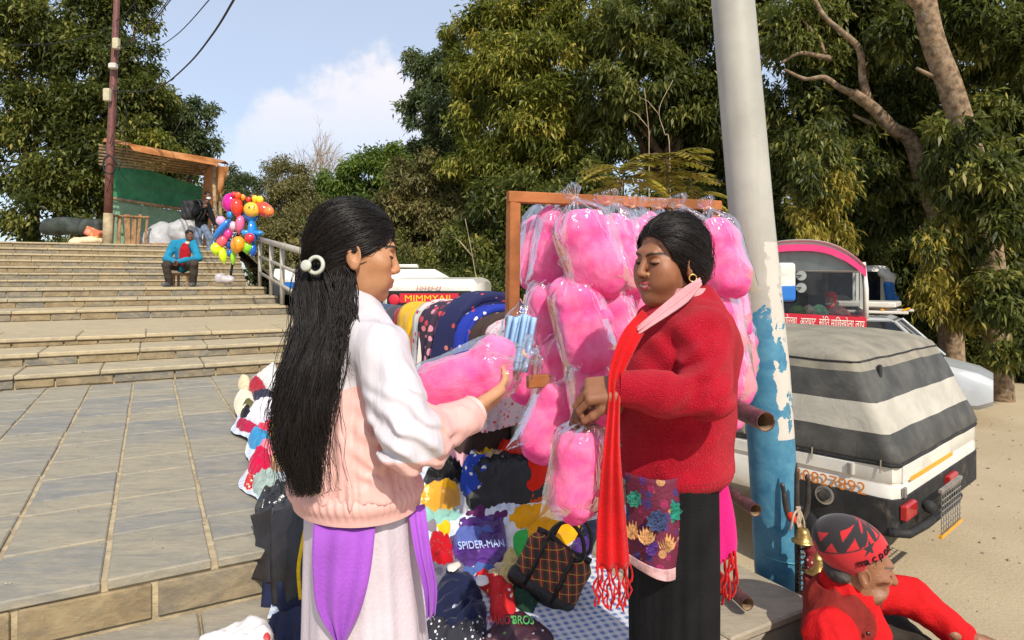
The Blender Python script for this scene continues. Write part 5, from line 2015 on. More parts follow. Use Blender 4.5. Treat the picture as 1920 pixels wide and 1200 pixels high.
# the bag the woman holds by its neck
put_bag(0, P(1102, 778, 1.485), (Matrix.Rotation(R(9), 3, 'Y') @ Matrix.Rotation(R(20), 3, 'Z')).to_euler(), .84, 'bag of pink candy floss hanging from the woman\'s hands')
# the bag the girl holds, lying on its side
put_bag(1, P(984, 664, 1.50), (Matrix.Rotation(R(66), 3, 'Y') @ Matrix.Rotation(R(35), 3, 'Z')).to_euler(), .98, 'bag of pink candy floss lying across the girl\'s hand')
for s_ in (-1, 1):
    pass
# bag of blue face masks tied to the rack post
m_mask = base_mat('pale_blue_mask', (.36, .56, .80), .8, .2, .06, 14, .3, 200)
mk = thing('face_mask_pack', 'clear bag of pale blue face masks tied to the rack post', 'mask pack', P(966, 690, 2.0))
for i in range(9):
    t_ = i / 8
    a, b_ = P(962 - 4 + 44 * t_, 592 + 3 * math.sin(i), 2.02 + .02 * math.sin(i * 2.1)), P(938 + 46 * t_, 690 + 8 * t_, 2.02 + .02 * math.sin(i * 2.1))
    ax_ = (b_ - a).normalized()
    w_ = Vector((ax_.z, 0, -ax_.x)).normalized() * .0075
    rings = []
    for k in range(9):
        c = a.lerp(b_, k / 8)
        dz = Vector((0, -.010 - .010 * math.sin(math.pi * k / 8), 0))
        rings.append([c - w_ * 1.3, c + dz - w_ * .5, c + dz * 1.2, c + dz + w_ * .6, c + w_ * 1.3, c - dz * .4])
    MB().loft(rings).build('face_mask', m_mask, mk, smooth=True)
rings = []
for z_, wpx, dd in ((566, 10, .006), (574, 14, .01), (584, 24, .018), (598, 34, .026), (640, 37, .03), (690, 37, .026), (706, 38, .012), (714, 39, .004)):
    cx = 982 - (z_ - 566) * .16
    rings.append([P(cx, z_, 2.02) + Vector((math.cos(a) * wpx / FPX * 2.02 * (1 + .08 * math.sin(a * 9 + z_)), math.sin(a) * dd, 0)) for a in np.linspace(0, 2 * math.pi, 41)[:-1]])
MB().loft(rings, cap=False).build('plastic_bag', m_plastic, mk, smooth=True)
MB().tube([P(975, 560, 2.02), P(981, 570, 2.02), P(984, 552, 2.02)], .0025, 5).build('tie', m_rubber, mk)
# ================================================================== vehicles on the lower road
def paint(name, col, rough=.35, grime=(.36, .29, .20), amt=.35):
    m = base_mat(name, col, rough, .5, .05, 3, 0, 30, grime=grime, gamt=amt)
    m.node_tree.nodes['Principled BSDF'].inputs['Coat Weight'].default_value = .15
    return m
m_vwhite = paint('vehicle_white', (.72, .69, .62))
m_vblack = base_mat('black_rubber', (.025, .025, .026), .65, .3, .2, 8, .2, 60, grime=(.16, .13, .10), gamt=.5)
m_tyre = base_mat('tyre', (.02, .02, .02), .85, .2, .2, 10, .3, 80, grime=(.22, .18, .12), gamt=.6)
m_steel = base_mat('steel', (.45, .44, .42), .4, .5, .15, 10, metal=.8)
m_red_lamp = base_mat('red_lamp', (.42, .02, .02), .2, .6, .1, 12)
m_amber = base_mat('amber_strip', (.75, .36, .02), .4, .5, .08, 10)
m_glass_dark = base_mat('dark_glass', (.012, .014, .016), .08, .6, .05, 3)
def glass_mat(name, tint=(.75, .78, .78), gl=.8):
    m = plastic_mat(name, .01, tint, gl)
    for n_ in m.node_tree.nodes:
        if n_.type == 'BSDF_GLOSSY':
            n_.inputs['Roughness'].default_value = .02
        if n_.type == 'BUMP':
            n_.inputs['Strength'].default_value = .02
    return m
m_screen = glass_mat('windscreen', (.62, .66, .66))
def text_mesh(name, s, M, size, mat, parent, extrude=.001, align='LEFT', width=None):
    """M: 4x4 placing the text plane (x right, y up, z out)"""
    cu = bpy.data.curves.new(name, 'FONT')
    cu.body = s
    cu.size = size
    cu.extrude = extrude
    cu.align_x = align
    tmp = bpy.data.objects.new(name, cu)
    COL.objects.link(tmp)
    dg = bpy.context.evaluated_depsgraph_get()
    me = bpy.data.meshes.new_from_object(tmp.evaluated_get(dg))
    bpy.data.objects.remove(tmp)
    v = np.zeros(len(me.vertices) * 3, np.float32)
    me.vertices.foreach_get('co', v)
    v = v.reshape(-1, 3)
    if width is not None and len(v):
        sx = width / max(1e-6, v[:, 0].max() - v[:, 0].min())
        v[:, 0] *= sx
    fs = [tuple(p.vertices) for p in me.polygons]
    bpy.data.meshes.remove(me)
    if len(v) == 0:
        return None
    w = (np.c_[v, np.ones(len(v))] @ np.array(M).T)[:, :3]
    return obj(name, w, fs, mat, parent)
def plane_matrix(o, x, up):
    x = Vector(x).normalized()
    up = Vector(up)
    z = x.cross(up).normalized()
    y = z.cross(x)
    M = Matrix.Identity(4)
    for i in range(3):
        M[i][0], M[i][1], M[i][2], M[i][3] = x[i], y[i], z[i], o[i]
    return M
def wheel(parent, c, ax, r, w, name='wheel'):
    c, ax = Vector(c), Vector(ax).normalized()
    up = Vector((0, 0, 1))
    y = ax.cross(up).normalized()
    ring = lambda o_, rr: [c + ax * o_ + (up * math.cos(t) + y * math.sin(t)) * rr for t in np.linspace(0, 2 * math.pi, 29)[:-1]]
    wh = MB().loft([ring(-w / 2, r * .62), ring(-w / 2, r * .92), ring(-w * .35, r), ring(w * .35, r), ring(w / 2, r * .92), ring(w / 2, r * .62)], cap=False).build(name, m_tyre, parent, smooth=True)
    MB().loft([ring(-w * .42, r * .63), ring(-w * .3, r * .3), ring(w * .3, r * .3), ring(w * .42, r * .63)], cap=True).build('rim', m_steel, wh, smooth=False)
    return wh
# ---------------------------------------------------------------- canvas-topped pickup
sd = Vector((-.662, .749, 0)).normalized()        # towards its front
rd = Vector((.749, .662, 0)).normalized()         # across its tail
C0 = Vector(((1682 - 960) / FPX * 4.8, 4.8, ROAD))
TL, TW = 2.15, 2.25
def TV(s, w, h):
    return C0 + sd * s + rd * w + Vector((0, 0, h * .915 + .265))
tempo = thing('canvas_topped_pickup', 'small white pickup under a grey, black and white striped canvas cover', 'pickup', TV(1.4, .7, 0))
def canvas_mat():
    m, t, b = new_mat('striped_canvas')
    N = NT(t)
    h = N.attr('stripe')
    co = N.coord('Object')
    nz = N.noise(co, 4, 6, .6)
    khaki = N.mix(N.ramp(nz, .3, .7), (.20, .18, .14), (.31, .275, .21))
    khaki = N.mix(N.math('MULTIPLY', N.ramp(N.noise(co, 2.2, 5, .6), .45, .7), .45), khaki, (.40, .35, .25))
    blk = N.mix(N.ramp(nz, .35, .7), (.055, .054, .050), (.105, .10, .09))
    wht = N.mix(N.ramp(nz, .3, .75), (.42, .39, .32), (.54, .50, .42))
    gt = lambda v: N.math('GREATER_THAN', h, v)
    c = N.mix(gt(.30), blk, wht)
    c = N.mix(gt(.62), c, blk)
    c = N.mix(gt(.93), c, khaki)
    N.set(b.inputs['Base Color'], c)
    b.inputs['Roughness'].default_value = .62
    b.inputs['Specular IOR Level'].default_value = .3
    N.set(b.inputs['Normal'], N.bump(N.math('ADD', N.noise(co, 6, 5, .6, .8), N.math('MULTIPLY', N.noise(co, 180, 2), .12)), .35, .03))
    return m
def rrect(h, ins_s0, ins_s1, ins_w, rad, n=10, sag=0.0):
    s0, s1, w0, w1 = ins_s0, TL - ins_s1, ins_w, TW - ins_w
    ring = []
    for (cs, cw, a0) in ((s0 + rad, w0 + rad, math.pi), (s1 - rad, w0 + rad, 1.5 * math.pi), (s1 - rad, w1 - rad, 0), (s0 + rad, w1 - rad, .5 * math.pi)):
        for k in range(n):
            a = a0 + .5 * math.pi * k / (n - 1)
            ring.append((cs + math.cos(a) * rad, cw + math.sin(a) * rad))
    # subdivide long sides so the cloth can sag
    out = []
    m_ = len(ring)
    for i in range(m_):
        p, q = ring[i], ring[(i + 1) % m_]
        d = math.hypot(q[0] - p[0], q[1] - p[1])
        k = max(1, int(d / .12))
        for j in range(k):
            out.append((p[0] + (q[0] - p[0]) * j / k, p[1] + (q[1] - p[1]) * j / k))
    return [TV(a, b_, h) for a, b_ in out]
prof = [(.88, 0, 0, 0, 0), (.92, -.01, -.01, -.012, .02), (1.02, .02, .0, .0, .17), (1.13, .07, .02, .012, .30), (1.25, .12, .03, .022, .46), (1.37, .17, .04, .035, .62), (1.50, .225, .05, .05, .78), (1.62, .275, .06, .065, .93), (1.70, .31, .07, .08, 1.03)]
def resample_ring(r, n):
    q = [Vector(p) for p in r]
    L = [0]
    for i in range(len(q)):
        L.append(L[-1] + (q[(i + 1) % len(q)] - q[i]).length)
    out = []
    i = 0
    for k in range(n):
        t = L[-1] * k / n
        while L[i + 1] < t:
            i += 1
        out.append(q[i].lerp(q[(i + 1) % len(q)], (t - L[i]) / max(1e-9, L[i + 1] - L[i])))
    return out
rings, tone = [], []
NR = 120
for h, a, b_, w, s_ in prof:
    rg = resample_ring(rrect(h, a, b_, w, .05), NR)
    rings.append([p + Vector((0, 0, .002 * math.sin(j * .9) + .003 * math.sin(j * .37 + h * 9))) + (rd * .004 * math.sin(j * .55 + h * 6)) for j, p in enumerate(rg)])
    tone += [s_] * NR
for h, a, b_, w in ((1.745, .34, .09, .10), (1.79, .40, .14, .16), (1.84, .52, .26, .30), (1.88, .72, .45, .5), (1.895, .94, .74, .72)):
    rg = resample_ring(rrect(h, a, b_, w, .07), NR)
    rings.append(rg)
    tone += [1.2] * NR
mb = MB().loft(rings)
o = obj('canvas_cover', mb.v, mb.f, canvas_mat(), tempo, smooth=True, attrs={'stripe': tone})
MB().tube([Vector(p) for p in rings[8]] + [Vector(rings[8][0])], .009, 6).build('seam_cord', m_vblack, o, smooth=True)
MB().tube([Vector(p) for p in rings[0]] + [Vector(rings[0][0])], .016, 6).build('seam_cord', m_vblack, o, smooth=True)
MB().box(TV(.255, .40, 1.60), (.05, .03, .11), rz=math.atan2(rd.y, rd.x), bev=.01).build('strap', m_vblack, o)
# body tub
rb = [rrect(h, a, 0, a, .09) for h, a in ((.40, .02), (.46, .0), (.70, .0), (.71, .006), (.73, .006), (.74, .0), (.875, .0), (.885, .015))]
body = MB().loft([resample_ring(r, 100) for r in rb]).build('body', m_vwhite, tempo, smooth=True)
smooth_by_angle(body, 40)
MB().box(TV(1.15, -.006, .80), (1.7, .012, .10), rz=math.atan2(sd.y, sd.x), bev=.004).build('side_rail', m_vwhite, tempo)
MB().box(TV(-.006, .70, .80), (.012, 1.20, .13), rz=math.atan2(sd.y, sd.x), bev=.004).build('tailgate', m_vwhite, tempo)
MB().box(TV(-.016, .80, .735), (.006, 1.10, .035), rz=math.atan2(sd.y, sd.x)).build('reflective_strip', m_amber, tempo)
for s_, w_ in ((.30, -.02), (.32, -.022)):
    MB().box(TV(.33, -.02, .80), (.03, .02, .09), rz=math.atan2(sd.y, sd.x), bev=.004).build('latch', m_steel, tempo)
    break
MB().box(TV(-.022, .10, .66), (.02, .04, .08), rz=math.atan2(sd.y, sd.x), bev=.004).build('latch', m_steel, tempo)
# dark rubber corner guard and filler
gd = [rrect(h, a, TL - .95, a, .09) for h, a in ((.295, .03), (.30, -.012), (.60, -.012), (.605, .0))]
MB().loft([resample_ring(r, 100) for r in gd]).build('corner_guard', m_vblack, tempo, smooth=False)
c_ = TV(.52, -.02, .52)
y_ = Vector((0, 0, 1))
ringf = lambda o_, r_: [c_ - rd * o_ + (sd * math.cos(t) + y_ * math.sin(t)) * r_ for t in np.linspace(0, 6.283, 25)[:-1]]
MB().loft([ringf(0, .075), ringf(.008, .075), ringf(.01, .06), ringf(-.005, .05)]).build('filler_ring', m_steel, tempo, smooth=False)
MB().loft([ringf(.0, .042), ringf(.035, .04), ringf(.04, .03)]).build('filler_cap', m_vblack, tempo, smooth=False)
MB().box(TV(-.03, .16, .50), (.05, .24, .12), rz=math.atan2(sd.y, sd.x), bev=.012).build('tail_lamp', m_red_lamp, tempo)
MB().box(TV(-.03, 1.26, .50), (.05, .24, .12), rz=math.atan2(sd.y, sd.x), bev=.012).build('tail_lamp', m_red_lamp, tempo)
MB().tube([TV(.05, -.02, .34), TV(-.06, .06, .34), TV(-.10, .30, .36), TV(-.10, 1.1, .36), TV(-.06, 1.36, .34), TV(.05, 1.44, .34)], .032, 10).build('bumper_bar', m_vblack, tempo, smooth=True)
MB().ball(TV(-.11, .36, .50), (.05, .05, .05)).build('reversing_lamp', m_vblack, tempo, smooth=True)
grid_ = thing('wire_guard', 'x', 'x') if False else None
mb = MB()
for k in range(9):
    mb.box(TV(-.16, .48 + .5 * k / 8, .42), (.006, .006, .36), rz=math.atan2(sd.y, sd.x))
for k in range(8):
    mb.box(TV(-.166, .73, .25 + .34 * k / 7), (.006, .52, .006), rz=math.atan2(sd.y, sd.x))
mb.build('wire_guard', m_steel, tempo, kind='stuff')
for h_ in (.62, .23):
    MB().box(TV(-.16, .73, h_), (.025, .56, .025), rz=math.atan2(sd.y, sd.x)).build('guard_frame', m_amber if h_ < .3 else m_steel, tempo)
m_num = base_mat('orange_lettering', (.62, .20, .03), .5, .4, .1, 20)
wheel(tempo, TV(.80, .05, .05), rd, .31, .19)
wheel(tempo, TV(.80, TW - .05, .05), rd, .31, .19)
wheel(tempo, TV(2.9, TW - .05, .05), rd, .31, .19)
wheel(tempo, TV(2.9, .05, .05), rd, .31, .19)
num_o = TV(.92, -.014, .600)
text_mesh('phone_number', '9840827892', plane_matrix(num_o, -sd, (0, 0, 1)), .135, m_num, tempo, .001, width=.70)
m_rope = base_mat('tie_rope', (.30, .25, .18), .9)
for k in range(6):
    p = Vector(rings[1][min(NR - 1, 2 + k * 7)])
    MB().tube([p, p - Vector((0, 0, .10)) - rd * .012], .006, 5).build('tie_rope', m_rope, tempo)
# open cab in front: pillars, seat, floor
m_seat = base_mat('red_patterned_seat', (.26, .07, .05), .8, .2, .5, 40, .4, 60)
cab_h = 1.72
MB().box(TV(2.75, .7, .46), (.9, 1.36, .08), rz=math.atan2(sd.y, sd.x), bev=.02).build('cab_floor', m_vwhite, tempo)
for w_ in (.06, TW - .06):
    MB().tube([TV(3.15, w_, .45), TV(3.1, w_, 1.0), TV(2.9, w_, cab_h)], .03, 8).build('cab_pillar', m_vwhite, tempo, smooth=True)
MB().box(TV(2.65, .7, cab_h + .03), (.75, 1.3, .06), rz=math.atan2(sd.y, sd.x), bev=.025).build('cab_roof', m_vblack, tempo)
MB().box(TV(2.52, .5, .72), (.40, .78, .14), rz=math.atan2(sd.y, sd.x), bev=.05).build('seat', m_seat, tempo, smooth=True)
MB().box(TV(2.36, .5, 1.0), (.10, .78, .46), rz=math.atan2(sd.y, sd.x), bev=.05).build('backrest', m_seat, tempo, smooth=True)
rn = [resample_ring([TV(a, b_, h) for a, b_ in ((3.0, .05), (3.0 + d_, .25), (3.0 + d_, TW - .25), (3.0, TW - .05))], 40) for h, d_ in ((.40, .25), (.75, .32), (1.02, .2))]
MB().loft(rn).build('front_cowl', m_vwhite, tempo, smooth=False)

# ---------------------------------------------------------------- bus with the red route board
m_pink_trim = base_mat('pink_stripe', (.78, .05, .20), .4, .5, .05, 3)
m_red_board = base_mat('red_board', (.60, .02, .045), .5, .4, .06, 5)
m_white_letter = base_mat('white_letter', (.82, .78, .66), .6, .3, .03, 9)
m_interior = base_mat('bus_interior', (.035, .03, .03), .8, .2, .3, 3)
bf_l, bf_r = P(1376, 600, 11.6), P(1624, 600, 10.7)
bx = Vector((bf_r.x - bf_l.x, bf_r.y - bf_l.y, 0))
BW = bx.length
bx.normalize()
bb = Vector((-bx.y, bx.x, 0))                        # backwards into the picture
BO = Vector((bf_l.x, bf_l.y, ROAD))
def BV(s, d, h):
    return BO + bx * (s * BW) + bb * d + Vector((0, 0, h))
bus = thing('passenger_bus', 'bus with pink-edged roof and red route board facing the stalls', 'bus', BV(.5, 3.5, 0))
# roof cap: arched cross-section run backwards
def arch(d, dh, inset):
    pts = []
    for k in range(25):
        t = k / 24
        s = inset + (1 - 2 * inset) * t
        h = 2.70 + .46 * (1 - abs(2 * t - 1) ** 2.6) + dh
        pts.append(BV(s, d, h))
    return pts + [BV(1 - inset, d, 2.62 + dh), BV(inset, d, 2.62 + dh)]
MB().loft([arch(.10, -.04, .02), arch(0.0, -.01, .0), arch(.35, .02, 0), arch(7, .02, 0)]).build('roof', m_vwhite, bus, smooth=False)
smooth_by_angle(bus.children[-1], 40)
# pink trim under the roof edge
def band(d, lo, hi, f=1.0):
    return [BV(k / 24, d, 2.70 + .46 * (1 - abs(2 * k / 24 - 1) ** 2.6) + lo) for k in range(25)], [BV(k / 24, d, 2.70 + .46 * (1 - abs(2 * k / 24 - 1) ** 2.6) + hi) for k in range(25)]
lo_, hi_ = band(-.035, -.20, -.085)
mb = MB()
for k in range(24):
    a, b_, c, d = lo_[k], lo_[k + 1], hi_[k + 1], hi_[k]
    mb.add([a, b_, c, d, a + bb * .07, b_ + bb * .07, c + bb * .07, d + bb * .07], [(0, 1, 2, 3), (7, 6, 5, 4), (0, 4, 5, 1), (3, 2, 6, 7), (1, 5, 6, 2), (0, 3, 7, 4)])
mb.build('pink_trim', m_pink_trim, bus)
# lower front with board
MB().box(BV(.5, .12, 1.10), (BW, .24, 1.5), rz=math.atan2(bx.y, bx.x), bev=.05).build('front_panel', m_red_board, bus)
for s in (0.0, 1.0):
    MB().tube([BV(s, .06, 1.8), BV(s, .08, 2.3), BV(s * .96 + .02, .12, 2.75)], .045, 8).build('windscreen_pillar', m_vwhite, bus, smooth=True)
scr_t = [BV(.012 + .976 * k / 24, .05, 2.68 + .46 * (1 - abs(2 * k / 24 - 1) ** 2.6) - .17) for k in range(25)]
scr_b = [BV(.012 + .976 * k / 24, -.03, 1.84) for k in range(25)]
mb = MB()
for k in range(24):
    mb.add([scr_b[k], scr_b[k + 1], scr_t[k + 1], scr_t[k]], [(0, 1, 2, 3)])
mb.build('windscreen', m_screen, bus)
# sides, floor, back and a few seats inside
MB().box(BV(.01, 3.6, 1.15), (.05, 6.9, 1.6), rz=math.atan2(bx.y, bx.x)).build('side_wall', m_vwhite, bus)
MB().box(BV(.99, 3.6, 1.15), (.05, 6.9, 1.6), rz=math.atan2(bx.y, bx.x)).build('side_wall', m_vwhite, bus)
for k in range(6):
    for s in (.01, .99):
        MB().box(BV(s, .9 + k * 1.2, 2.30), (.05, .10, .72), rz=math.atan2(bx.y, bx.x)).build('window_post', m_vwhite, bus)
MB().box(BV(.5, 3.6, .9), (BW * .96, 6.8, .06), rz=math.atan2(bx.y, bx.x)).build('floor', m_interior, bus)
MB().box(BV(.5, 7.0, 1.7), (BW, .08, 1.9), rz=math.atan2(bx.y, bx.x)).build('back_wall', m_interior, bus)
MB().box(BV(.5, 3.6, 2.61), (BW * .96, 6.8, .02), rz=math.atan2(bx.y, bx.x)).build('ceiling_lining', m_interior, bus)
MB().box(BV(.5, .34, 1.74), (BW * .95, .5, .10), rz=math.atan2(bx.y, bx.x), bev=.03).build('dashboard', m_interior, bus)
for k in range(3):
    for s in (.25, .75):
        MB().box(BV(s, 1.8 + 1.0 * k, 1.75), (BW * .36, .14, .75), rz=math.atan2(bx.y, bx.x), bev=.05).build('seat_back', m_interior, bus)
for s in (.1, .9):
    wheel(bus, BV(s, 1.3, .45), bx, .45, .26)
    wheel(bus, BV(s, 5.6, .45), bx, .45, .26)
# route board
MB().box(BV(.67, -.055, 1.72), (BW * .66, .02, .27), M=Matrix.Rotation(math.atan2(bx.y, bx.x), 3, 'Z') @ Matrix.Rotation(R(2), 3, 'Y'), bev=.004).build('route_board', m_red_board, bus)
Mt = plane_matrix(BV(.385, -.069, 1.69), bx + Vector((0, 0, -.033)), (0, 0, 1))
text_mesh('route_lettering', '-\u0917\u094b\u0930\u0916\u093e  \u0906\u0930\u0942\u0918\u093e\u091f  \u0938\u094b\u093f\u0924 \u092e\u093e\u093f\u091b\u0916\u094b\u0932\u093e \u0932\u093e\u092a\u0941', Mt, .19, m_white_letter, bus, .002, width=BW * .60)
# things on the dashboard
for (s, h, rx, rz_, col, nm) in ((.50, 1.90, .16, .10, (.10, .20, .05), 'green_cloth_bundle'), (.66, 1.90, .13, .12, (.28, .60, .36), 'mint_cushion'), (.80, 1.90, .17, .10, (.55, .24, .22), 'pink_cushion'), (.58, 1.91, .09, .11, (.50, .42, .32), 'soft_toy')):
    v, f = skin([E(BV(s, .28, h), (rx, .12, rz_), .02), E(BV(s + .03, .26, h - .03), (rx * .8, .12, rz_ * .7), .03)], .016, lambda p: vnoise(p, 18, int(s * 50)) * .012)
    obj(nm, v, f, base_mat(nm, col, .9, .1, .25, 14), bus, smooth=True)
mir = MB()
v, f = skin([B(BV(.42, -.35, 2.42), (.15, .07, .33), .06, .02)], .018)
o = obj('mirror', v, f, m_vwhite, bus, smooth=True)
m_vblue = base_mat('bus_blue', (.02, .16, .52), .3, .5, .05, 5)
v, f = skin([B(BV(.42, -.352, 2.24), (.153, .074, .155), .06, .02)], .018)
obj('mirror_band', v, f, m_vblue, o, smooth=True)
for h_ in (2.53, 2.32):
    c_ = BV(.53, -.06, h_)
    MB().loft([[c_ + bb * o_ + (bx * math.cos(t) + Vector((0, 0, math.sin(t)))) * r_ for t in np.linspace(0, 6.283, 21)[:-1]] for o_, r_ in ((0, .085), (-.01, .085))]).build('sticker_disc', base_mat('disc', (.34, .36, .34), .5), bus)
    MB().tube([c_ - bb * .02, BV(.42, -.3, h_)], .012, 6).build('mirror_arm', m_vblack, bus)
bus3 = thing('white_blue_bus', 'white bus with blue corner mirrors parked behind the pink-topped bus', 'bus', (P(1600, 0, 15).x, 17, ROAD))
D3 = 14.2
v, f = skin([B((P(1565, 0, D3).x, D3 + 2.6, ROAD + 1.55), (1.32, 2.6, 1.22), .16, .02)], .06)
b3 = obj('body', v, f, m_vwhite, bus3, smooth=True)
x0_, x1_ = P(1478, 0, D3).x, P(1650, 0, D3).x
MB().box(((x0_ + x1_) / 2, D3 - .005, P(0, 543, D3).z), (x1_ - x0_, .05, .80), bev=.02).build('windscreen', m_glass_dark, bus3)
MB().box(((x0_ + x1_) / 2, D3 - .02, P(0, 590, D3).z), (x1_ - x0_ + .2, .06, .14), bev=.03).build('blue_stripe', m_vblue, bus3)
MB().box(((x0_ + x1_) / 2, D3 - .04, P(0, 640, D3).z), (x1_ - x0_ + .3, .12, .25), bev=.04).build('bumper', m_vblack, bus3)
v, f = skin([C(P(1655, 512, D3 - .25), P(1668, 520, D3 - .3), .10, .11, .05), C(P(1668, 520, D3 - .3), P(1669, 556, D3 - .3), .10, .09, .05)], .03)
mr = obj('mirror', v, f, m_vwhite, bus3, smooth=True)
v, f = skin([C(P(1667, 534, D3 - .31), P(1669, 560, D3 - .31), .108, .095, .05), E(P(1675, 560, D3 - .31), (.12, .1, .1), .06)], .03)
obj('mirror_band', v, f, m_vblue, mr, smooth=True)
for x_ in (x0_ + .2, x1_ - .2):
    MB().ball((x_, D3 - .03, P(0, 615, D3).z), (.12, .04, .10)).build('headlamp', m_steel, bus3, smooth=True)
    wheel(bus3, (x_, D3 + 1.0, ROAD + .42), (1, 0, 0), .42, .26)
    wheel(bus3, (x_, D3 + 4.0, ROAD + .42), (1, 0, 0), .42, .26)
# ---------------------------------------------------------------- car by the wood
def simple_car(label, o, fwd, L, W, H, mat, name='parked_car', van=False):
    f_ = Vector(fwd).normalized()
    s_ = Vector((-f_.y, f_.x, 0))
    O = Vector(o)
    q = lambda x, y, z: O + f_ * x + s_ * y + Vector((0, 0, z))
    t = thing(name, label, 'van' if van else 'car', O)
    def ring(x, w, z0, z1, r=.08):
        return [q(x, -w + r, z0), q(x, w - r, z0), q(x, w, z0 + r), q(x, w, (z0 + z1) / 2), q(x, w - r * .5, z1 - r), q(x, w - r * 1.5, z1), q(x, -w + r * 1.5, z1), q(x, -w + r * .5, z1 - r), q(x, -w, (z0 + z1) / 2), q(x, -w, z0 + r)]
    h2 = W / 2
    if van:
        secs = [(-L / 2, h2 * .92, .35, H * .93), (-L / 2 + .12, h2, .28, H * .985), (0, h2, .26, H), (L / 2 - .5, h2, .26, H * .98), (L / 2 - .1, h2 * .97, .28, H * .62), (L / 2, h2 * .9, .35, H * .5)]
    else:
        secs = [(-L / 2, h2 * .86, .40, H * .52), (-L / 2 + .15, h2 * .95, .30, H * .58), (-L * .30, h2, .26, H * .60), (0, h2, .26, H * .60), (L * .25, h2, .26, H * .58), (L / 2 - .2, h2 * .93, .30, H * .50), (L / 2, h2 * .82, .38, H * .44)]
    b_ = MB().loft([ring(*x) for x in secs]).build('body', mat, t, smooth=False)
    smooth_by_angle(b_, 38)
    if not van:
        def cab(x, w, z):
            return [q(x, -w, z), q(x, w, z)]
        g0 = [q(-L * .40, -h2 * .86, H * .58), q(-L * .40, h2 * .86, H * .58), q(L * .28, h2 * .86, H * .57), q(L * .28, -h2 * .86, H * .57)]
        g1 = [q(-L * .26, -h2 * .68, H * .95), q(-L * .26, h2 * .68, H * .95), q(L * .06, h2 * .68, H * .955), q(L * .06, -h2 * .68, H * .955)]
        MB().loft([g0, g1]).build('window_glass', m_glass_dark, t)
        g2 = [q(-L * .28, -h2 * .69, H * .945), q(-L * .28, h2 * .69, H * .945), q(L * .08, h2 * .69, H * .945), q(L * .08, -h2 * .69, H * .945)]
        g3 = [q(-L * .22, -h2 * .55, H), q(-L * .22, h2 * .55, H), q(L * .02, h2 * .55, H), q(L * .02, -h2 * .55, H)]
        MB().loft([g2, g3]).build('roof', mat, t)
        for sg in (-1, 1):
            for xa, xb in ((-.40, -.27), (-.10, -.09), (.28, .075)):
                MB().tube([q(L * xa, sg * h2 * .87, H * .58), q(L * xb, sg * h2 * .69, H * .95)], .03, 6).build('window_pillar', mat, t)
    for x_ in (-L * .31, L * .31):
        for sg in (-1, 1):
            wheel(t, q(x_, sg * (h2 - .08), .31), s_, .31, .18)
    return t, q
m_silver = paint('silver_paint', (.42, .44, .45), .3)
car, cq = simple_car('silver car with a yellow roof rack beyond the bus', (P(1680, 0, 11.6).x, 12.0, ROAD), (.8, -.6, 0), 3.3, 1.55, 1.80, m_silver)
for k in (-1, 1):
    MB().box(cq(-.3, k * .5, 1.87), (1.5, .04, .05), rz=math.atan2(-.6, .8), bev=.01).build('roof_rail', m_vwhite, car)
for k in range(5):
    MB().box(cq(-.95 + .33 * k, 0, 1.91), (.05, 1.04, .03), rz=math.atan2(-.6, .8), bev=.008).build('rack_bar', m_amber, car)
MB().box(cq(-.3, 0, 2.0), (1.1, .9, .10), rz=math.atan2(-.6, .8), bev=.02).build('roof_box', m_vwhite, car)
# ---------------------------------------------------------------- van and bus behind the clothes rail
van, vq = simple_car('white minibus with a red and yellow sign across its rear window', (P(822, 0, 12.2).x, 13.6, ROAD), (.03, 1, 0), 4.4, 1.78, 2.50, m_vwhite, 'white_minibus', True)
yr = math.atan2(1, .03) - math.pi / 2
MB().box(vq(-2.235, 0, 1.95), (1.50, .03, .62), rz=yr, bev=.02).build('rear_window', m_glass_dark, van)
MB().box(vq(-2.262, 0, 2.13), (1.05, .012, .17), rz=yr, bev=.004).build('sign_board', m_red_board, van)
m_ylet = base_mat('yellow_letter', (.85, .60, .02), .5, .3, .05, 9)
Mt = plane_matrix(vq(-2.271, .44, 2.075), (1, -.03, 0), (0, 0, 1))
text_mesh('sign_lettering', 'MIMMYAIL', Mt, .16, m_ylet, van, .003, width=.86)
Mt = plane_matrix(vq(-2.2535, .22, 2.29), (1, -.03, 0), (0, 0, 1))
text_mesh('small_lettering', 'DITECH', Mt, .09, base_mat('orange_letter', (.75, .16, .05), .5), van, .003, width=.42)
for sg in (-1, 1):
    MB().ball(vq(-2.27, sg * .62, 2.1), (.10, .02, .10), 12, 8).build('red_flower_sticker', m_red_board, van, smooth=True)
    MB().box(vq(-2.225, sg * .72, 1.25), (.14, .04, .34), rz=yr, bev=.01).build('tail_lamp', m_red_lamp, van)
MB().box(vq(-2.25, 0, .55), (1.6, .1, .2), rz=yr, bev=.03).build('bumper', m_vblack, van)
bus2 = thing('distant_bus', 'white bus roof with a blue stripe beyond the minibus', 'bus', (P(770, 0, 19).x, 19, ROAD))
O2 = Vector((P(765, 0, 18).x, 18, ROAD))
fx = Vector((1, .12, 0)).normalized()
fy = Vector((-fx.y, fx.x, 0))
q2 = lambda x, y, z: O2 + fx * x + fy * y + Vector((0, 0, z))
def r2(x, dz=0, w=1.1):
    return [q2(x, -w, .4), q2(x, w, .4), q2(x, w, 2.45 + dz), q2(x, w * .8, 2.72 + dz), q2(x, -w * .8, 2.72 + dz), q2(x, -w, 2.45 + dz)]
MB().loft([r2(-3.4), r2(.75), r2(1.25, -.28, 1.0)]).build('body', m_vwhite, bus2)
MB().box(q2(-1.1, -1.105, 2.30), (4.2, .02, .16), rz=math.atan2(fx.y, fx.x)).build('blue_stripe', m_vblue, bus2)
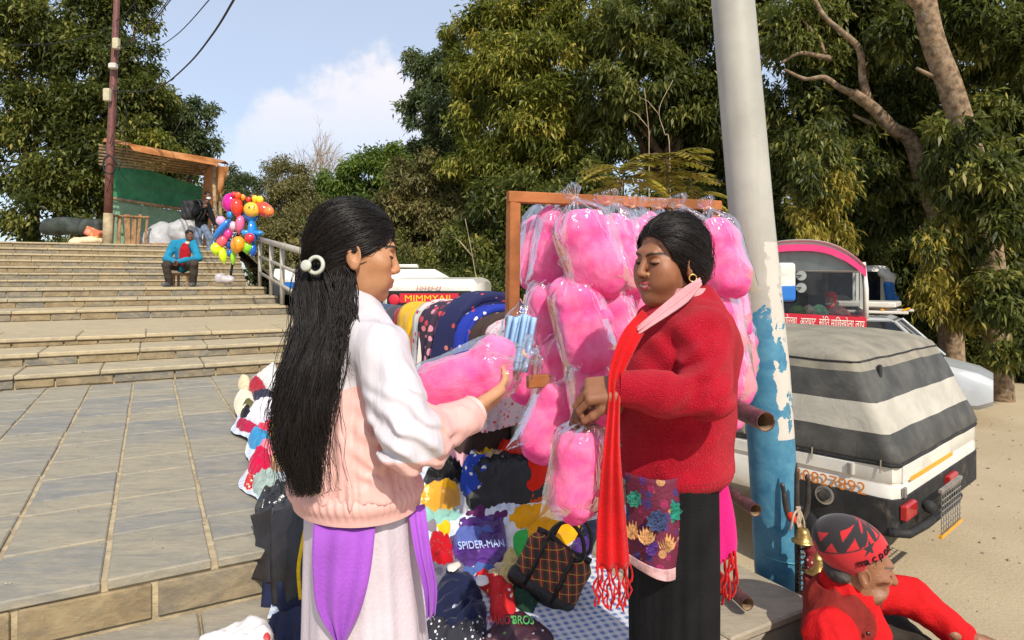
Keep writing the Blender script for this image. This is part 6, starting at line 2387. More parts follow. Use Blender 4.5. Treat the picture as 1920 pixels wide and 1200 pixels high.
for k in range(5):
    MB().box(q2(-2.9 + .8 * k, -1.105, 1.75), (.7, .02, .6), rz=math.atan2(fx.y, fx.x), bev=.004).build('window', m_glass_dark, bus2)
MB().box(q2(-1.0, -.3, 2.80), (2.6, 1.2, .10), rz=math.atan2(fx.y, fx.x), bev=.03).build('roof_hatch', m_vwhite, bus2)
for x_ in (-2.4, .4):
    wheel(bus2, q2(x_, -.95, .42), fy, .42, .25)
# ================================================================== goods spread over the steps
def sstep(x, a, b_):
    t = np.clip((np.asarray(x, float) - a) / (b_ - a), 0, 1)
    return t * t * (3 - 2 * t)
def heap(x, y):
    """height of the covered steps and the heap of goods"""
    x, y = np.asarray(x, float), np.asarray(y, float)
    u = x * EU.x + y * EU.y
    n = x * EN.x + y * EN.y
    base = Z1 + (Z2 - Z1) * sstep(n, 2.40, 2.54)
    return base + .006 + .20 * sstep(n, 1.75, 3.1) * sstep(u, .38, .95)
def hit(px, py):
    D = 1.5
    while D < 9:
        p = P(px, py, D)
        if p.z <= float(heap(p.x, p.y)):
            break
        D += .01
    return P(px, py, D)
def sheet(name, u0, u1, n0, n1, mat, label, cat, step=.05, lift=.0, drop=None):
    nu, nn_ = int((u1 - u0) / step), int((n1 - n0) / step)
    v, f = [], []
    for i in range(nu + 1):
        for j in range(nn_ + 1):
            nv = n0 + (n1 - n0) * j / nn_
            ul = u0 + max(0, nv - 2.5) * .07
            uu = ul + (u1 - ul) * i / nu
            uu += .03 * math.sin(nv * 5.2) * (i == 0) + .02 * math.sin(nv * 11) * (i == 0)
            q = UN(uu, nv)
            z = float(heap(q.x, q.y)) + lift + .004 * math.sin(uu * 31 + nv * 17) + .004 * math.sin(nv * 43 - uu * 12)
            v.append((q.x, q.y, max(z, float(heap(q.x, q.y)) + .001)))
    for i in range(nu):
        for j in range(nn_):
            f.append((i * (nn_ + 1) + j, (i + 1) * (nn_ + 1) + j, (i + 1) * (nn_ + 1) + j + 1, i * (nn_ + 1) + j + 1))
    return tag(obj(name, v, f, mat, smooth=True), label, cat)
def gingham(name, a, b_, c_, sc):
    m, t, b = new_mat(name)
    N = NT(t)
    pos = N.n('ShaderNodeNewGeometry').outputs['Position']
    mp = N.n('ShaderNodeMapping')
    mp.inputs['Rotation'].default_value = (0, 0, -YAW + .2)
    mp.inputs['Scale'].default_value = (sc, sc, sc)
    t.links.new(pos, mp.inputs[0])
    sp = N.n('ShaderNodeSeparateXYZ')
    t.links.new(mp.outputs[0], sp.inputs[0])
    sx = N.math('GREATER_THAN', N.math('FRACT', sp.outputs[0]), .5)
    sy = N.math('GREATER_THAN', N.math('FRACT', sp.outputs[1]), .5)
    c = N.mix(N.math('MULTIPLY', N.math('ADD', sx, sy), .5), a, b_)
    c = N.mix(N.math('MULTIPLY', sx, sy), c, c_)
    nz = N.noise(pos, 6, 5)
    c = N.mix(N.math('MULTIPLY', N.ramp(nz, .4, .7), .2), c, (.45, .40, .33))
    N.set(b.inputs['Base Color'], c)
    b.inputs['Roughness'].default_value = .85
    N.set(b.inputs['Normal'], N.bump(N.noise(pos, 25, 4, .6, .7), .4, .01))
    return m
sheet('gingham_cloth', .40, 1.56, 1.50, 3.0, gingham('blue_gingham', (.62, .62, .60), (.30, .38, .55), (.10, .16, .36), 33), 'blue and white gingham cloth spread under the goods', 'cloth', .035)
sheet('white_sheet', .36, 1.95, 2.30, 4.9, gingham('faded_sheet', (.66, .68, .70), (.55, .60, .70), (.45, .52, .66), 22), 'pale plastic sheet with faint blue checks under the clothes pile', 'sheet', .05, .006)

def pattern_mat(name, base, spots, scale=60, thr=.32, rough=.85, second=None):
    """printed cloth: blotches of other colours on a ground"""
    m, t, b = new_mat(name)
    N = NT(t)
    co = N.coord('Object')
    wob = N.n('ShaderNodeMix', data_type='VECTOR')
    c = base
    col = None
    cell = N.n('ShaderNodeTexVoronoi')
    cell.inputs['Scale'].default_value = scale
    dn = N.noise(co, scale * .7, 3, .6)
    mp = N.n('ShaderNodeVectorMath', operation='ADD')
    t.links.new(co, mp.inputs[0])
    sc = N.n('ShaderNodeVectorMath', operation='SCALE')
    t.links.new(dn, sc.inputs[0])
    sc.inputs['Scale'].default_value = .4 / scale * 10 * .1
    t.links.new(sc.outputs[0], mp.inputs[1])
    t.links.new(mp.outputs[0], cell.inputs['Vector'])
    sp = N.n('ShaderNodeSeparateColor')
    t.links.new(cell.outputs['Color'], sp.inputs[0])
    inside = N.math('LESS_THAN', cell.outputs['Distance'], thr)
    pick = None
    cc = spots[0]
    for i, s_ in enumerate(spots[1:]):
        cc = N.mix(N.math('GREATER_THAN', sp.outputs[0], (i + 1) / len(spots)), cc, s_)
    on = N.math('MULTIPLY', inside, N.math('GREATER_THAN', sp.outputs[1], .25))
    c = N.mix(on, base, cc)
    if second:
        n2 = N.math('GREATER_THAN', N.noise(co, scale * .35, 3), .58)
        c = N.mix(n2, c, second)
    N.set(b.inputs['Base Color'], c)
    b.inputs['Roughness'].default_value = rough
    N.set(b.inputs['Normal'], N.bump(N.noise(co, 300, 3), .3, .003))
    return m
def poly_sd(pts, poly):
    """signed distance to an outline (positive inside)"""
    a = np.array(poly)
    b_ = np.roll(a, -1, 0)
    d = np.full(len(pts), 1e9)
    ins = np.zeros(len(pts), bool)
    for p, q in zip(a, b_):
        e = q - p
        w = pts - p
        t = np.clip((w @ e) / max(1e-12, e @ e), 0, 1)
        dd = np.linalg.norm(w - t[:, None] * e, axis=1)
        d = np.minimum(d, dd)
        c1 = (p[1] <= pts[:, 1]) & (q[1] > pts[:, 1])
        c2 = (q[1] <= pts[:, 1]) & (p[1] > pts[:, 1])
        cr = e[0] * w[:, 1] - e[1] * w[:, 0]
        ins ^= (c1 & (cr > 0)) | (c2 & (cr < 0))
    return np.where(ins, d, -d)
LIFT = [0.0]
def item(name, label, poly, mat, t=.03, wr=.008, wsc=22, cat='clothing', lift=0.0, seed=0, group='goods laid out for sale', step=None, parent=None):
    """cloth lying on the heap: plan outline, soft thickness, creases"""
    pp = []
    n = len(poly)
    for i in range(n):           # round the outline
        p0, p1, p2, p3 = [np.array(poly[(i + k) % n], float) for k in (-1, 0, 1, 2)]
        for s_ in (0, .33, .66):
            pp.append(.5 * ((2 * p1) + (p2 - p0) * s_ + (2 * p0 - 5 * p1 + 4 * p2 - p3) * s_ ** 2 + (3 * p1 - p0 - 3 * p2 + p3) * s_ ** 3))
    g3 = [hit(*p) for p in pp]
    pl = np.array([(p.x, p.y) for p in g3])
    lo, hi = pl.min(0), pl.max(0)
    ext = (hi - lo).max()
    h = step or max(.006, min(.014, ext / 42))
    nx, ny = int((hi[0] - lo[0]) / h) + 3, int((hi[1] - lo[1]) / h) + 3
    gx, gy = np.meshgrid(lo[0] - h + np.arange(nx) * h, lo[1] - h + np.arange(ny) * h, indexing='ij')
    pts = np.stack([gx.ravel(), gy.ravel()], 1)
    sd_ = poly_sd(pts, pl)
    w = max(.02, ext * .12)
    rise = np.sqrt(np.clip(sd_ / w, 0, 1))
    q3 = np.c_[pts, np.zeros(len(pts))]
    rg = lambda sc, sd2: (1 - 2 * np.abs(vnoise(q3 @ np.array([[.8, .6, 0], [-.6, .8, 0], [0, 0, 1]]) * np.array([1.5, .7, 1]), sc, sd2)))
    crease = vnoise(q3, wsc, seed) * wr * 1.3 + rg(wsc * .9, seed + 7) * wr * .9 + rg(wsc * 2.1, seed + 3) * wr * .55 - wr * .5
    z = heap(pts[:, 0], pts[:, 1]) + lift + .002 + rise * (t * .72 + crease * 1.15)
    # pull the rim vertices to the outline
    rim = (sd_ < 0) & (sd_ > -h * 1.6)
    for i in np.where(rim)[0]:
        p = pts[i]
        best = None
        for a, b_ in zip(pl, np.roll(pl, -1, 0)):
            e = b_ - a
            tt = max(0, min(1, float((p - a) @ e / max(1e-12, e @ e))))
            c = a + e * tt
            d = float(((p - c) ** 2).sum())
            if best is None or d < best[0]:
                best = (d, c)
        pts[i] = best[1]
        z[i] = float(heap(*best[1])) + lift - .002
    keep = (sd_ > -h * 1.6).reshape(nx, ny)
    inside = (sd_ > 0).reshape(nx, ny)
    idx = np.arange(nx * ny).reshape(nx, ny)
    k4 = keep[:-1, :-1] & keep[1:, :-1] & keep[1:, 1:] & keep[:-1, 1:]
    i4 = inside[:-1, :-1] | inside[1:, :-1] | inside[1:, 1:] | inside[:-1, 1:]
    m = k4 & i4
    f = np.stack([idx[:-1, :-1][m], idx[1:, :-1][m], idx[1:, 1:][m], idx[:-1, 1:][m]], 1)
    us, inv = np.unique(f, return_inverse=True)
    v = np.c_[pts, z][us]
    f = inv.reshape(f.shape)
    if parent is not None:
        return obj(name, v, f, mat, parent, smooth=True)
    o = obj(name, v, f, mat, smooth=True)
    return tag(o, label, cat, group)
def k3(r, g, b_, m=1.0):
    return cloth(tuple(c * m for c in srgb(r, g, b_)))
m_pack = plastic_mat('packing_film', .02, (.97, .97, .97), .8)
# ---- back rows first
item('folded_cloth', 'pale pink folded cloth behind the yellow knit', [(800, 850), (838, 832), (900, 822), (935, 845), (900, 866), (850, 878), (805, 876)], k3(225, 165, 170), .05, .012)
item('floral_dress', 'white floral dress slumped under the rack', [(890, 800), (905, 772), (935, 765), (940, 815), (905, 832)], pattern_mat('white_floral', (.62, .56, .56), [(.55, .08, .08), (.25, .05, .10), (.6, .25, .28)], 55, .35), .10, .02)
item('yellow_floral_dress', 'yellow and brown floral dress under the rack', [(930, 830), (938, 780), (960, 762), (998, 770), (1004, 830), (965, 850)], pattern_mat('yellow_floral', (.62, .34, .03), [(.70, .60, .45), (.16, .05, .02), (.45, .20, .02)], 48, .40), .12, .022)
item('red_cloth', 'crumpled orange-red cloth below the yellow floral dress', [(930, 850), (960, 832), (1003, 828), (1012, 850), (985, 862), (945, 864)], k3(200, 40, 20), .06, .02)
item('dark_jacket', 'dark blue garment against the lowest candy floss bag', [(1000, 850), (1008, 780), (1030, 760), (1050, 800), (1040, 850), (1020, 868)], k3(25, 28, 60), .06, .02)
item('beige_shawl', 'beige fringed cloth peeping between the red hat and the black jacket', [(905, 858), (945, 850), (985, 856), (960, 872), (915, 872)], k3(195, 165, 130), .03, .012)
item('yellow_knit', 'small yellow knitted cap near the pink folded cloth', [(872, 858), (885, 842), (912, 838), (930, 850), (925, 866), (890, 868)], k3(225, 180, 25), .05, .012, 40)
item('quilted_jacket', 'black quilted jacket in the middle of the heap', [(878, 882), (930, 862), (988, 858), (1005, 900), (1058, 928), (1010, 950), (940, 958), (885, 968), (872, 935)], base_mat('black_quilt', (.014, .014, .015), .5, .4, .3, 20, .6, 30), .055, .014, 26)
item('blue_beanie', 'royal blue beanie with cream stars', [(862, 905), (868, 878), (888, 862), (915, 874), (922, 900), (908, 935), (885, 944), (866, 936)], pattern_mat('blue_star', (.01, .045, .35), [(.65, .58, .42), (.7, .66, .55)], 24, .26), .07, .014, 34)
item('black_scarf', 'knotted black scarf left of the blue beanie', [(795, 900), (808, 880), (835, 872), (866, 882), (868, 902), (838, 914), (805, 912)], k3(20, 20, 22), .05, .02, 40)
item('red_hat', 'bright orange-red hat beside the hanging candy floss', [(978, 908), (986, 862), (1008, 836), (1048, 830), (1036, 905), (1010, 938), (985, 930)], k3(215, 38, 18), .07, .012, 30)
o = item('yellow_packet', 'yellow garment in a clear packet below the black scarf', [(790, 958), (792, 916), (830, 908), (858, 914), (862, 955), (830, 966)], k3(225, 165, 25), .045, .012)
item('film', '', [(788, 974), (790, 912), (830, 904), (862, 910), (880, 962), (835, 978)], m_pack, .056, .012, 30, parent=o)
item('yellow_sweatshirt', 'golden yellow sweatshirt spilling beside the tartan handbag', [(944, 968), (985, 952), (1060, 934), (1080, 932), (1088, 985), (1070, 1022), (1040, 1040), (1016, 1078), (992, 1040), (965, 1000)], k3(235, 160, 10), .05, .014, 14)
item('navy_garment', 'navy garment between yellow sweatshirt and red scarf', [(1078, 938), (1108, 930), (1122, 985), (1112, 1025), (1085, 1030), (1090, 985)], k3(22, 24, 48), .05, .015)
item('teal_strip', 'thin teal strap in front of the black quilted jacket', [(890, 972), (905, 962), (945, 956), (950, 966), (915, 980)], k3(90, 180, 175), .012, .004)
item('white_sock', 'long white sock crossing the green one', [(944, 978), (962, 966), (985, 1000), (1012, 1060), (1016, 1080), (992, 1092), (965, 1060), (948, 1020)], k3(225, 218, 215), .03, .008)
item('green_sock', 'bright green sock on the white one', [(958, 1018), (975, 1003), (992, 998), (994, 1035), (985, 1060), (966, 1062), (962, 1040)], k3(60, 175, 75), .045, .010)
item('sparkly_sock', 'beige sparkly knitted cap under the green sock', [(938, 1072), (946, 1042), (962, 1038), (980, 1070), (992, 1108), (975, 1122), (945, 1108), (930, 1094)], pattern_mat('glitter_beige', (.55, .42, .16), [(.72, .6, .3), (.4, .3, .1)], 160, .3), .05, .01, 40)
item('purple_packet', 'purple garment in a shiny packet with pale lettering', [(842, 992), (870, 978), (936, 970), (948, 1000), (948, 1050), (905, 1072), (868, 1068), (846, 1050)], base_mat('purple_film', (.075, .02, .17), .3, .5, .3, 18, .5, 30), .04, .010, 24)
item('slate_garment', 'slate blue garment on the purple packet', [(850, 1020), (880, 1008), (915, 1000), (925, 1015), (890, 1035), (855, 1042)], k3(85, 100, 165), .055, .012, lift=.01)
item('blue_garment', 'dusty blue cloth under the purple packet', [(862, 1082), (872, 1066), (905, 1060), (930, 1072), (925, 1088), (885, 1094)], k3(75, 100, 160), .025, .01)
item('red_gloves', 'pair of crimson gloves beside the girl\'s purple shawl', [(804, 1040), (808, 1012), (832, 1008), (850, 1030), (850, 1060), (825, 1068), (808, 1060)], k3(180, 15, 30), .045, .016, 40)
item('yellow_strip', 'small yellow packet above the crimson gloves', [(815, 985), (835, 978), (846, 990), (842, 1012), (822, 1008)], k3(235, 185, 25), .03, .008)
item('grey_packet', 'grey garment in cloudy plastic left of the purple packet', [(798, 1012), (800, 985), (818, 978), (820, 1010)], k3(130, 120, 130), .03, .01)
item('navy_trousers', 'navy printed trousers at the foot of the heap', [(812, 1190), (815, 1110), (840, 1082), (872, 1078), (900, 1105), (914, 1160), (900, 1196)], k3(26, 32, 62), .05, .016, 16)
item('patterned_band', 'black and white patterned scarf along the front edge', [(800, 1215), (805, 1168), (835, 1178), (868, 1168), (890, 1152), (908, 1175), (900, 1215)], pattern_mat('black_white', (.02, .02, .03), [(.7, .68, .68), (.6, .58, .6)], 70, .28), .05, .018, 30)
item('red_mittens', 'scarlet mittens with yellow and white tufts', [(890, 1082), (912, 1078), (936, 1092), (962, 1110), (968, 1140), (962, 1166), (938, 1176), (918, 1160), (918, 1125), (900, 1105)], pattern_mat('red_mitten', (.60, .012, .015), [(.75, .55, .05), (.75, .7, .68)], 30, .18), .06, .012, 40)
o = item('printed_packet', 'dark packet with red and green printed letters at the front', [(905, 1206), (935, 1164), (975, 1152), (1030, 1186), (1034, 1206), (970, 1212)], pattern_mat('printed_pack', (.045, .012, .02), [(.55, .03, .04), (.10, .35, .08), (.7, .65, .6)], 34, .22, .4), .03, .006)
item('label_card', 'white price card on the mittens', [(1012, 1062), (1005, 1075), (985, 1085), (992, 1065)], k3(225, 222, 220), .055, .002, cat='label', lift=.01) if False else None
c_ = item('white_card', 'white card label with a blue print by the handbag', [(978, 1066), (998, 1056), (1014, 1078), (992, 1092)], k3(228, 226, 222), .012, .001, cat='label', lift=.055)
item('print', '', [(985, 1068), (997, 1062), (1004, 1072), (992, 1079)], k3(40, 85, 190), .003, .0005, parent=c_, lift=.069)
item('white_card', 'small white tag on the navy trousers', [(838, 1092), (858, 1082), (864, 1090), (848, 1102)], k3(215, 205, 195), .008, .001, cat='label', lift=.055)
item('white_card', 'white tag tucked under the scarlet mittens', [(893, 1110), (912, 1106), (916, 1122), (897, 1126)], k3(222, 215, 210), .01, .001, cat='label', lift=.05)

# ---- more clothes filling the gaps between the named pieces
for lab, poly, col in [
    ('plum cloth showing between black jacket and purple packet', [(870, 970), (905, 955), (950, 955), (955, 985), (900, 990)], (95, 40, 90)),
    ('mint green cloth under the yellow packet', [(790, 990), (800, 958), (850, 958), (872, 980), (845, 995)], (140, 190, 180)),
    ('grey fleece under the slate garment and gloves', [(800, 1075), (812, 1050), (850, 1048), (880, 1080), (850, 1105), (810, 1110)], (110, 105, 120)),
    ('cream knit under the sparkly cap', [(905, 1075), (940, 1050), (960, 1062), (950, 1100), (920, 1100)], (205, 185, 150)),
    ('dark green cloth between mittens and handbag', [(955, 1110), (985, 1095), (1010, 1110), (1000, 1150), (965, 1140)], (30, 60, 45)),
    ('maroon cloth under the yellow sweatshirt and handbag', [(985, 1050), (1020, 1040), (1070, 1030), (1080, 1060), (1010, 1095)], (110, 20, 30)),
    ('grey-blue denim behind the black scarf', [(795, 880), (800, 850), (850, 855), (875, 868), (850, 885)], (75, 90, 125)),
    ('pink sock ball right of the blue beanie', [(918, 935), (930, 905), (950, 900), (945, 940)], (40, 40, 46)),
    ('orange cloth between red hat and quilted jacket', [(985, 935), (1010, 930), (1055, 925), (1062, 940), (1010, 955)], (190, 75, 30)),
    ('violet cloth at the edge of the yellow sweatshirt', [(1070, 1028), (1090, 1015), (1112, 1022), (1105, 1045), (1080, 1050)], (70, 40, 110))]:
    item('folded_garment', lab if 'pink sock' not in lab else 'charcoal knit right of the blue beanie', poly, k3(*col), .022, .012, 26, seed=len(lab))
# lettering on the packets, lying on the heap
def ground_text(name, s, a, b_, size, mat, parent, lift):
    p, q = hit(*a), hit(*b_)
    x = Vector((q.x - p.x, q.y - p.y, q.z - p.z))
    L = x.length
    up = Vector((-x.y, x.x, 0)).normalized() + Vector((0, 0, .45))
    M = plane_matrix(p + Vector((0, 0, lift)), x, up)
    return text_mesh(name, s, M, size, mat, parent, .0012, width=L)
pk = [o_ for o_ in bpy.data.objects if o_.name.startswith('purple_packet')][0]
m_let = base_mat('pale_blue_print', (.42, .50, .75), .5, .3, .05, 20)
ground_text('lettering', 'SPIDER-MAN', (860, 1052), (946, 1046), .055, m_let, pk, .045)
ground_text('lettering', 'MARIO', (912, 1190), (955, 1190), .045, base_mat('red_print', (.55, .03, .03), .5), o, .034)
ground_text('lettering', 'BROS', (960, 1190), (1000, 1190), .045, base_mat('green_print', (.08, .35, .10), .5), o, .034)
# ---- left end of the pile
Lg = 'goods heaped at the left end of the sheet'
def li(label, poly, col, name='knitwear', t=.05, **k):
    m = col if not isinstance(col, tuple) else k3(*col)
    return item(name, label, poly, m, t, .016, 34, group=Lg, seed=len(label), **k)
li('white dotted cloth at the far end of the pile', [(470, 712), (490, 698), (516, 682), (522, 740), (500, 735), (488, 715)], pattern_mat('dotted', (.66, .63, .58), [(.2, .2, .22), (.3, .28, .26)], 90, .18), 'dotted_cloth')
li('dark red knitted cap at the far left end', [(466, 722), (478, 706), (490, 712), (500, 735), (484, 750), (470, 740)], (165, 15, 40), 'red_beanie')
li('bundle of cream socks at the far corner', [(446, 722), (452, 706), (466, 708), (468, 728), (456, 738)], (225, 205, 165), 'cream_socks')
li('cream knitted cap below the dark red cap', [(438, 756), (448, 738), (468, 734), (478, 752), (468, 776), (446, 780)], (235, 220, 190), 'cream_beanie')
li('navy folded knit beside the cream cap', [(472, 750), (480, 738), (510, 736), (512, 752), (490, 758)], (45, 45, 65), 'navy_knit')
li('white t-shirt bunched near the girl\'s hair', [(460, 786), (474, 760), (500, 750), (520, 752), (520, 790), (490, 796)], (235, 225, 232), 'white_shirt')
li('olive cap half under the white t-shirt', [(452, 772), (458, 760), (476, 756), (474, 770), (462, 776)], (95, 92, 55), 'olive_beanie')
li('black mitten by the olive cap', [(450, 786), (456, 774), (470, 770), (468, 784)], (30, 30, 36), 'black_mitten')
li('wine red cap left of the blue cap', [(442, 804), (450, 790), (470, 794), (486, 806), (462, 814)], (165, 25, 65), 'wine_beanie')
li('coral pink knit between white shirt and blue cap', [(470, 812), (492, 802), (520, 796), (524, 816), (490, 822)], (235, 70, 95), 'coral_knit')
li('sky blue knitted cap on the left pile', [(464, 836), (470, 816), (490, 812), (506, 820), (504, 842), (478, 846)], (55, 140, 190), 'blue_beanie', .07)
li('mustard striped scarf end behind the blue cap', [(502, 822), (505, 802), (530, 798), (534, 826), (512, 832)], pattern_mat('mustard', (.55, .30, .04), [(.3, .12, .03), (.7, .5, .1)], 80, .3), 'mustard_scarf')
li('salmon pink soft toy below the blue cap', [(480, 858), (490, 838), (515, 838), (530, 850), (512, 866), (490, 866)], (235, 130, 145), 'salmon_knit', .06)
li('crimson pompom cap near the sheet edge', [(464, 884), (470, 862), (488, 852), (508, 858), (508, 884), (486, 896), (470, 894)], (190, 15, 65), 'crimson_beanie', .08)
li('tan knit next to the crimson cap', [(502, 868), (518, 856), (540, 862), (540, 885), (514, 888)], (190, 150, 115), 'tan_knit')
li('small red and white packet at the sheet edge', [(456, 914), (464, 898), (476, 892), (474, 918), (464, 924)], pattern_mat('redpack', (.55, .03, .03), [(.75, .6, .5)], 60, .3), 'red_packet', .04)
li('grey-green garment in cloudy plastic', [(472, 912), (480, 895), (510, 888), (530, 900), (520, 930), (490, 936), (476, 928)], (150, 165, 158), 'grey_packet', .05)
o = li('black shiny packet above the black shorts', [(478, 965), (490, 935), (520, 922), (556, 918), (560, 955), (520, 970)], base_mat('black_film', (.03, .03, .032), .2, .6, .3, 20, .8, 25), 'black_packet', .06)
# black shorts draped over the kerb, navy garments in front
def draped(name, label, Lp, Rp, mat, fold=.015, nf=2.2, cat='clothing', group='clothes hanging over the kerb', thick=.006, n=16):
    v, f = ribbon_panel([P(*p) for p in Lp], [P(*p) for p in Rp], thick, n, fold, nf, 10)
    return tag(obj(name, v, f, mat, smooth=True), label, cat, group)
m_blacksilk = base_mat('black_satin', (.022, .018, .018), .42, .4, .3, 9, .5, 22)
draped('black_shorts', 'black satin shorts draped over the kerb with yellow cords', [(506, 962, 2.42), (508, 1010, 2.33), (508, 1070, 2.28), (512, 1134, 2.25)], [(600, 925, 2.36), (600, 1000, 2.27), (590, 1060, 2.22), (562, 1126, 2.20)], m_blacksilk, .007, 1.6)
draped('black_sleeve', 'dangling black sleeve left of the black shorts', [(470, 966, 2.50), (480, 1008, 2.42), (474, 1050, 2.36), (468, 1084, 2.34)], [(512, 950, 2.42), (512, 1000, 2.38), (512, 1050, 2.32), (510, 1092, 2.28)], m_blacksilk, .006, 1.1)
m_navy = base_mat('navy_cotton', (.018, .022, .055), .75, .2, .2, 10, .4, 60)
draped('navy_jeans', 'navy trousers hanging below the black shorts', [(494, 1086, 2.30), (492, 1130, 2.29), (489, 1168, 2.28), (500, 1210, 2.2)], [(570, 1086, 2.24), (600, 1120, 2.16), (604, 1160, 2.1), (604, 1215, 2.0)], m_navy, .02, 2.4)
draped('navy_shirt', 'crumpled navy shirt lying on the lower step', [(512, 1150, 2.18), (500, 1180, 2.12), (496, 1215, 2.05)], [(604, 1118, 2.10), (606, 1160, 2.02), (606, 1220, 1.96)], m_navy, .03, 3.1)
m_yellow = base_mat('yellow_cord', (.78, .50, .01), .8, .2, .1, 20, .3, 90)
for k, (a, b_, c) in enumerate([((574, 984, 2.16), (560, 1062, 2.15), (564, 1124, 2.14)), ((584, 986, 2.15), (572, 1050, 2.15), (571, 1090, 2.15)), ((590, 984, 2.14), (588, 1040, 2.14), (580, 1086, 2.14))]):
    pts_ = curve_pts([P(*a), P(*b_), P(*c)], 8)
    L_ = [p + Vector((-.006, 0, 0)) for p in pts_]
    R_ = [p + Vector((.006, 0, 0)) for p in pts_]
    v, f = ribbon_panel(L_[::4], R_[::4], .003, 2, .001, 1, 4)
    tag(obj('yellow_drawstring', v, f, m_yellow, smooth=True), ['leftmost and longest', 'middle', 'rightmost'][k] + ' yellow drawstring hanging on the black shorts', 'cord', 'yellow drawstrings')
item('white_bag', 'white plastic bag with a red print on the lower step', [(376, 1206), (400, 1190), (440, 1176), (470, 1164), (500, 1168), (505, 1206)], pattern_mat('white_red', (.70, .66, .64), [(.55, .05, .05), (.6, .1, .08)], 7, .2, .5), .03, .006, cat='bag')
# ---- tartan handbag
def tartan():
    m, t, b = new_mat('tartan')
    N = NT(t)
    co = N.coord('Object', (1, 1, 1), (0, 0, .35))
    sp = N.n('ShaderNodeSeparateXYZ')
    t.links.new(co, sp.inputs[0])
    s1 = N.math('ADD', sp.outputs[0], N.math('MULTIPLY', sp.outputs[1], .5))
    a = N.math('FRACT', N.math('MULTIPLY', s1, 30))
    b2 = N.math('FRACT', N.math('MULTIPLY', sp.outputs[2], 30))
    c = N.mix(N.math('LESS_THAN', a, .42), (.28, .012, .016), (.035, .03, .018))
    c = N.mix(N.math('MULTIPLY', N.math('LESS_THAN', b2, .42), .6), c, (.03, .035, .02))
    for w_, col in ((a, (.55, .42, .06)), (b2, (.50, .38, .05))):
        ln = N.math('LESS_THAN', N.math('ABSOLUTE', N.math('SUBTRACT', w_, .70)), .03)
        c = N.mix(N.math('MULTIPLY', ln, .8), c, col)
    N.set(b.inputs['Base Color'], c)
    b.inputs['Roughness'].default_value = .8
    return m
hb = thing('handbag', 'red tartan handbag with black leather trim and looped handles', 'handbag', hit(1040, 1150))
cb = hit(1035, 1120) + Vector((0, 0, .10))
Mb = Matrix.Rotation(R(-24), 3, 'Z') @ Matrix.Rotation(R(24), 3, 'Y') @ Matrix.Rotation(R(-12), 3, 'X')
v, f = skin([B(cb, (.125, .055, .095), .045, .02, Mb), CUT(E(cb + Mb @ Vector((0, -.075, .03)), (.11, .022, .06), .02, Mb))], .007, lambda p: vnoise(p, 20, 4) * .004)
obj('bag_body', v, f, tartan(), hb, smooth=True)
m_leather = base_mat('black_leather', (.016, .014, .013), .4, .4, .3, 18, .4, 60)
v, f = skin([B(cb + Mb @ Vector((0, 0, -.075)), (.132, .062, .032), .025, .01, Mb)], .007)
obj('base_trim', v, f, m_leather, hb, smooth=True)
for sx in (-.055, .055):
    MB().tube([cb + Mb @ Vector((sx, -.058, z_)) for z_ in (-.08, -.02, .05, .10)], .0075, 6).build('strap_band', m_leather, hb, smooth=True)
for dy in (-.05, .04):
    hp_ = [Vector((-.055, dy, .09)), Vector((-.05, dy * 1.2, .15)), Vector((-.01, dy * 1.6, .20)), Vector((.05, dy * 1.5, .18)), Vector((.085, dy * 1.2, .12)), Vector((.06, dy, .085))]
    MB().tube(curve_pts([cb + Mb @ p for p in hp_], 6), .0075, 8).build('handle', m_leather, hb, smooth=True)
MB().tube([cb + Mb @ Vector((-.11 + .22 * k / 8, .0, .095 + .006 * math.sin(k))) for k in range(9)], .011, 6).build('top_trim', m_leather, hb, smooth=True)

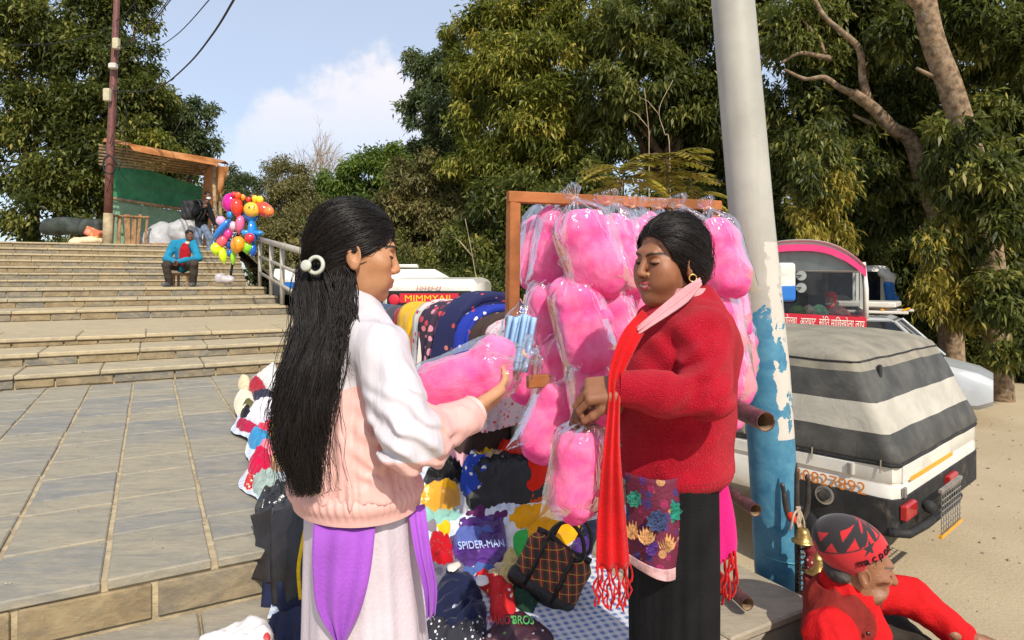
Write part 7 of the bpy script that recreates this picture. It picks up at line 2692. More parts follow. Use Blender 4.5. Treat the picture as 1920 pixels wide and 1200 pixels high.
# ================================================================== clothes rail
rail = thing('clothes_rail', 'metal rail hung with folded clothes behind the held candy floss', 'clothes rail', UN(1.5, 3.2, Z2))
r0, r1 = UN(1.52, 2.62, 1.13), UN(1.52, 4.75, 1.19)
m_rail = base_mat('dull_rail', (.22, .21, .20), .5, .5, .2, 9, metal=.7)
MB().tube([r0, r1], .016, 10).build('bar', m_rail, rail, smooth=True)
for q in (r0 + EN * .05, r1 - EN * .05):
    MB().tube([Vector((q.x, q.y, Z2)), q], .016, 10).build('upright', m_rail, rail, smooth=True)
    MB().tube([Vector((q.x, q.y, Z2 + .02)) - EU * .3, Vector((q.x, q.y, Z2 + .02)) + EU * .3], .014, 8).build('foot', m_rail, rail, smooth=True)
def over_rail(name, label, n0, n1, dropL, dropR, mat, top=.0, wid=.09, flare=.10, seed=0):
    """cloth folded over the bar: arch across it, hanging down both sides"""
    g = random.Random(seed)
    prof = []
    for k in range(15):
        t = k / 14
        prof.append((-wid - flare * (1 - t) ** 1.3, -dropL * (1 - t) + -.03))
    for k in range(1, 10):
        a = math.pi - math.pi * k / 10
        prof.append((math.cos(a) * wid, -.03 + math.sin(a) * (.05 + wid * .35 + top * .6)))
    for k in range(15):
        t = k / 14
        prof.append((wid + flare * t ** 1.3, -dropR * t - .03))
    m_ = 7
    v, f = [], []
    ph = g.uniform(0, 6)
    K = len(prof)
    for side in (1, -1):
        for i in range(m_ + 1):
            s_ = i / m_
            for j, (du, dz) in enumerate(prof):
                w = .012 * math.sin(s_ * 7 + ph + j * .12) * min(1, abs(dz) * 3 + .15)
                fl = (s_ - .5) * min(.12, abs(dz) * .12)
                q = r0.lerp(r1, 0) + EU * (du * (1 + .10 * math.sin(s_ * 5 + ph * 2 + j * .3)) + w + side * .004 * (1 if du > 0 else -1)) + EN * (n0 - 2.62 + (n1 - n0) * s_ + fl) + Vector((0, 0, dz + .02 + side * .003))
                v.append(q)
    nb = (m_ + 1) * K
    for i in range(m_):
        for j in range(K - 1):
            a, b_, c, d = i * K + j, (i + 1) * K + j, (i + 1) * K + j + 1, i * K + j + 1
            f.append((a, b_, c, d))
            f.append((nb + d, nb + c, nb + b_, nb + a))
    prev_ = list(range(K))
    for lay, (shr, dn) in enumerate(((.016, -.010), (.030, .020), (.046, .000), (.060, .028), (.074, .012), (.09, .03))):
        cur = []
        for j, (du, dz) in enumerate(prof):
            kx = max(.1, 1 - shr / max(.05, wid))
            wob = .010 * math.sin(j * .9 + lay * 2.1 + ph) + .006 * math.sin(j * 2.3 + lay)
            q = r0 + EU * (du * kx + wob) + EN * (n0 - 2.62 + dn - .5 * min(.12, abs(dz) * .12)) + Vector((0, 0, min(dz, -.03) + .02 if dz < -.03 else -.01 + (dz + .03) * kx - shr * .5))
            cur.append(len(v))
            v.append(q)
        for j in range(K - 1):
            f.append((prev_[j], prev_[j + 1], cur[j + 1], cur[j]))
        prev_ = cur
    for j in range(K // 2):
        f.append((prev_[j], prev_[j + 1], prev_[K - 2 - j], prev_[K - 1 - j]))
    for j in range(K - 1):
        f.append((j + 1, nb + j + 1, nb + j, j))
        a = m_ * K + j
        f.append((a, nb + a, nb + a + 1, a + 1))
    return tag(obj(name, v, f, mat, smooth=True), label, 'clothing', 'clothes hung over the rail')
fl = pattern_mat
over_rail('denim_trousers', 'slate blue trousers hung at the far end of the rail', 4.38, 4.70, .62, .5, k3(62, 76, 102), .0, .09, .03, 1)
over_rail('grey_trousers', 'grey trousers next to the slate blue ones', 4.12, 4.36, .66, .5, k3(72, 68, 80), .0, .09, .04, 2)
over_rail('crimson_shawl', 'crimson cloth beside the yellow shawl on the rail', 3.94, 4.10, .85, .5, k3(165, 15, 45), .0, .11, .06, 3)
over_rail('yellow_shawl', 'bright yellow shawl hung on the rail', 3.66, 3.95, .95, .5, k3(240, 180, 5), .04, .135, .06, 4)
over_rail('peach_cloth', 'peach cloth edge next to the yellow shawl', 3.56, 3.66, .95, .5, k3(235, 150, 110), .03, .14, .10, 5)
over_rail('white_red_blouse', 'white blouse with red flowers on the rail', 3.40, 3.56, .95, .5, fl('wr', (.66, .60, .54), [(.50, .02, .04), (.35, .4, .5), (.55, .05, .06)], 26, .34), .06, .18, .12, 6)
over_rail('pink_floral_blouse', 'dark blouse with big pink flowers on the rail', 3.22, 3.40, .98, .5, fl('pf', (.035, .02, .04), [(.62, .25, .32), (.55, .05, .08), (.6, .18, .16)], 24, .46), .05, .19, .12, 7)
over_rail('purple_cloth', 'narrow purple cloth on the rail', 3.14, 3.22, .92, .5, k3(130, 15, 110), .03, .18, .14, 8)
over_rail('tan_print_cloth', 'tan printed cloth on the rail', 3.06, 3.14, .92, .5, fl('tp', (.60, .43, .28), [(.08, .05, .04), (.2, .1, .05)], 40, .25), .0, .16, .15, 9)
over_rail('navy_floral_dress', 'navy dress with small red flowers filling the middle of the rail', 2.86, 3.06, .95, .6, fl('nf', (.012, .014, .075), [(.55, .06, .05), (.6, .2, .16), (.012, .014, .075), (.012, .014, .075)], 20, .26), .12, .24, .12, 10)
over_rail('blue_floral_dress', 'royal blue dress with red flowers on the rail', 2.77, 2.86, .9, .6, fl('bf', (.01, .03, .33), [(.55, .06, .05), (.7, .68, .7), (.01, .03, .33)], 24, .24), .04, .2, .12, 11)
over_rail('brown_dress', 'dark brown dress near the end of the rail', 2.69, 2.77, .55, .5, fl('bd', (.045, .025, .02), [(.55, .36, .16), (.045, .025, .02), (.045, .025, .02)], 22, .22), .0, .17, .1, 12)
over_rail('pink_white_blouse', 'pale pink blouse with red print at the near end of the rail', 2.60, 2.69, .42, .4, fl('pw', (.62, .48, .52), [(.55, .08, .10), (.65, .25, .28), (.40, .42, .55)], 50, .38), -.03, .15, .08, 13)
# doll-print bag and dark bundle between rail and rack
item('dark_bundle', 'dark bundle of clothes behind the short lower board', [(988, 800), (985, 740), (1010, 720), (1050, 730), (1050, 800)], k3(28, 22, 34), .16, .03)
tb = thing('beret_packet', 'packet with a red beret shape on cream cloth beside the masks', 'packet', P(1022, 690, 2.35))
v, f = skin([E(P(1018, 655, 2.35), (.045, .02, .028), .02), E(P(1032, 646, 2.35), (.03, .018, .02), .02)], .006)
obj('beret', v, f, k3(190, 20, 28), tb, smooth=True)
v, f = skin([E(P(1030, 676, 2.36), (.036, .016, .05), .02)], .006)
obj('cream_cloth', v, f, k3(232, 205, 180), tb, smooth=True)
# ================================================================== hand rail on the steps
m_railpaint = base_mat('cream_rail_paint', (.46, .42, .35), .55, .4, .12, 8, .1, 40, grime=(.30, .20, .12), gamt=.4)
hr = thing('hand_rail', 'cream metal hand rail along the right side of the steps', 'hand rail', UN(2.02, 14.2, 1.2))
UR = 2.02
zg = lambda n: 2.25 if n > 19.1 else (1.2 if n > 14 else (1.05 if n > 12.7 else (.91 if n > 11.6 else (.76 if n > 8.4 else (.66 if n > 7.75 else .53)))))
posts = [14.35, 12.9, 11.75, 9.9, 8.5]
def rail_z(n):
    return 1.2 + 1.0 + (n - 14.35) * (1.2 - .62) / (14.35 - 8.2)
top = []
for n_ in posts:
    p0 = UN(UR, n_, zg(n_))
    p1 = UN(UR, n_, rail_z(n_))
    MB().tube([p0, p1], .042, 10).build('post', m_railpaint, hr, smooth=True)
    top.append(n_)
a, b_ = posts[0] + .1, posts[-1] - .5
for k, (dz, r_) in enumerate(((0, .052), (-.36, .03), (-.70, .03))):
    MB().tube([UN(UR, a, rail_z(a) + dz), UN(UR, b_, rail_z(b_) + dz)], r_, 10).build('rail', m_railpaint, hr, smooth=True)

# ================================================================== roadside stall at the top of the steps
m_bamboo = base_mat('bamboo', (.34, .235, .13), .8, .2, .25, 8, .4, 40)
m_plank = base_mat('weathered_plank', (.30, .17, .085), .85, .15, .25, 6, .5, 40)
def tarp_mat(name, c1, c2, sc=3):
    m, t, b = new_mat(name)
    N = NT(t)
    co = N.coord('Object')
    c = N.mix(N.ramp(N.noise(co, sc, 5, .6), .3, .7), c1, c2)
    N.set(b.inputs['Base Color'], c)
    b.inputs['Roughness'].default_value = .55
    tr = N.n('ShaderNodeBsdfTranslucent')
    t.links.new(c, tr.inputs['Color'])
    mx = N.n('ShaderNodeMixShader')
    mx.inputs[0].default_value = .25
    t.links.new(b.outputs[0], mx.inputs[1])
    t.links.new(tr.outputs[0], mx.inputs[2])
    t.links.new(mx.outputs[0], t.nodes['Material Output'].inputs['Surface'])
    N.set(b.inputs['Normal'], N.bump(N.noise(co, 5, 4, .6, 1), .5, .05))
    return m
m_green = tarp_mat('green_tarp', (.015, .20, .075), (.05, .30, .12))
m_green2 = tarp_mat('pale_green_sheet', (.20, .36, .22), (.30, .46, .30))
m_orange = tarp_mat('orange_tarp', (.45, .17, .045), (.60, .27, .09))
m_whitetarp = tarp_mat('white_tarp', (.52, .53, .55), (.66, .67, .68), 5)
stall = thing('tarpaulin_stall', 'open stall of green and orange tarpaulin at the top of the steps', 'stall', P(300, 465, 18.5))
def wavy_sheet(name, quad, mat, parent, nu=16, nv=10, amp=.04, seed=0, thick=.012):
    a, b2, c, d = [Vector(q) for q in quad]     # corner order round the sheet
    nrm = (b2 - a).cross(d - a).normalized()
    v, f = [], []
    for sgn in (0, 1):
        for i in range(nu + 1):
            for j in range(nv + 1):
                s_, t_ = i / nu, j / nv
                p = a.lerp(b2, s_).lerp(d.lerp(c, s_), t_)
                p = p + nrm * (amp * (math.sin(s_ * 9 + seed + 2 * math.sin(t_ * 4)) * math.sin(math.pi * t_) + .6 * math.sin(t_ * 7 + s_ * 5 + seed)) + thick * sgn)
                v.append(p)
    K = nv + 1
    nb = (nu + 1) * K
    for i in range(nu):
        for j in range(nv):
            q = (i * K + j, (i + 1) * K + j, (i + 1) * K + j + 1, i * K + j + 1)
            f.append(q)
            f.append(tuple(nb + k for k in reversed(q)))
    return obj(name, v, f, mat, parent, smooth=True)
wavy_sheet('back_sheet', [P(208, 296, 20.2), P(382, 352, 20.2), P(378, 400, 20.2), P(208, 376, 20.2)], m_green, stall, seed=1)
wavy_sheet('lower_back_sheet', [P(206, 375, 20.15), P(375, 402, 20.15), P(375, 470, 20.15), P(206, 462, 20.15)], m_green2, stall, 24, 8, .03, 3)
wavy_sheet('side_sheet', [P(382, 318, 20.2), P(398, 306, 18.2), P(398, 470, 18.2), P(378, 470, 20.2)], m_orange, stall, 8, 14, .03, 2)
wavy_sheet('side_sheet', [P(400, 312, 18.1), P(430, 312, 18.6), P(420, 360, 18.5), P(402, 390, 18.1)], m_orange, stall, 8, 8, .05, 4)
wavy_sheet('roof_sheet', [P(192, 264, 17.6), P(404, 302, 17.6), P(430, 308, 20.8), P(200, 262, 20.8)], m_orange, stall, 20, 6, .05, 5)
wavy_sheet('roof_edge', [P(238, 268, 17.55), P(404, 298, 17.55), P(412, 312, 17.5), P(250, 282, 17.5)], m_orange, stall, 20, 4, .04, 6)
for k in range(7):
    t_ = k / 6
    MB().tube([P(186, 272 + 6 * k, 17.8 + 2.4 * t_), P(404, 306 + 4 * k, 17.8 + 2.4 * t_)], .035, 6).build('roof_pole', m_bamboo, stall, smooth=True)
MB().tube([P(205, 371, 20.0), P(380, 398, 20.0)], .05, 8).build('cross_pole', m_bamboo, stall, smooth=True)
for q in ((400, 300, 18.0), (410, 310, 18.4)):
    MB().tube([P(q[0] + 6, 475, q[2]), P(q[0], q[1], q[2])], .05, 8).build('post', m_bamboo, stall, smooth=True)
MB().tube([P(207, 462, 18.2), P(205, 268, 18.2)], .05, 8).build('post', m_bamboo, stall, smooth=True)
# plank pallet leaning in front
pal = thing('plank_screen', 'rough plank screen leaning in front of the green stall', 'planks', P(240, 463, 17.9))
for k, (a, b_, w) in enumerate(((213, 209, .07), (224, 222, .10), (238, 240, .15), (252, 250, .12), (263, 258, .08), (277, 271, .06))):
    p0, p1 = P(b_, 464, 17.7), P(a, 402 + (k % 2) * 3, 18.0)
    ax_ = (p1 - p0)
    M = Matrix((Vector((1, 0, 0)), ax_.normalized().cross(Vector((1, 0, 0))).normalized() * -1, ax_.normalized())).transposed()
    MB().box((p0 + p1) / 2, (w, .03, ax_.length), M=M, bev=.005).build('plank', m_plank, pal)
MB().tube([P(204, 404, 17.95), P(280, 408, 17.95)], .035, 6).build('batten', m_plank, pal)
# white tarpaulin over goods, sacks at the far left
v, f = skin([E(P(310, 447, 18.6), (.55, .4, .45), .2), E(P(345, 436, 18.4), (.45, .35, .42), .2), E(P(285, 455, 18.4), (.4, .3, .25), .2)], .05, lambda p: vnoise(p, 3.5, 2) * .06 + vnoise(p, 9, 3) * .03)
tag(obj('tarpaulin_heap', v, f, m_whitetarp, smooth=True), 'white tarpaulin thrown over goods inside the stall', 'tarpaulin')
MB_ = MB().box(P(318, 466, 18.0), (1.4, .5, .28), bev=.03)
tag(MB_.build('low_wall', m_plank), 'low brown plinth under the white tarpaulin', 'plinth')
v, f = skin([E(P(172, 452, 17.8), (.30, .25, .14), .1), E(P(150, 455, 17.8), (.3, .25, .12), .1)], .03, lambda p: vnoise(p, 6, 2) * .04)
tag(obj('cream_sack', v, f, k3(225, 200, 165), smooth=True), 'cream sack on the top step at the far left', 'sack')
v, f = skin([B(P(176, 437, 17.8), (.22, .12, .13), .05, .05, Matrix.Rotation(R(25), 3, 'Y'))], .02, lambda p: vnoise(p, 7, 3) * .02)
tag(obj('striped_bundle', v, f, pattern_mat('orange_bundle', (.60, .16, .08), [(.7, .45, .1), (.65, .3, .2)], 6, .4), smooth=True), 'red and yellow bundle resting on the cream sack', 'bundle')
v, f = skin([B(P(140, 425, 18.6), (.9, .3, .24), .2, .1)], .06, lambda p: vnoise(p, 3, 3) * .05)
tag(obj('covered_motorbike', v, f, base_mat('dark_cover', (.05, .06, .05), .6, .3, .3, 4), smooth=True), 'dark tarpaulin-covered bulk left of the utility pole', 'cover')
# ================================================================== utility pole and wires
up = thing('utility_pole', 'rust-brown utility pole carrying meter boxes and wires', 'pole', P(200, 462, 17.3))
m_rusty = rust_mat('rusty_steel', (.20, .075, .05))
m_pale = base_mat('pale_pole_paint', (.42, .33, .20), .7, .3, .2, 5, .2, 30)
pts = [P(201, 470, 17.3), P(203, 400, 17.3), P(206, 300, 17.3), P(212, 170, 17.3), P(219, 0, 17.3), P(226, -150, 17.3)]
MB().tube(pts[1:], [.105, .10, .09, .075, .065], 12).build('shaft', m_rusty, up, smooth=True)
MB().tube(pts[:2], [.125, .115], 12).build('pale_base', m_pale, up, smooth=True)
m_box = base_mat('meter_box', (.56, .50, .34), .6, .3, .1, 5, grime=(.3, .22, .14), gamt=.4)
for q, sz in (((201, 178, 17.1), (.17, .12, .34)), ((218, 82, 17.1), (.16, .12, .30))):
    MB().box(P(*q), sz, bev=.02).build('meter_box', m_box, up)
MB().box(P(212, 124, 17.1), (.20, .14, .16), bev=.03).build('insulator_block', base_mat('white_block', (.6, .57, .52), .5), up)
m_wire = base_mat('black_cable', (.018, .018, .02), .6, .3, .1, 5)
coil = [P(208, 310, 17.1) + Vector((math.cos(t) * .17, -.06, math.sin(t) * .24)) for t in np.linspace(0, 6.28, 25)]
MB().tube(coil, .02, 6).build('cable_coil', m_wire, up, smooth=True)
for q in ((200, 330), (222, 290), (206, 240), (224, 230)):
    MB().tube(curve_pts([P(212, q[1] - 70, 17.15), P(q[0] + 14, q[1] - 20, 17.1), P(q[0], q[1] + 30, 17.15)], 6), .010, 5).build('loose_cable', m_wire, up, smooth=True)
def wire(label, pts, r=.014):
    tag(MB().tube(curve_pts([P(*p) for p in pts], 8), r, 5).build('overhead_wire', m_wire, smooth=True), label, 'wire', 'overhead wires')
wire('lowest thick overhead wire sweeping up from the stall tree', [(212, 170, 17.2), (262, 172, 16.5), (305, 160, 15.5), (355, 118, 13), (400, 62, 10.5), (438, 0, 8.5), (470, -60, 7.2)], .016)
wire('thin overhead wire second from the right', [(214, 120, 17.2), (270, 103, 16.2), (330, 66, 14), (390, 2, 11), (420, -40, 9.5)], .010)
wire('pair wire, lower of two close overhead wires', [(214, 100, 17.2), (250, 80, 16), (272, 60, 15), (318, 2, 12.5), (340, -30, 11)], .011)
wire('pair wire, upper of two close overhead wires', [(216, 90, 17.2), (248, 74, 16), (270, 57, 15), (314, 2, 12.5), (336, -30, 11)], .009)
wire('short overhead wire at the top of the utility pole', [(217, 40, 17.2), (238, 22, 16), (257, 0, 14.5), (268, -16, 14)], .012)
wire('wire running left from the utility pole', [(214, 46, 17.3), (190, 58, 17), (160, 70, 16.5), (100, 82, 15.5), (20, 85, 14)], .012)
wire('sagging wire along the stall front', [(160, 293, 17), (205, 290, 17.2), (240, 340, 17.6), (300, 355, 17.9), (395, 366, 18)], .008)

# ================================================================== small figures
def clothes(prims, h, mat, parent, name, disp=None):
    v, f = skin(prims, h, disp)
    return obj(name, v, f, mat, parent, smooth=True)
def small_head(c, M, s, skincol, haircol_mat, parent, lips=(.25, .08, .07)):
    hv, hf = skin(head_prims(False, neck=.05), .006)
    col = head_colors(hv, skincol, lips, eye_open=True)
    return to_world(hv, M, c, s), hf, col
def wrinkle(sc, amp, seed=0):
    return lambda p: vnoise(p, sc, seed) * amp + (np.abs(vnoise(p, sc * .7, seed + 2)) - .3) * amp
# --- man sitting on the steps
D_ = 14.0
sit = person('man in a blue jacket and red sweater sitting on the steps', P(342, 537, D_))
hipc = P(342, 497, D_ + .12)
chest = P(344, 462, D_ + .08)
hc_ = P(355, 441, D_ + .02)
Ms = frame((.75, -.66), R(4))
hw, hf, hcol = small_head(hc_, Ms, 1.0, SKIN_D, m_hair, sit)
kL, kR = P(312, 497, D_ - .38), P(364, 495, D_ - .38)
fL, fR = P(317, 533, D_ - .30), P(362, 533, D_ - .30)
hands = P(331, 493, D_ - .34)
core = [C(hipc, chest, .09, .10, .05), C(chest, hc_ - Vector((0, 0, .15)), .06, .05, .04)]
cv, cf = skin(core + hand_prims(hands + Vector((.05, .02, .03)), (-1, -.3, -.5), (-.3, -.6, -.6), 1, (.7, .7, .7, .7), 1.0) + hand_prims(hands + Vector((-.05, .02, .03)), (1, -.3, -.5), (.3, -.6, -.6), -1, (.7, .7, .7, .7), 1.0)
              + [C(hipc + Vector((-.1, 0, 0)), kL, .06, .05, .03), C(kL, fL, .05, .035, .03), C(hipc + Vector((.1, 0, 0)), kR, .06, .05, .03), C(kR, fR, .05, .035, .03), C(P(312, 487, D_ - .02), hands + Vector((-.06, .03, .04)), .035, .03, .03), C(P(372, 484, D_ - .05), hands + Vector((.06, .03, .04)), .035, .03, .03)], .011)
bv, bf = join_parts([(hw, hf), (cv, cf)])
obj('body', bv, bf, m_skin, sit, smooth=True, attrs={'col': np.concatenate([hcol, body_color(cv, SKIN_D)])})
cap = [E((-.014, 0, .05), (.10, .082, .072), .02), CUT(E((.11, 0, -.03), (.08, .14, .115), .01))]
kv, kf = skin(cap, .006)
obj('hair', to_world(kv, Ms, hc_), kf, m_hair, sit, smooth=True)
elL, elR = P(312, 487, D_ - .02), P(372, 484, D_ - .05)
m_bluejk = base_mat('blue_fleece', (.02, .23, .38), .9, .15, .12, 9, .4, 60)
jk = [C(hipc + Vector((0, 0, -.02)), chest, .155, .17, .06, Vector((0, 1, 0)), .8), C(chest + Vector((-.2, 0, .06)), elL, .085, .08, .05), C(elL, hands + Vector((-.06, .03, .04)), .075, .055, .04), C(chest + Vector((.2, 0, .06)), elR, .085, .08, .05), C(elR, hands + Vector((.06, .03, .04)), .075, .055, .04), C(chest + Vector((-.2, 0, .07)), chest + Vector((.2, 0, .07)), .075, .075, .05)]
clothes(jk, .013, m_bluejk, sit, 'jacket', wrinkle(11, .014, 3))
clothes([E(P(346, 474, D_ - .06), (.12, .06, .21), .04), E(P(345, 490, D_ - .06), (.13, .06, .1), .04)], .012, k3(165, 22, 32), sit, 'sweater', wrinkle(14, .008))
clothes([E(P(351, 456, D_ - .03), (.05, .04, .04), .02)], .008, k3(225, 190, 170), sit, 'shirt_collar')
m_trs = base_mat('brown_trousers', (.052, .042, .034), .85, .15, .2, 8, .3, 60)
tr_ = [C(hipc + Vector((-.10, 0, -.02)), kL, .11, .092, .05), C(kL, fL + Vector((0, 0, .05)), .088, .075, .02), C(hipc + Vector((.10, 0, -.02)), kR, .11, .092, .05), C(kR, fR + Vector((0, 0, .05)), .088, .075, .02)]
clothes(tr_, .013, m_trs, sit, 'trousers', wrinkle(10, .010, 4))
for k, q in enumerate((fL, fR)):
    clothes([C(q + Vector((0, .05, .0)), q + Vector(((-.02, .04)[k], -.17, -.01)), .05, .042, .02)], .010, base_mat('grey_shoe', (.10, .11, .12), .6), sit, 'shoe')
st_ = thing('stool', 'low stool under the sitting man', 'stool', P(350, 537, D_ + .15))
MB().box(Vector((hipc.x, hipc.y + .02, 1.2 + .27)), (.40, .30, .05), bev=.01).build('seat', m_plank, st_)
for sx in (-.15, .15):
    for sy in (-.1, .1):
        MB().box(Vector((hipc.x + sx, hipc.y + .02 + sy, 1.2 + .122)), (.04, .04, .243)).build('leg', m_plank, st_)
# --- man with a backpack and face mask
D2 = 17.4
wk = person('masked man in black with a backpack walking down the top steps', P(384, 478, D2))
hc_ = P(389, 367, D2)
Mw = frame((.8, -.6), R(8))
hw, hf, hcol = small_head(hc_, Mw, 1.02, SKIN_D, m_hair, wk)
chest = P(380, 392, D2 + .02)
hipc = P(377, 424, D2 + .05)
kL, kR = P(372, 445, D2 - .05), P(394, 446, D2 - .15)
fL, fR = P(376, 474, D2 + .05), P(392, 477, D2 - .15)
elA, haA = P(364, 402, D2 - .15), P(385, 386, D2 - .25)
elB, haB = P(398, 408, D2 - .1), P(404, 425, D2 - .2)
core = [C(hipc, chest, .12, .14, .05), C(chest, hc_ - Vector((0, 0, .15)), .07, .055, .04), C(hipc, kL, .06, .05, .03), C(kL, fL, .05, .04, .03), C(hipc, kR, .06, .05, .03), C(kR, fR, .05, .04, .03),
        C(chest, elA, .05, .045, .03), C(elA, haA, .04, .035, .03), C(chest, elB, .05, .045, .03), C(elB, haB, .04, .035, .03), E(haA, (.06, .04, .05), .02), E(haB, (.04, .04, .06), .02)]
cv, cf = skin(core, .013)
bv, bf = join_parts([(hw, hf), (cv, cf)])
obj('body', bv, bf, m_skin, wk, smooth=True, attrs={'col': np.concatenate([hcol, body_color(cv, SKIN_D)])})
kv, kf = skin([E((-.014, 0, .05), (.10, .082, .072), .02), CUT(E((.11, 0, -.03), (.08, .14, .115), .01))], .007)
obj('hair', to_world(kv, Mw, hc_), kf, m_hair, wk, smooth=True)
mv, mf = skin([E((.070, 0, -.062), (.048, .058, .042), .02)], .007)
obj('face_mask', to_world(mv, Mw, hc_), mf, k3(235, 235, 238), wk, smooth=True)
clothes([C(hipc, chest, .16, .18, .06, Vector((0, 1, 0)), .8), C(chest + Vector((-.15, 0, .08)), elA, .085, .08, .04), C(elA, haA + Vector((-.06, .02, -.02)), .07, .055, .04), C(chest + Vector((.15, 0, .08)), elB, .085, .07, .04), C(elB, haB + Vector((-.02, .02, .05)), .065, .055, .04), C(chest + Vector((-.14, 0, .09)), chest + Vector((.14, 0, .09)), .08, .08, .05)], .016, m_black, wk, 'jacket', wrinkle(10, .015, 3))
m_jeans = base_mat('faded_jeans', (.16, .20, .28), .85, .15, .25, 7, .3, 60)
clothes([C(hipc + Vector((-.05, 0, 0)), kL, .11, .09, .05), C(kL, fL + Vector((0, 0, .05)), .085, .07, .03), C(hipc + Vector((.05, 0, 0)), kR, .11, .09, .05), C(kR, fR + Vector((0, 0, .05)), .085, .07, .03)], .016, m_jeans, wk, 'jeans', wrinkle(9, .012, 6))
for k, q in enumerate((fL, fR)):
    clothes([C(q + Vector((-.02, .05, 0)), q + Vector((.10, -.10, -.02)), .05, .042, .02)], .013, m_vblack, wk, 'shoe')
pk_ = thing('backpack', 'black backpack on the masked man\'s back', 'backpack', P(356, 420, D2))
clothes([B(P(357, 394, D2 + .08), (.20, .17, .26), .10, .05), B(P(350, 402, D2 - .02), (.10, .10, .14), .06, .04)], .018, base_mat('black_nylon', (.03, .03, .032), .6, .3, .2, 8), pk_, 'pack_body', wrinkle(9, .012, 8))
for dx in (0, .10):
    MB().tube(curve_pts([P(362, 378, D2 - .05) + Vector((dx, 0, 0)), P(372, 376, D2 - .16) + Vector((dx, 0, 0)), P(378, 396, D2 - .2) + Vector((dx, 0, 0)), P(370, 412, D2 - .14) + Vector((dx, 0, 0))], 5), .025, 6).build('strap', m_vblack, pk_, smooth=True)
# ================================================================== balloons on a stick
DB = 13.4
m_stick = base_mat('black_stick', (.03, .025, .022), .7, .2, .2, 8)
pole_ = thing('balloon_stick', 'dark stick planted in a bag and carrying toy balloons', 'stick', P(432, 534, DB))
MB().tube([P(430, 532, DB), P(440, 470, DB), P(458, 372, DB), P(462, 345, DB)], [.028, .026, .02, .014], 8).build('shaft', m_stick, pole_, smooth=True)
v, f = skin([E(P(412, 522, DB - .05), (.10, .12, .11), .05), E(P(428, 524, DB), (.13, .13, .10), .05)], .014, wrinkle(12, .016, 2))
tag(obj('plastic_sack', v, f, base_mat('grey_plastic', (.50, .45, .47), .35, .5, .1, 8), smooth=True), 'pinkish white plastic sack at the foot of the balloon stick', 'sack')
def shiny(col):
    m = base_mat('balloon', col, .16, .6, .04, 6)
    m.node_tree.nodes['Principled BSDF'].inputs['Coat Weight'].default_value = .4
    return m
_bm = {}
def bm_(c):
    if c not in _bm:
        _bm[c] = shiny(srgb(*c))
    return _bm[c]
def balloon(label, px, py, rx, rz, col, tilt=0, dD=0.0, name='balloon', ry=None):
    M = Matrix.Rotation(R(tilt), 3, 'Y')
    k = DB / FPX
    ry = (rx + rz) / 2 * .85 if ry is None else ry
    c = P(px, py, DB + dD)
    v, f = skin([E(c, (rx * k, ry * k, rz * k), .02, M), C(c - M @ Vector((0, 0, rz * k * .8)), c - M @ Vector((0, 0, rz * k * 1.18)), .03, .016, .04)], max(.014, rx * k / 12))
    return tag(obj(name, v, f, bm_(col), smooth=True), label, 'balloon', 'toy balloons on the stick')
balloon('big magenta balloon at the top left of the bunch', 432, 380, 15, 18, (225, 15, 150), 10)
balloon('red and orange tall balloon beside the magenta one', 444, 388, 11, 17, (235, 60, 35), -5, -.12)
fb = balloon('yellow face balloon with a blue lower half', 472, 393, 15, 14, (240, 190, 60), 15, -.1)
for dx, dz in ((-.055, .05), (.045, .06)):
    MB().ball(P(472, 393, DB - .262) + Vector((dx, -.0, dz)), (.016, .008, .020), 8, 6).build('printed_eye', m_vblack, fb, smooth=True)
balloon('blue round balloon under the yellow face', 470, 405, 14, 12, (20, 110, 185), 10, -.02)
balloon('large red and orange balloon sticking out right', 494, 392, 21, 13, (240, 75, 40), 28, 0)
balloon('orange tip of the balloon sticking out right', 504, 396, 10, 9, (250, 130, 60), 28, -.1)
for k, (px, py, r_, c, w) in enumerate([(446, 366, 6, (235, 90, 30), 'orange'), (438, 364, 5, (215, 30, 50), 'red'), (478, 372, 6, (240, 200, 30), 'yellow'), (487, 374, 7, (245, 215, 40), 'lemon'), (466, 374, 5, (225, 50, 40), 'scarlet'), (455, 370, 6, (240, 150, 40), 'amber'), (472, 369, 5, (90, 40, 30), 'brown')]):
    balloon('small ' + w + ' balloon knob on top of the bunch', px, py, r_, r_, c, 0, -.15 + .03 * k)
balloon('long blue balloon pointing down left', 417, 430, 7, 24, (35, 125, 215), 38, -.15)
balloon('blue balloon knot above the long blue balloon', 431, 402, 6, 6, (30, 140, 220), 0, -.1)
balloon('pale pink balloon left in the bunch', 414, 414, 9, 9, (235, 170, 200), 0, .05)
balloon('white and pink balloon in the middle', 436, 424, 11, 9, (240, 200, 215), 0, -.05)
balloon('rose balloon right of the white one', 450, 420, 8, 16, (240, 110, 150), 8, -.12)
balloon('hot pink balloon below the white one', 427, 438, 9, 9, (235, 60, 150), 0, -.1)
balloon('blue figure balloon body right of the stick', 474, 434, 8, 22, (35, 135, 215), -6, -.05)
balloon('blue figure balloon arm pointing right', 484, 437, 10, 5, (35, 135, 215), 0, -.1)
balloon('blue figure balloon arm pointing left', 460, 436, 8, 5, (45, 150, 225), 0, -.15)
balloon('red balloon near the blue figure', 468, 446, 9, 9, (225, 45, 60), 0, -.2)
balloon('orange-yellow balloon in front of the rail', 446, 458, 13, 15, (250, 160, 30), 10, -.22)
balloon('lime green balloon right of the orange-yellow one', 463, 463, 11, 11, (140, 225, 40), 0, -.12)
balloon('deep blue balloon at the lower right', 474, 468, 7, 11, (20, 95, 190), 0, -.08)
balloon('pink-orange balloon at the lower left', 416, 452, 10, 12, (240, 95, 110), 20, -.1)
balloon('navy balloon behind the lower bunch', 428, 456, 7, 9, (25, 90, 190), -15, 0)
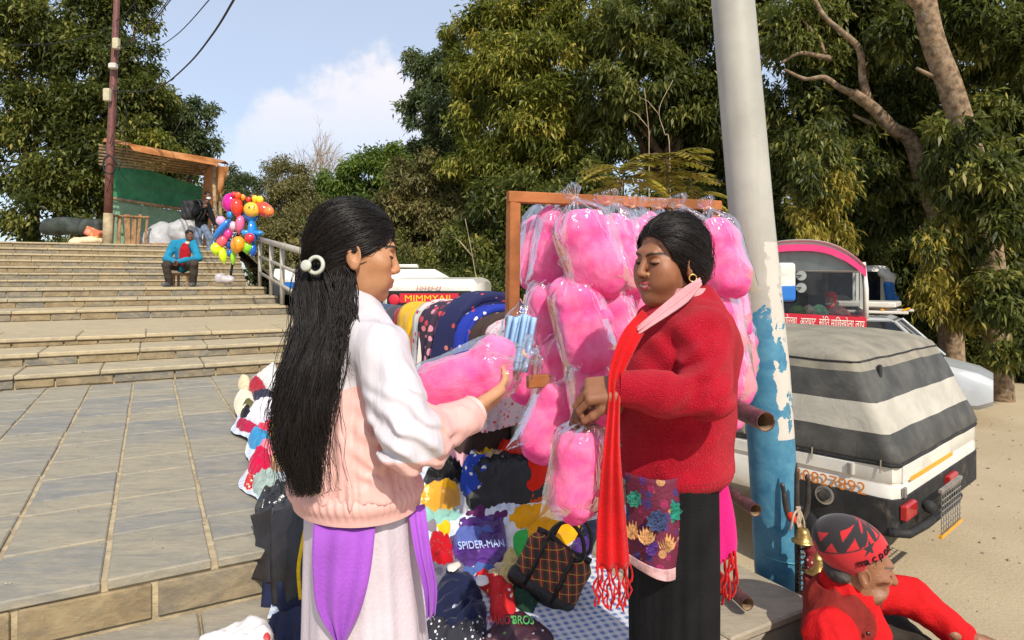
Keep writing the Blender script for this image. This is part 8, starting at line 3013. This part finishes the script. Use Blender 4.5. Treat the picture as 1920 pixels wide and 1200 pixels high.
balloon('neon yellow balloon at the lower left', 405, 466, 10, 11, (215, 245, 30), 0, -.12)
balloon('neon yellow hanging balloon tail', 418, 478, 7, 14, (215, 240, 30), -8, -.16)
balloon('lime hanging balloon tail beside the stick', 438, 480, 5, 13, (170, 230, 50), 6, -.1)
balloon('small blue balloon under the neon yellow ones', 430, 474, 6, 6, (35, 105, 200), 0, -.05)
# ================================================================== old man sitting at the foot of the pole
DO = 2.02
om = person('old man in red with a red and black knitted cap sitting by the pole', (P(1600, 0, DO).x, DO, 0))
of_ = Vector((math.cos(R(-8)), math.sin(R(-8)), 0))
oM = frame((of_.x, of_.y), R(9), R(0))
oc = P(1607, 1056, DO)
hp = head_prims(False, neck=.050, nose=1.05)
hp = [q for q in hp]
hp.append(CUT(E((.062, .055, -.045), (.022, .016, .022), .016)))
hp.append(CUT(E((.062, -.055, -.045), (.022, .016, .022), .016)))
hp.append(C((.088, 0, .008), (.113, 0, -.033), .0085, .0130, .008))
hv, hf = skin(hp, .0026, lambda p: (np.abs(vnoise(p * np.array([1, 1, 2.2], np.float32), 60, 3)) - .3) * .0013)
hcol = head_colors(hv, SKIN_O, (.20, .075, .06), brow=(.11, .085, .07), eye_open=False, beard=(.36, .25, .19))
hw = to_world(hv, oM, oc)
of_ = Vector((.80, -.60, 0))       # chest turned towards the road
ol = Vector((-of_.y, of_.x, 0))
neck0 = P(1584, 1116, DO + .02)
chest = P(1588, 1180, DO + .03)
hipc = Vector((P(1570, 0, DO).x, DO + .05, .16))
sh_r = neck0 - ol * .17 + Vector((-.01, 0, -.055))      # nearer the camera
sh_l = neck0 + ol * .17 + Vector((.02, 0, -.05))
el_l = P(1708, 1120, DO + .14)
wr_l = P(1815, 1195, DO + .05)
el_r = sh_r + Vector((.0, -.06, -.24))
wr_r = el_r + Vector((.2, 0, -.04))
kn_r, kn_l = hipc + Vector((.28, -.22, -.02)), hipc + Vector((.30, .22, -.02))
ft_r, ft_l = hipc + Vector((.30, .08, -.09)), hipc + Vector((.36, -.08, -.09))
core = [C(hipc, neck0 - Vector((0, 0, .12)), .075, .075, .04), C(neck0 + Vector((0, 0, .06)), neck0 - Vector((0, 0, .04)), .05, .055, .03), C(sh_r, el_r, .045, .04, .03), C(el_r, wr_r, .035, .028, .03), C(sh_l, el_l, .045, .038, .03), C(el_l, wr_l, .034, .026, .03),
        C(hipc, kn_r, .07, .055, .03), C(kn_r, ft_r, .05, .035, .03), C(hipc, kn_l, .07, .055, .03), C(kn_l, ft_l, .05, .035, .03), C(ft_r, ft_r + of_ * .14, .036, .03, .02), C(ft_l, ft_l + of_ * .14, .036, .03, .02)]
cv, cf = skin(core, .010)
h1 = hand_prims(wr_l, (1, .05, -.25), (0, -.2, -1), 1, (.25, .28, .3, .35), 1.0)
v1, f1 = skin(h1, .004)
h2 = hand_prims(wr_r, (1, .1, -.2), (0, .2, -1), -1, (.3, .3, .3, .35), 1.0)
v2, f2 = skin(h2, .005)
bv, bf = join_parts([(hw, hf), (cv, cf), (v1, f1), (v2, f2)])
obj('body', bv, bf, m_skin, om, smooth=True, attrs={'col': np.concatenate([hcol, body_color(cv, SKIN_O), body_color(v1, SKIN_O), body_color(v2, SKIN_O)])})
# cap
def cap_mat():
    m, t, b = new_mat('knitted_cap')
    N = NT(t)
    co = N.coord('Object')
    c = N.attr('col', 'Color')
    N.set(b.inputs['Base Color'], c)
    b.inputs['Roughness'].default_value = .9
    b.inputs['Sheen Weight'].default_value = .2
    N.set(b.inputs['Normal'], N.bump(N.voro(co, 330), -.6, .004))
    return m
cap = [E((-.022, 0, .046), (.108, .090, .084), .02), E((-.055, 0, .075), (.080, .075, .056), .05),
       CUT(B((.175, 0, -.006), (.16, .2, .10), .02, .01, frame((1, 0), R(-20)))), CUT(B((0, 0, -.15), (.3, .3, .115), .02, .012, frame((1, 0), R(-6)))), ]
kv, kf = skin(cap, .0022)
x, y, z = kv[:, 0], kv[:, 1], kv[:, 2]
red, blk = np.array((.50, .012, .018)), np.array((.018, .014, .016))
th_ = np.arctan2(y, x + .02)
hh = z - x * .55                       # height above the tilted band
col = np.tile(red, (len(kv), 1))
top_ = np.clip((hh - .092) * 400, 0, 1)[:, None]
col = col * (1 - top_) + blk * top_
def tri(cx, cz, s, upd=1):
    # red triangles knitted into the dark crown (angle, height)
    du = (-th_ - cx) * .10
    dz = (hh - cz) * upd
    return (dz > -s * .5) & (np.abs(du) < (s * .5 - dz) * .55) & (dz < s * .5)
for cx in np.arange(-3.0, 3.2, .55):
    m = tri(cx, .114, .032)
    col[m] = red
    m = tri(cx + .3, .144, .028, -1)
    col[m] = red
# star on the side
def star(cx, cz, R_):
    dx = (-th_ - cx) * .10
    dz = hh - cz
    r_ = np.hypot(dx, dz)
    a = np.arctan2(dx, dz)
    k = np.abs(((a / (2 * math.pi / 5)) % 1) - .5) * 2      # 1 at the points
    lim = R_ * (.42 + .58 * k ** 1.6)
    return r_ < lim, r_ < lim + .004
sm, so = star(1.45, .088, .024)
col[so & ~sm] = red
col[sm] = blk
ko = obj('knitted_cap', to_world(kv, oM, oc), kf, cap_mat(), om, smooth=True, attrs={'col': col})
# lettering knitted round the band (seen from behind it runs upside down)
m_capt = base_mat('black_wool', (.018, .014, .016), .9, .1, .1, 20)
txt = 'macpon'
def cap_point(a, hgt):
    d = np.array([math.cos(a), -math.sin(a), 0.0])
    lo_, hi_ = 0.0, .2
    for it in range(26):
        mid = (lo_ + hi_) / 2
        xx = -.02 + d[0] * mid
        q = np.array([[xx, d[1] * mid, hgt + xx * .55]], np.float32)
        if field(q, cap)[0] < 0:
            lo_ = mid
        else:
            hi_ = mid
    mid = lo_ + .0035
    xx = -.02 + d[0] * mid
    return np.array([xx, d[1] * mid, hgt + xx * .55])
for i, chx in enumerate(txt):
    a = 1.75 - .225 * i
    p0 = cap_point(a, .040)
    p1 = cap_point(a - .16, .040)
    pu = cap_point(a, .060)
    W0, W1, WU = [Vector(to_world(q[None], oM, oc)[0]) for q in (p0, p1, pu)]
    text_mesh('knitted_letter', chx, plane_matrix(W0, W1 - W0, WU - W0), .036, m_capt, ko, .0012)
# hair fringe under the cap
v, f = skin([E((-.055, 0, -.035), (.038, .070, .030), .02)], .005, lambda p: vnoise(p, 90, 2) * .004)
obj('grey_hair', to_world(v, oM, oc), f, hair_mat('grey_hair', (.05, .045, .04), .6), om, smooth=True)
# shirt, scarf and waistcoat
m_oshirt = base_mat('scarlet_shirt', (.56, .010, .012), .85, .15, .1, 8, .4, 120)
m_vest = base_mat('brick_waistcoat', (.24, .022, .016), .85, .2, .18, 7, .45, 60)
fold_o = lambda p: (np.abs(vnoise(p * np.array([1, 1, .45], np.float32), 20, 5)) - .3) * .012 + vnoise(p, 45, 6) * .003
clothes([C(sh_r, el_r, .070, .064, .02), C(el_r, wr_r - of_ * .02, .06, .045, .02), C(sh_l, el_l, .068, .058, .03), C(el_l, wr_l - of_ * .02, .055, .046, .03), C(sh_r, sh_l, .062, .062, .04), C(neck0 + Vector((0, 0, .02)), chest, .078, .125, .05)], .006, m_oshirt, om, 'shirt', fold_o)
clothes([C(neck0 - Vector((.015, 0, .035)), chest - Vector((0, 0, .25)), .105, .150, .04), C(sh_r + ol * .045, sh_l - ol * .045, .073, .073, .04), CUT(E(neck0 + of_ * .13 + Vector((0, 0, .01)), (.06, .05, .15), .012)), CUT(E(neck0 + Vector((0, 0, .075)), .085, .012))], .006, m_vest, om, 'waistcoat', fold_o)
cl = lambda t: (neck0.lerp(neck0 + of_ * .012 + Vector((0, 0, .055)), t) - Vector((0, 0, .02)), of_, ol, .080 - .016 * t)
gathered('neck_cloth', cl, 6, 60, m_oshirt, om, 7, .05)
# collar points
for s_, lab in ((-1, 'near'), (1, 'far')):
    a = neck0 - ol * (-s_) * .045 + of_ * .035 + Vector((0, 0, .045))
    v, f = ribbon_panel([a, a + of_ * .02 + ol * s_ * .03 - Vector((0, 0, .05)), a + of_ * .045 + ol * s_ * .01 - Vector((0, 0, .115))], [a + of_ * .045 - ol * s_ * .015, a + of_ * .055 - Vector((0, 0, .05)), a + of_ * .05 + ol * s_ * .004 - Vector((0, 0, .118))], .005, 5, .003, 1, 6)
    obj('collar', v, f, m_oshirt, om, smooth=True)
MB().ball(P(1628, 1188, DO - .13), (.007, .005, .007), 10, 6).build('button', m_button, om, smooth=True)
clothes([C(hipc, kn_r, .105, .085, .03), C(kn_r, ft_r + Vector((0, 0, .06)), .08, .06, .03), C(hipc, kn_l, .105, .085, .03), C(kn_l, ft_l + Vector((0, 0, .06)), .08, .06, .03)], .010, m_trs, om, 'trousers', fold_o)
# low stone he sits on
tag(MB().box((hipc.x - .02, hipc.y, .035), (.34, .34, .07), rz=.4, bev=.02).build('sitting_stone', m_ledge), 'flat stone under the old man by the pole', 'stone')

# ================================================================== trident with bell and cloth strips against the pole
tri_ = thing('trident', 'iron trident standing against the pole with bell and cloth strips', 'trident', P(1500, 1150, 2.42))
m_iron = base_mat('dark_iron', (.075, .065, .055), .5, .5, .3, 12, .3, 50, metal=.6)
DT = 2.42
tp = lambda px, py, d=0: P(px, py, DT + d)
MB().tube([tp(1497, 1190), tp(1496, 1060), tp(1494, 960), tp(1494, 890), tp(1494, 868)], [.011, .011, .010, .009, .003], 10).build('shaft', m_iron, tri_, smooth=True)
MB().tube(curve_pts([tp(1494, 978), tp(1480, 970), tp(1473, 948), tp(1470, 925), tp(1466, 905)], 6), [.011] * 6 + [.0105] * 6 + [.010] * 6 + [.008] * 6 + [.002], 10).build('prong', m_iron, tri_, smooth=True)
MB().tube(curve_pts([tp(1494, 978), tp(1508, 968), tp(1514, 945), tp(1515, 915), tp(1513, 889)], 6), [.011] * 6 + [.0105] * 6 + [.010] * 6 + [.008] * 6 + [.002], 10).build('prong', m_iron, tri_, smooth=True)
m_strip = base_mat('cream_strips', (.52, .42, .30), .9, .1, .2, 20, .4, 90)
g = random.Random(5)
for k in range(9):
    x0 = 1494 + g.uniform(-8, 10)
    L_ = g.uniform(30, 75)
    pts_ = curve_pts([tp(1495 + g.uniform(-4, 6), 950, -.03), tp(x0, 965, -.035), tp(x0 + g.uniform(-6, 6), 965 + L_ * .5, -.04), tp(x0 + g.uniform(-12, 10), 965 + L_, -.035)], 5)
    MB().tube(pts_, [.006] * (len(pts_) - 1) + [.002], 5, flat=.5).build('cloth_strip', m_strip, tri_, smooth=True)
v, f = skin([E(tp(1484, 968, -.02), .016, .01), E(tp(1489, 975, -.03), .013, .01)], .004)
obj('red_thread_ball', v, f, k3(205, 60, 35), tri_, smooth=True)
m_brass = base_mat('brass', (.42, .28, .09), .35, .5, .25, 10, .2, 60, metal=.85)
bc = tp(1506, 1000, -.06)
prof_ = [(.020, .006), (.018, .016), (.006, .022), (-.012, .026), (-.024, .034), (-.028, .041), (-.031, .041)]
MB().loft([[bc + Vector((math.cos(a) * r_, math.sin(a) * r_, z_)) for a in np.linspace(0, 6.283, 25)[:-1]] for z_, r_ in prof_]).build('bell', m_brass, tri_, smooth=True)
bc = tp(1532, 1050, -.05)
MB().loft([[bc + Vector((math.cos(a) * r_ * 1.3, math.sin(a) * r_ * 1.3, z_ * 1.4)) for a in np.linspace(0, 6.283, 25)[:-1]] for z_, r_ in prof_]).build('bell', m_brass, tri_, smooth=True)
# wrapped staff of faded red cloth
mb = MB()
pts_ = curve_pts([tp(1512, 1190, -.06), tp(1514, 1120, -.06), tp(1520, 1050, -.05), tp(1516, 1010, -.04)], 8)
mb.tube(pts_, [.020 + .004 * math.sin(k * 1.7) for k in range(len(pts_))], 10)
mb.build('wrapped_staff', pattern_mat('red_wrap', (.20, .015, .02), [(.55, .42, .38), (.35, .05, .06)], 70, .3), tri_, smooth=True)
pts_ = [tp(1502, 1030 + 130 * k / 60, -.05) + Vector((.010 * math.cos(k * 1.4), .010 * math.sin(k * 1.4), 0)) for k in range(61)]
MB().tube(pts_, .0035, 5).build('chain', m_iron, tri_, smooth=True)
# face of a rider inside the bus
rd_ = person('person with a red head cover and lowered mask behind the windscreen', BV(.70, .75, .93))
hc_ = P(1556, 560, 11.75)
Mr = frame((-.85, -.5), R(5))
hv, hf = skin(head_prims(True), .008)
hcol = head_colors(hv, (.42, .22, .14), (.3, .1, .08), eye_open=True)
cv, cf = skin([C(hc_ - Vector((0, 0, .13)), hc_ - Vector((0, -.05, .30)), .05, .12, .05), C(hc_ - Vector((0, -.05, .30)), hc_ - Vector((0, -.05, .75)), .16, .15, .05)], .02)
bv, bf = join_parts([(to_world(hv, Mr, hc_), hf), (cv, cf)])
obj('body', bv, bf, m_skin, rd_, smooth=True, attrs={'col': np.concatenate([hcol, body_color(cv, (.42, .22, .14))])})
kv, kf = skin([E((-.02, 0, .055), (.115, .095, .085), .02), E((-.08, 0, -.02), (.05, .08, .1), .04), CUT(E((.125, 0, -.05), (.08, .14, .115), .01))], .009)
obj('head_cover', to_world(kv, Mr, hc_), kf, k3(205, 15, 30), rd_, smooth=True)
mv, mf = skin([E((.062, 0, -.085), (.045, .055, .03), .02)], .009)
obj('lowered_mask', to_world(mv, Mr, hc_), mf, k3(225, 228, 230), rd_, smooth=True)
clothes([C(hc_ - Vector((0, -.05, .28)), hc_ - Vector((0, -.05, .75)), .18, .18, .05), C(hc_ + Vector((.12, .03, -.28)), hc_ + Vector((.42, -.05, -.36)), .09, .07, .04)], .02, k3(200, 20, 28), rd_, 'red_coat', wrinkle(10, .012, 3))

# grit and small stones on the dusty road and the landing
g = np.random.default_rng(77)
V, F = [], []
for k in range(900):
    if k < 700:
        x_, y_, z_ = g.uniform(1.6, 9), g.uniform(3.2, 14), ROAD
        r_ = g.uniform(.006, .03)
    else:
        q = UN(g.uniform(-1.0, .35), g.uniform(2.6, 7.0), Z2)
        x_, y_, z_ = q.x, q.y, Z2 + .002
        r_ = g.uniform(.002, .006)
    a = g.uniform(0, 6.28)
    b0 = len(V)
    for j in range(4):
        V.append((x_ + math.cos(a + j * 1.57) * r_ * g.uniform(.6, 1.3), y_ + math.sin(a + j * 1.57) * r_ * g.uniform(.6, 1.3), z_ - .001))
    V.append((x_, y_, z_ + r_ * .7))
    F += [(b0 + j, b0 + (j + 1) % 4, b0 + 4) for j in range(4)]
obj('gravel', V, F, base_mat('grit', (.30, .25, .19), .95, .1, .4, 3), kind='stuff')
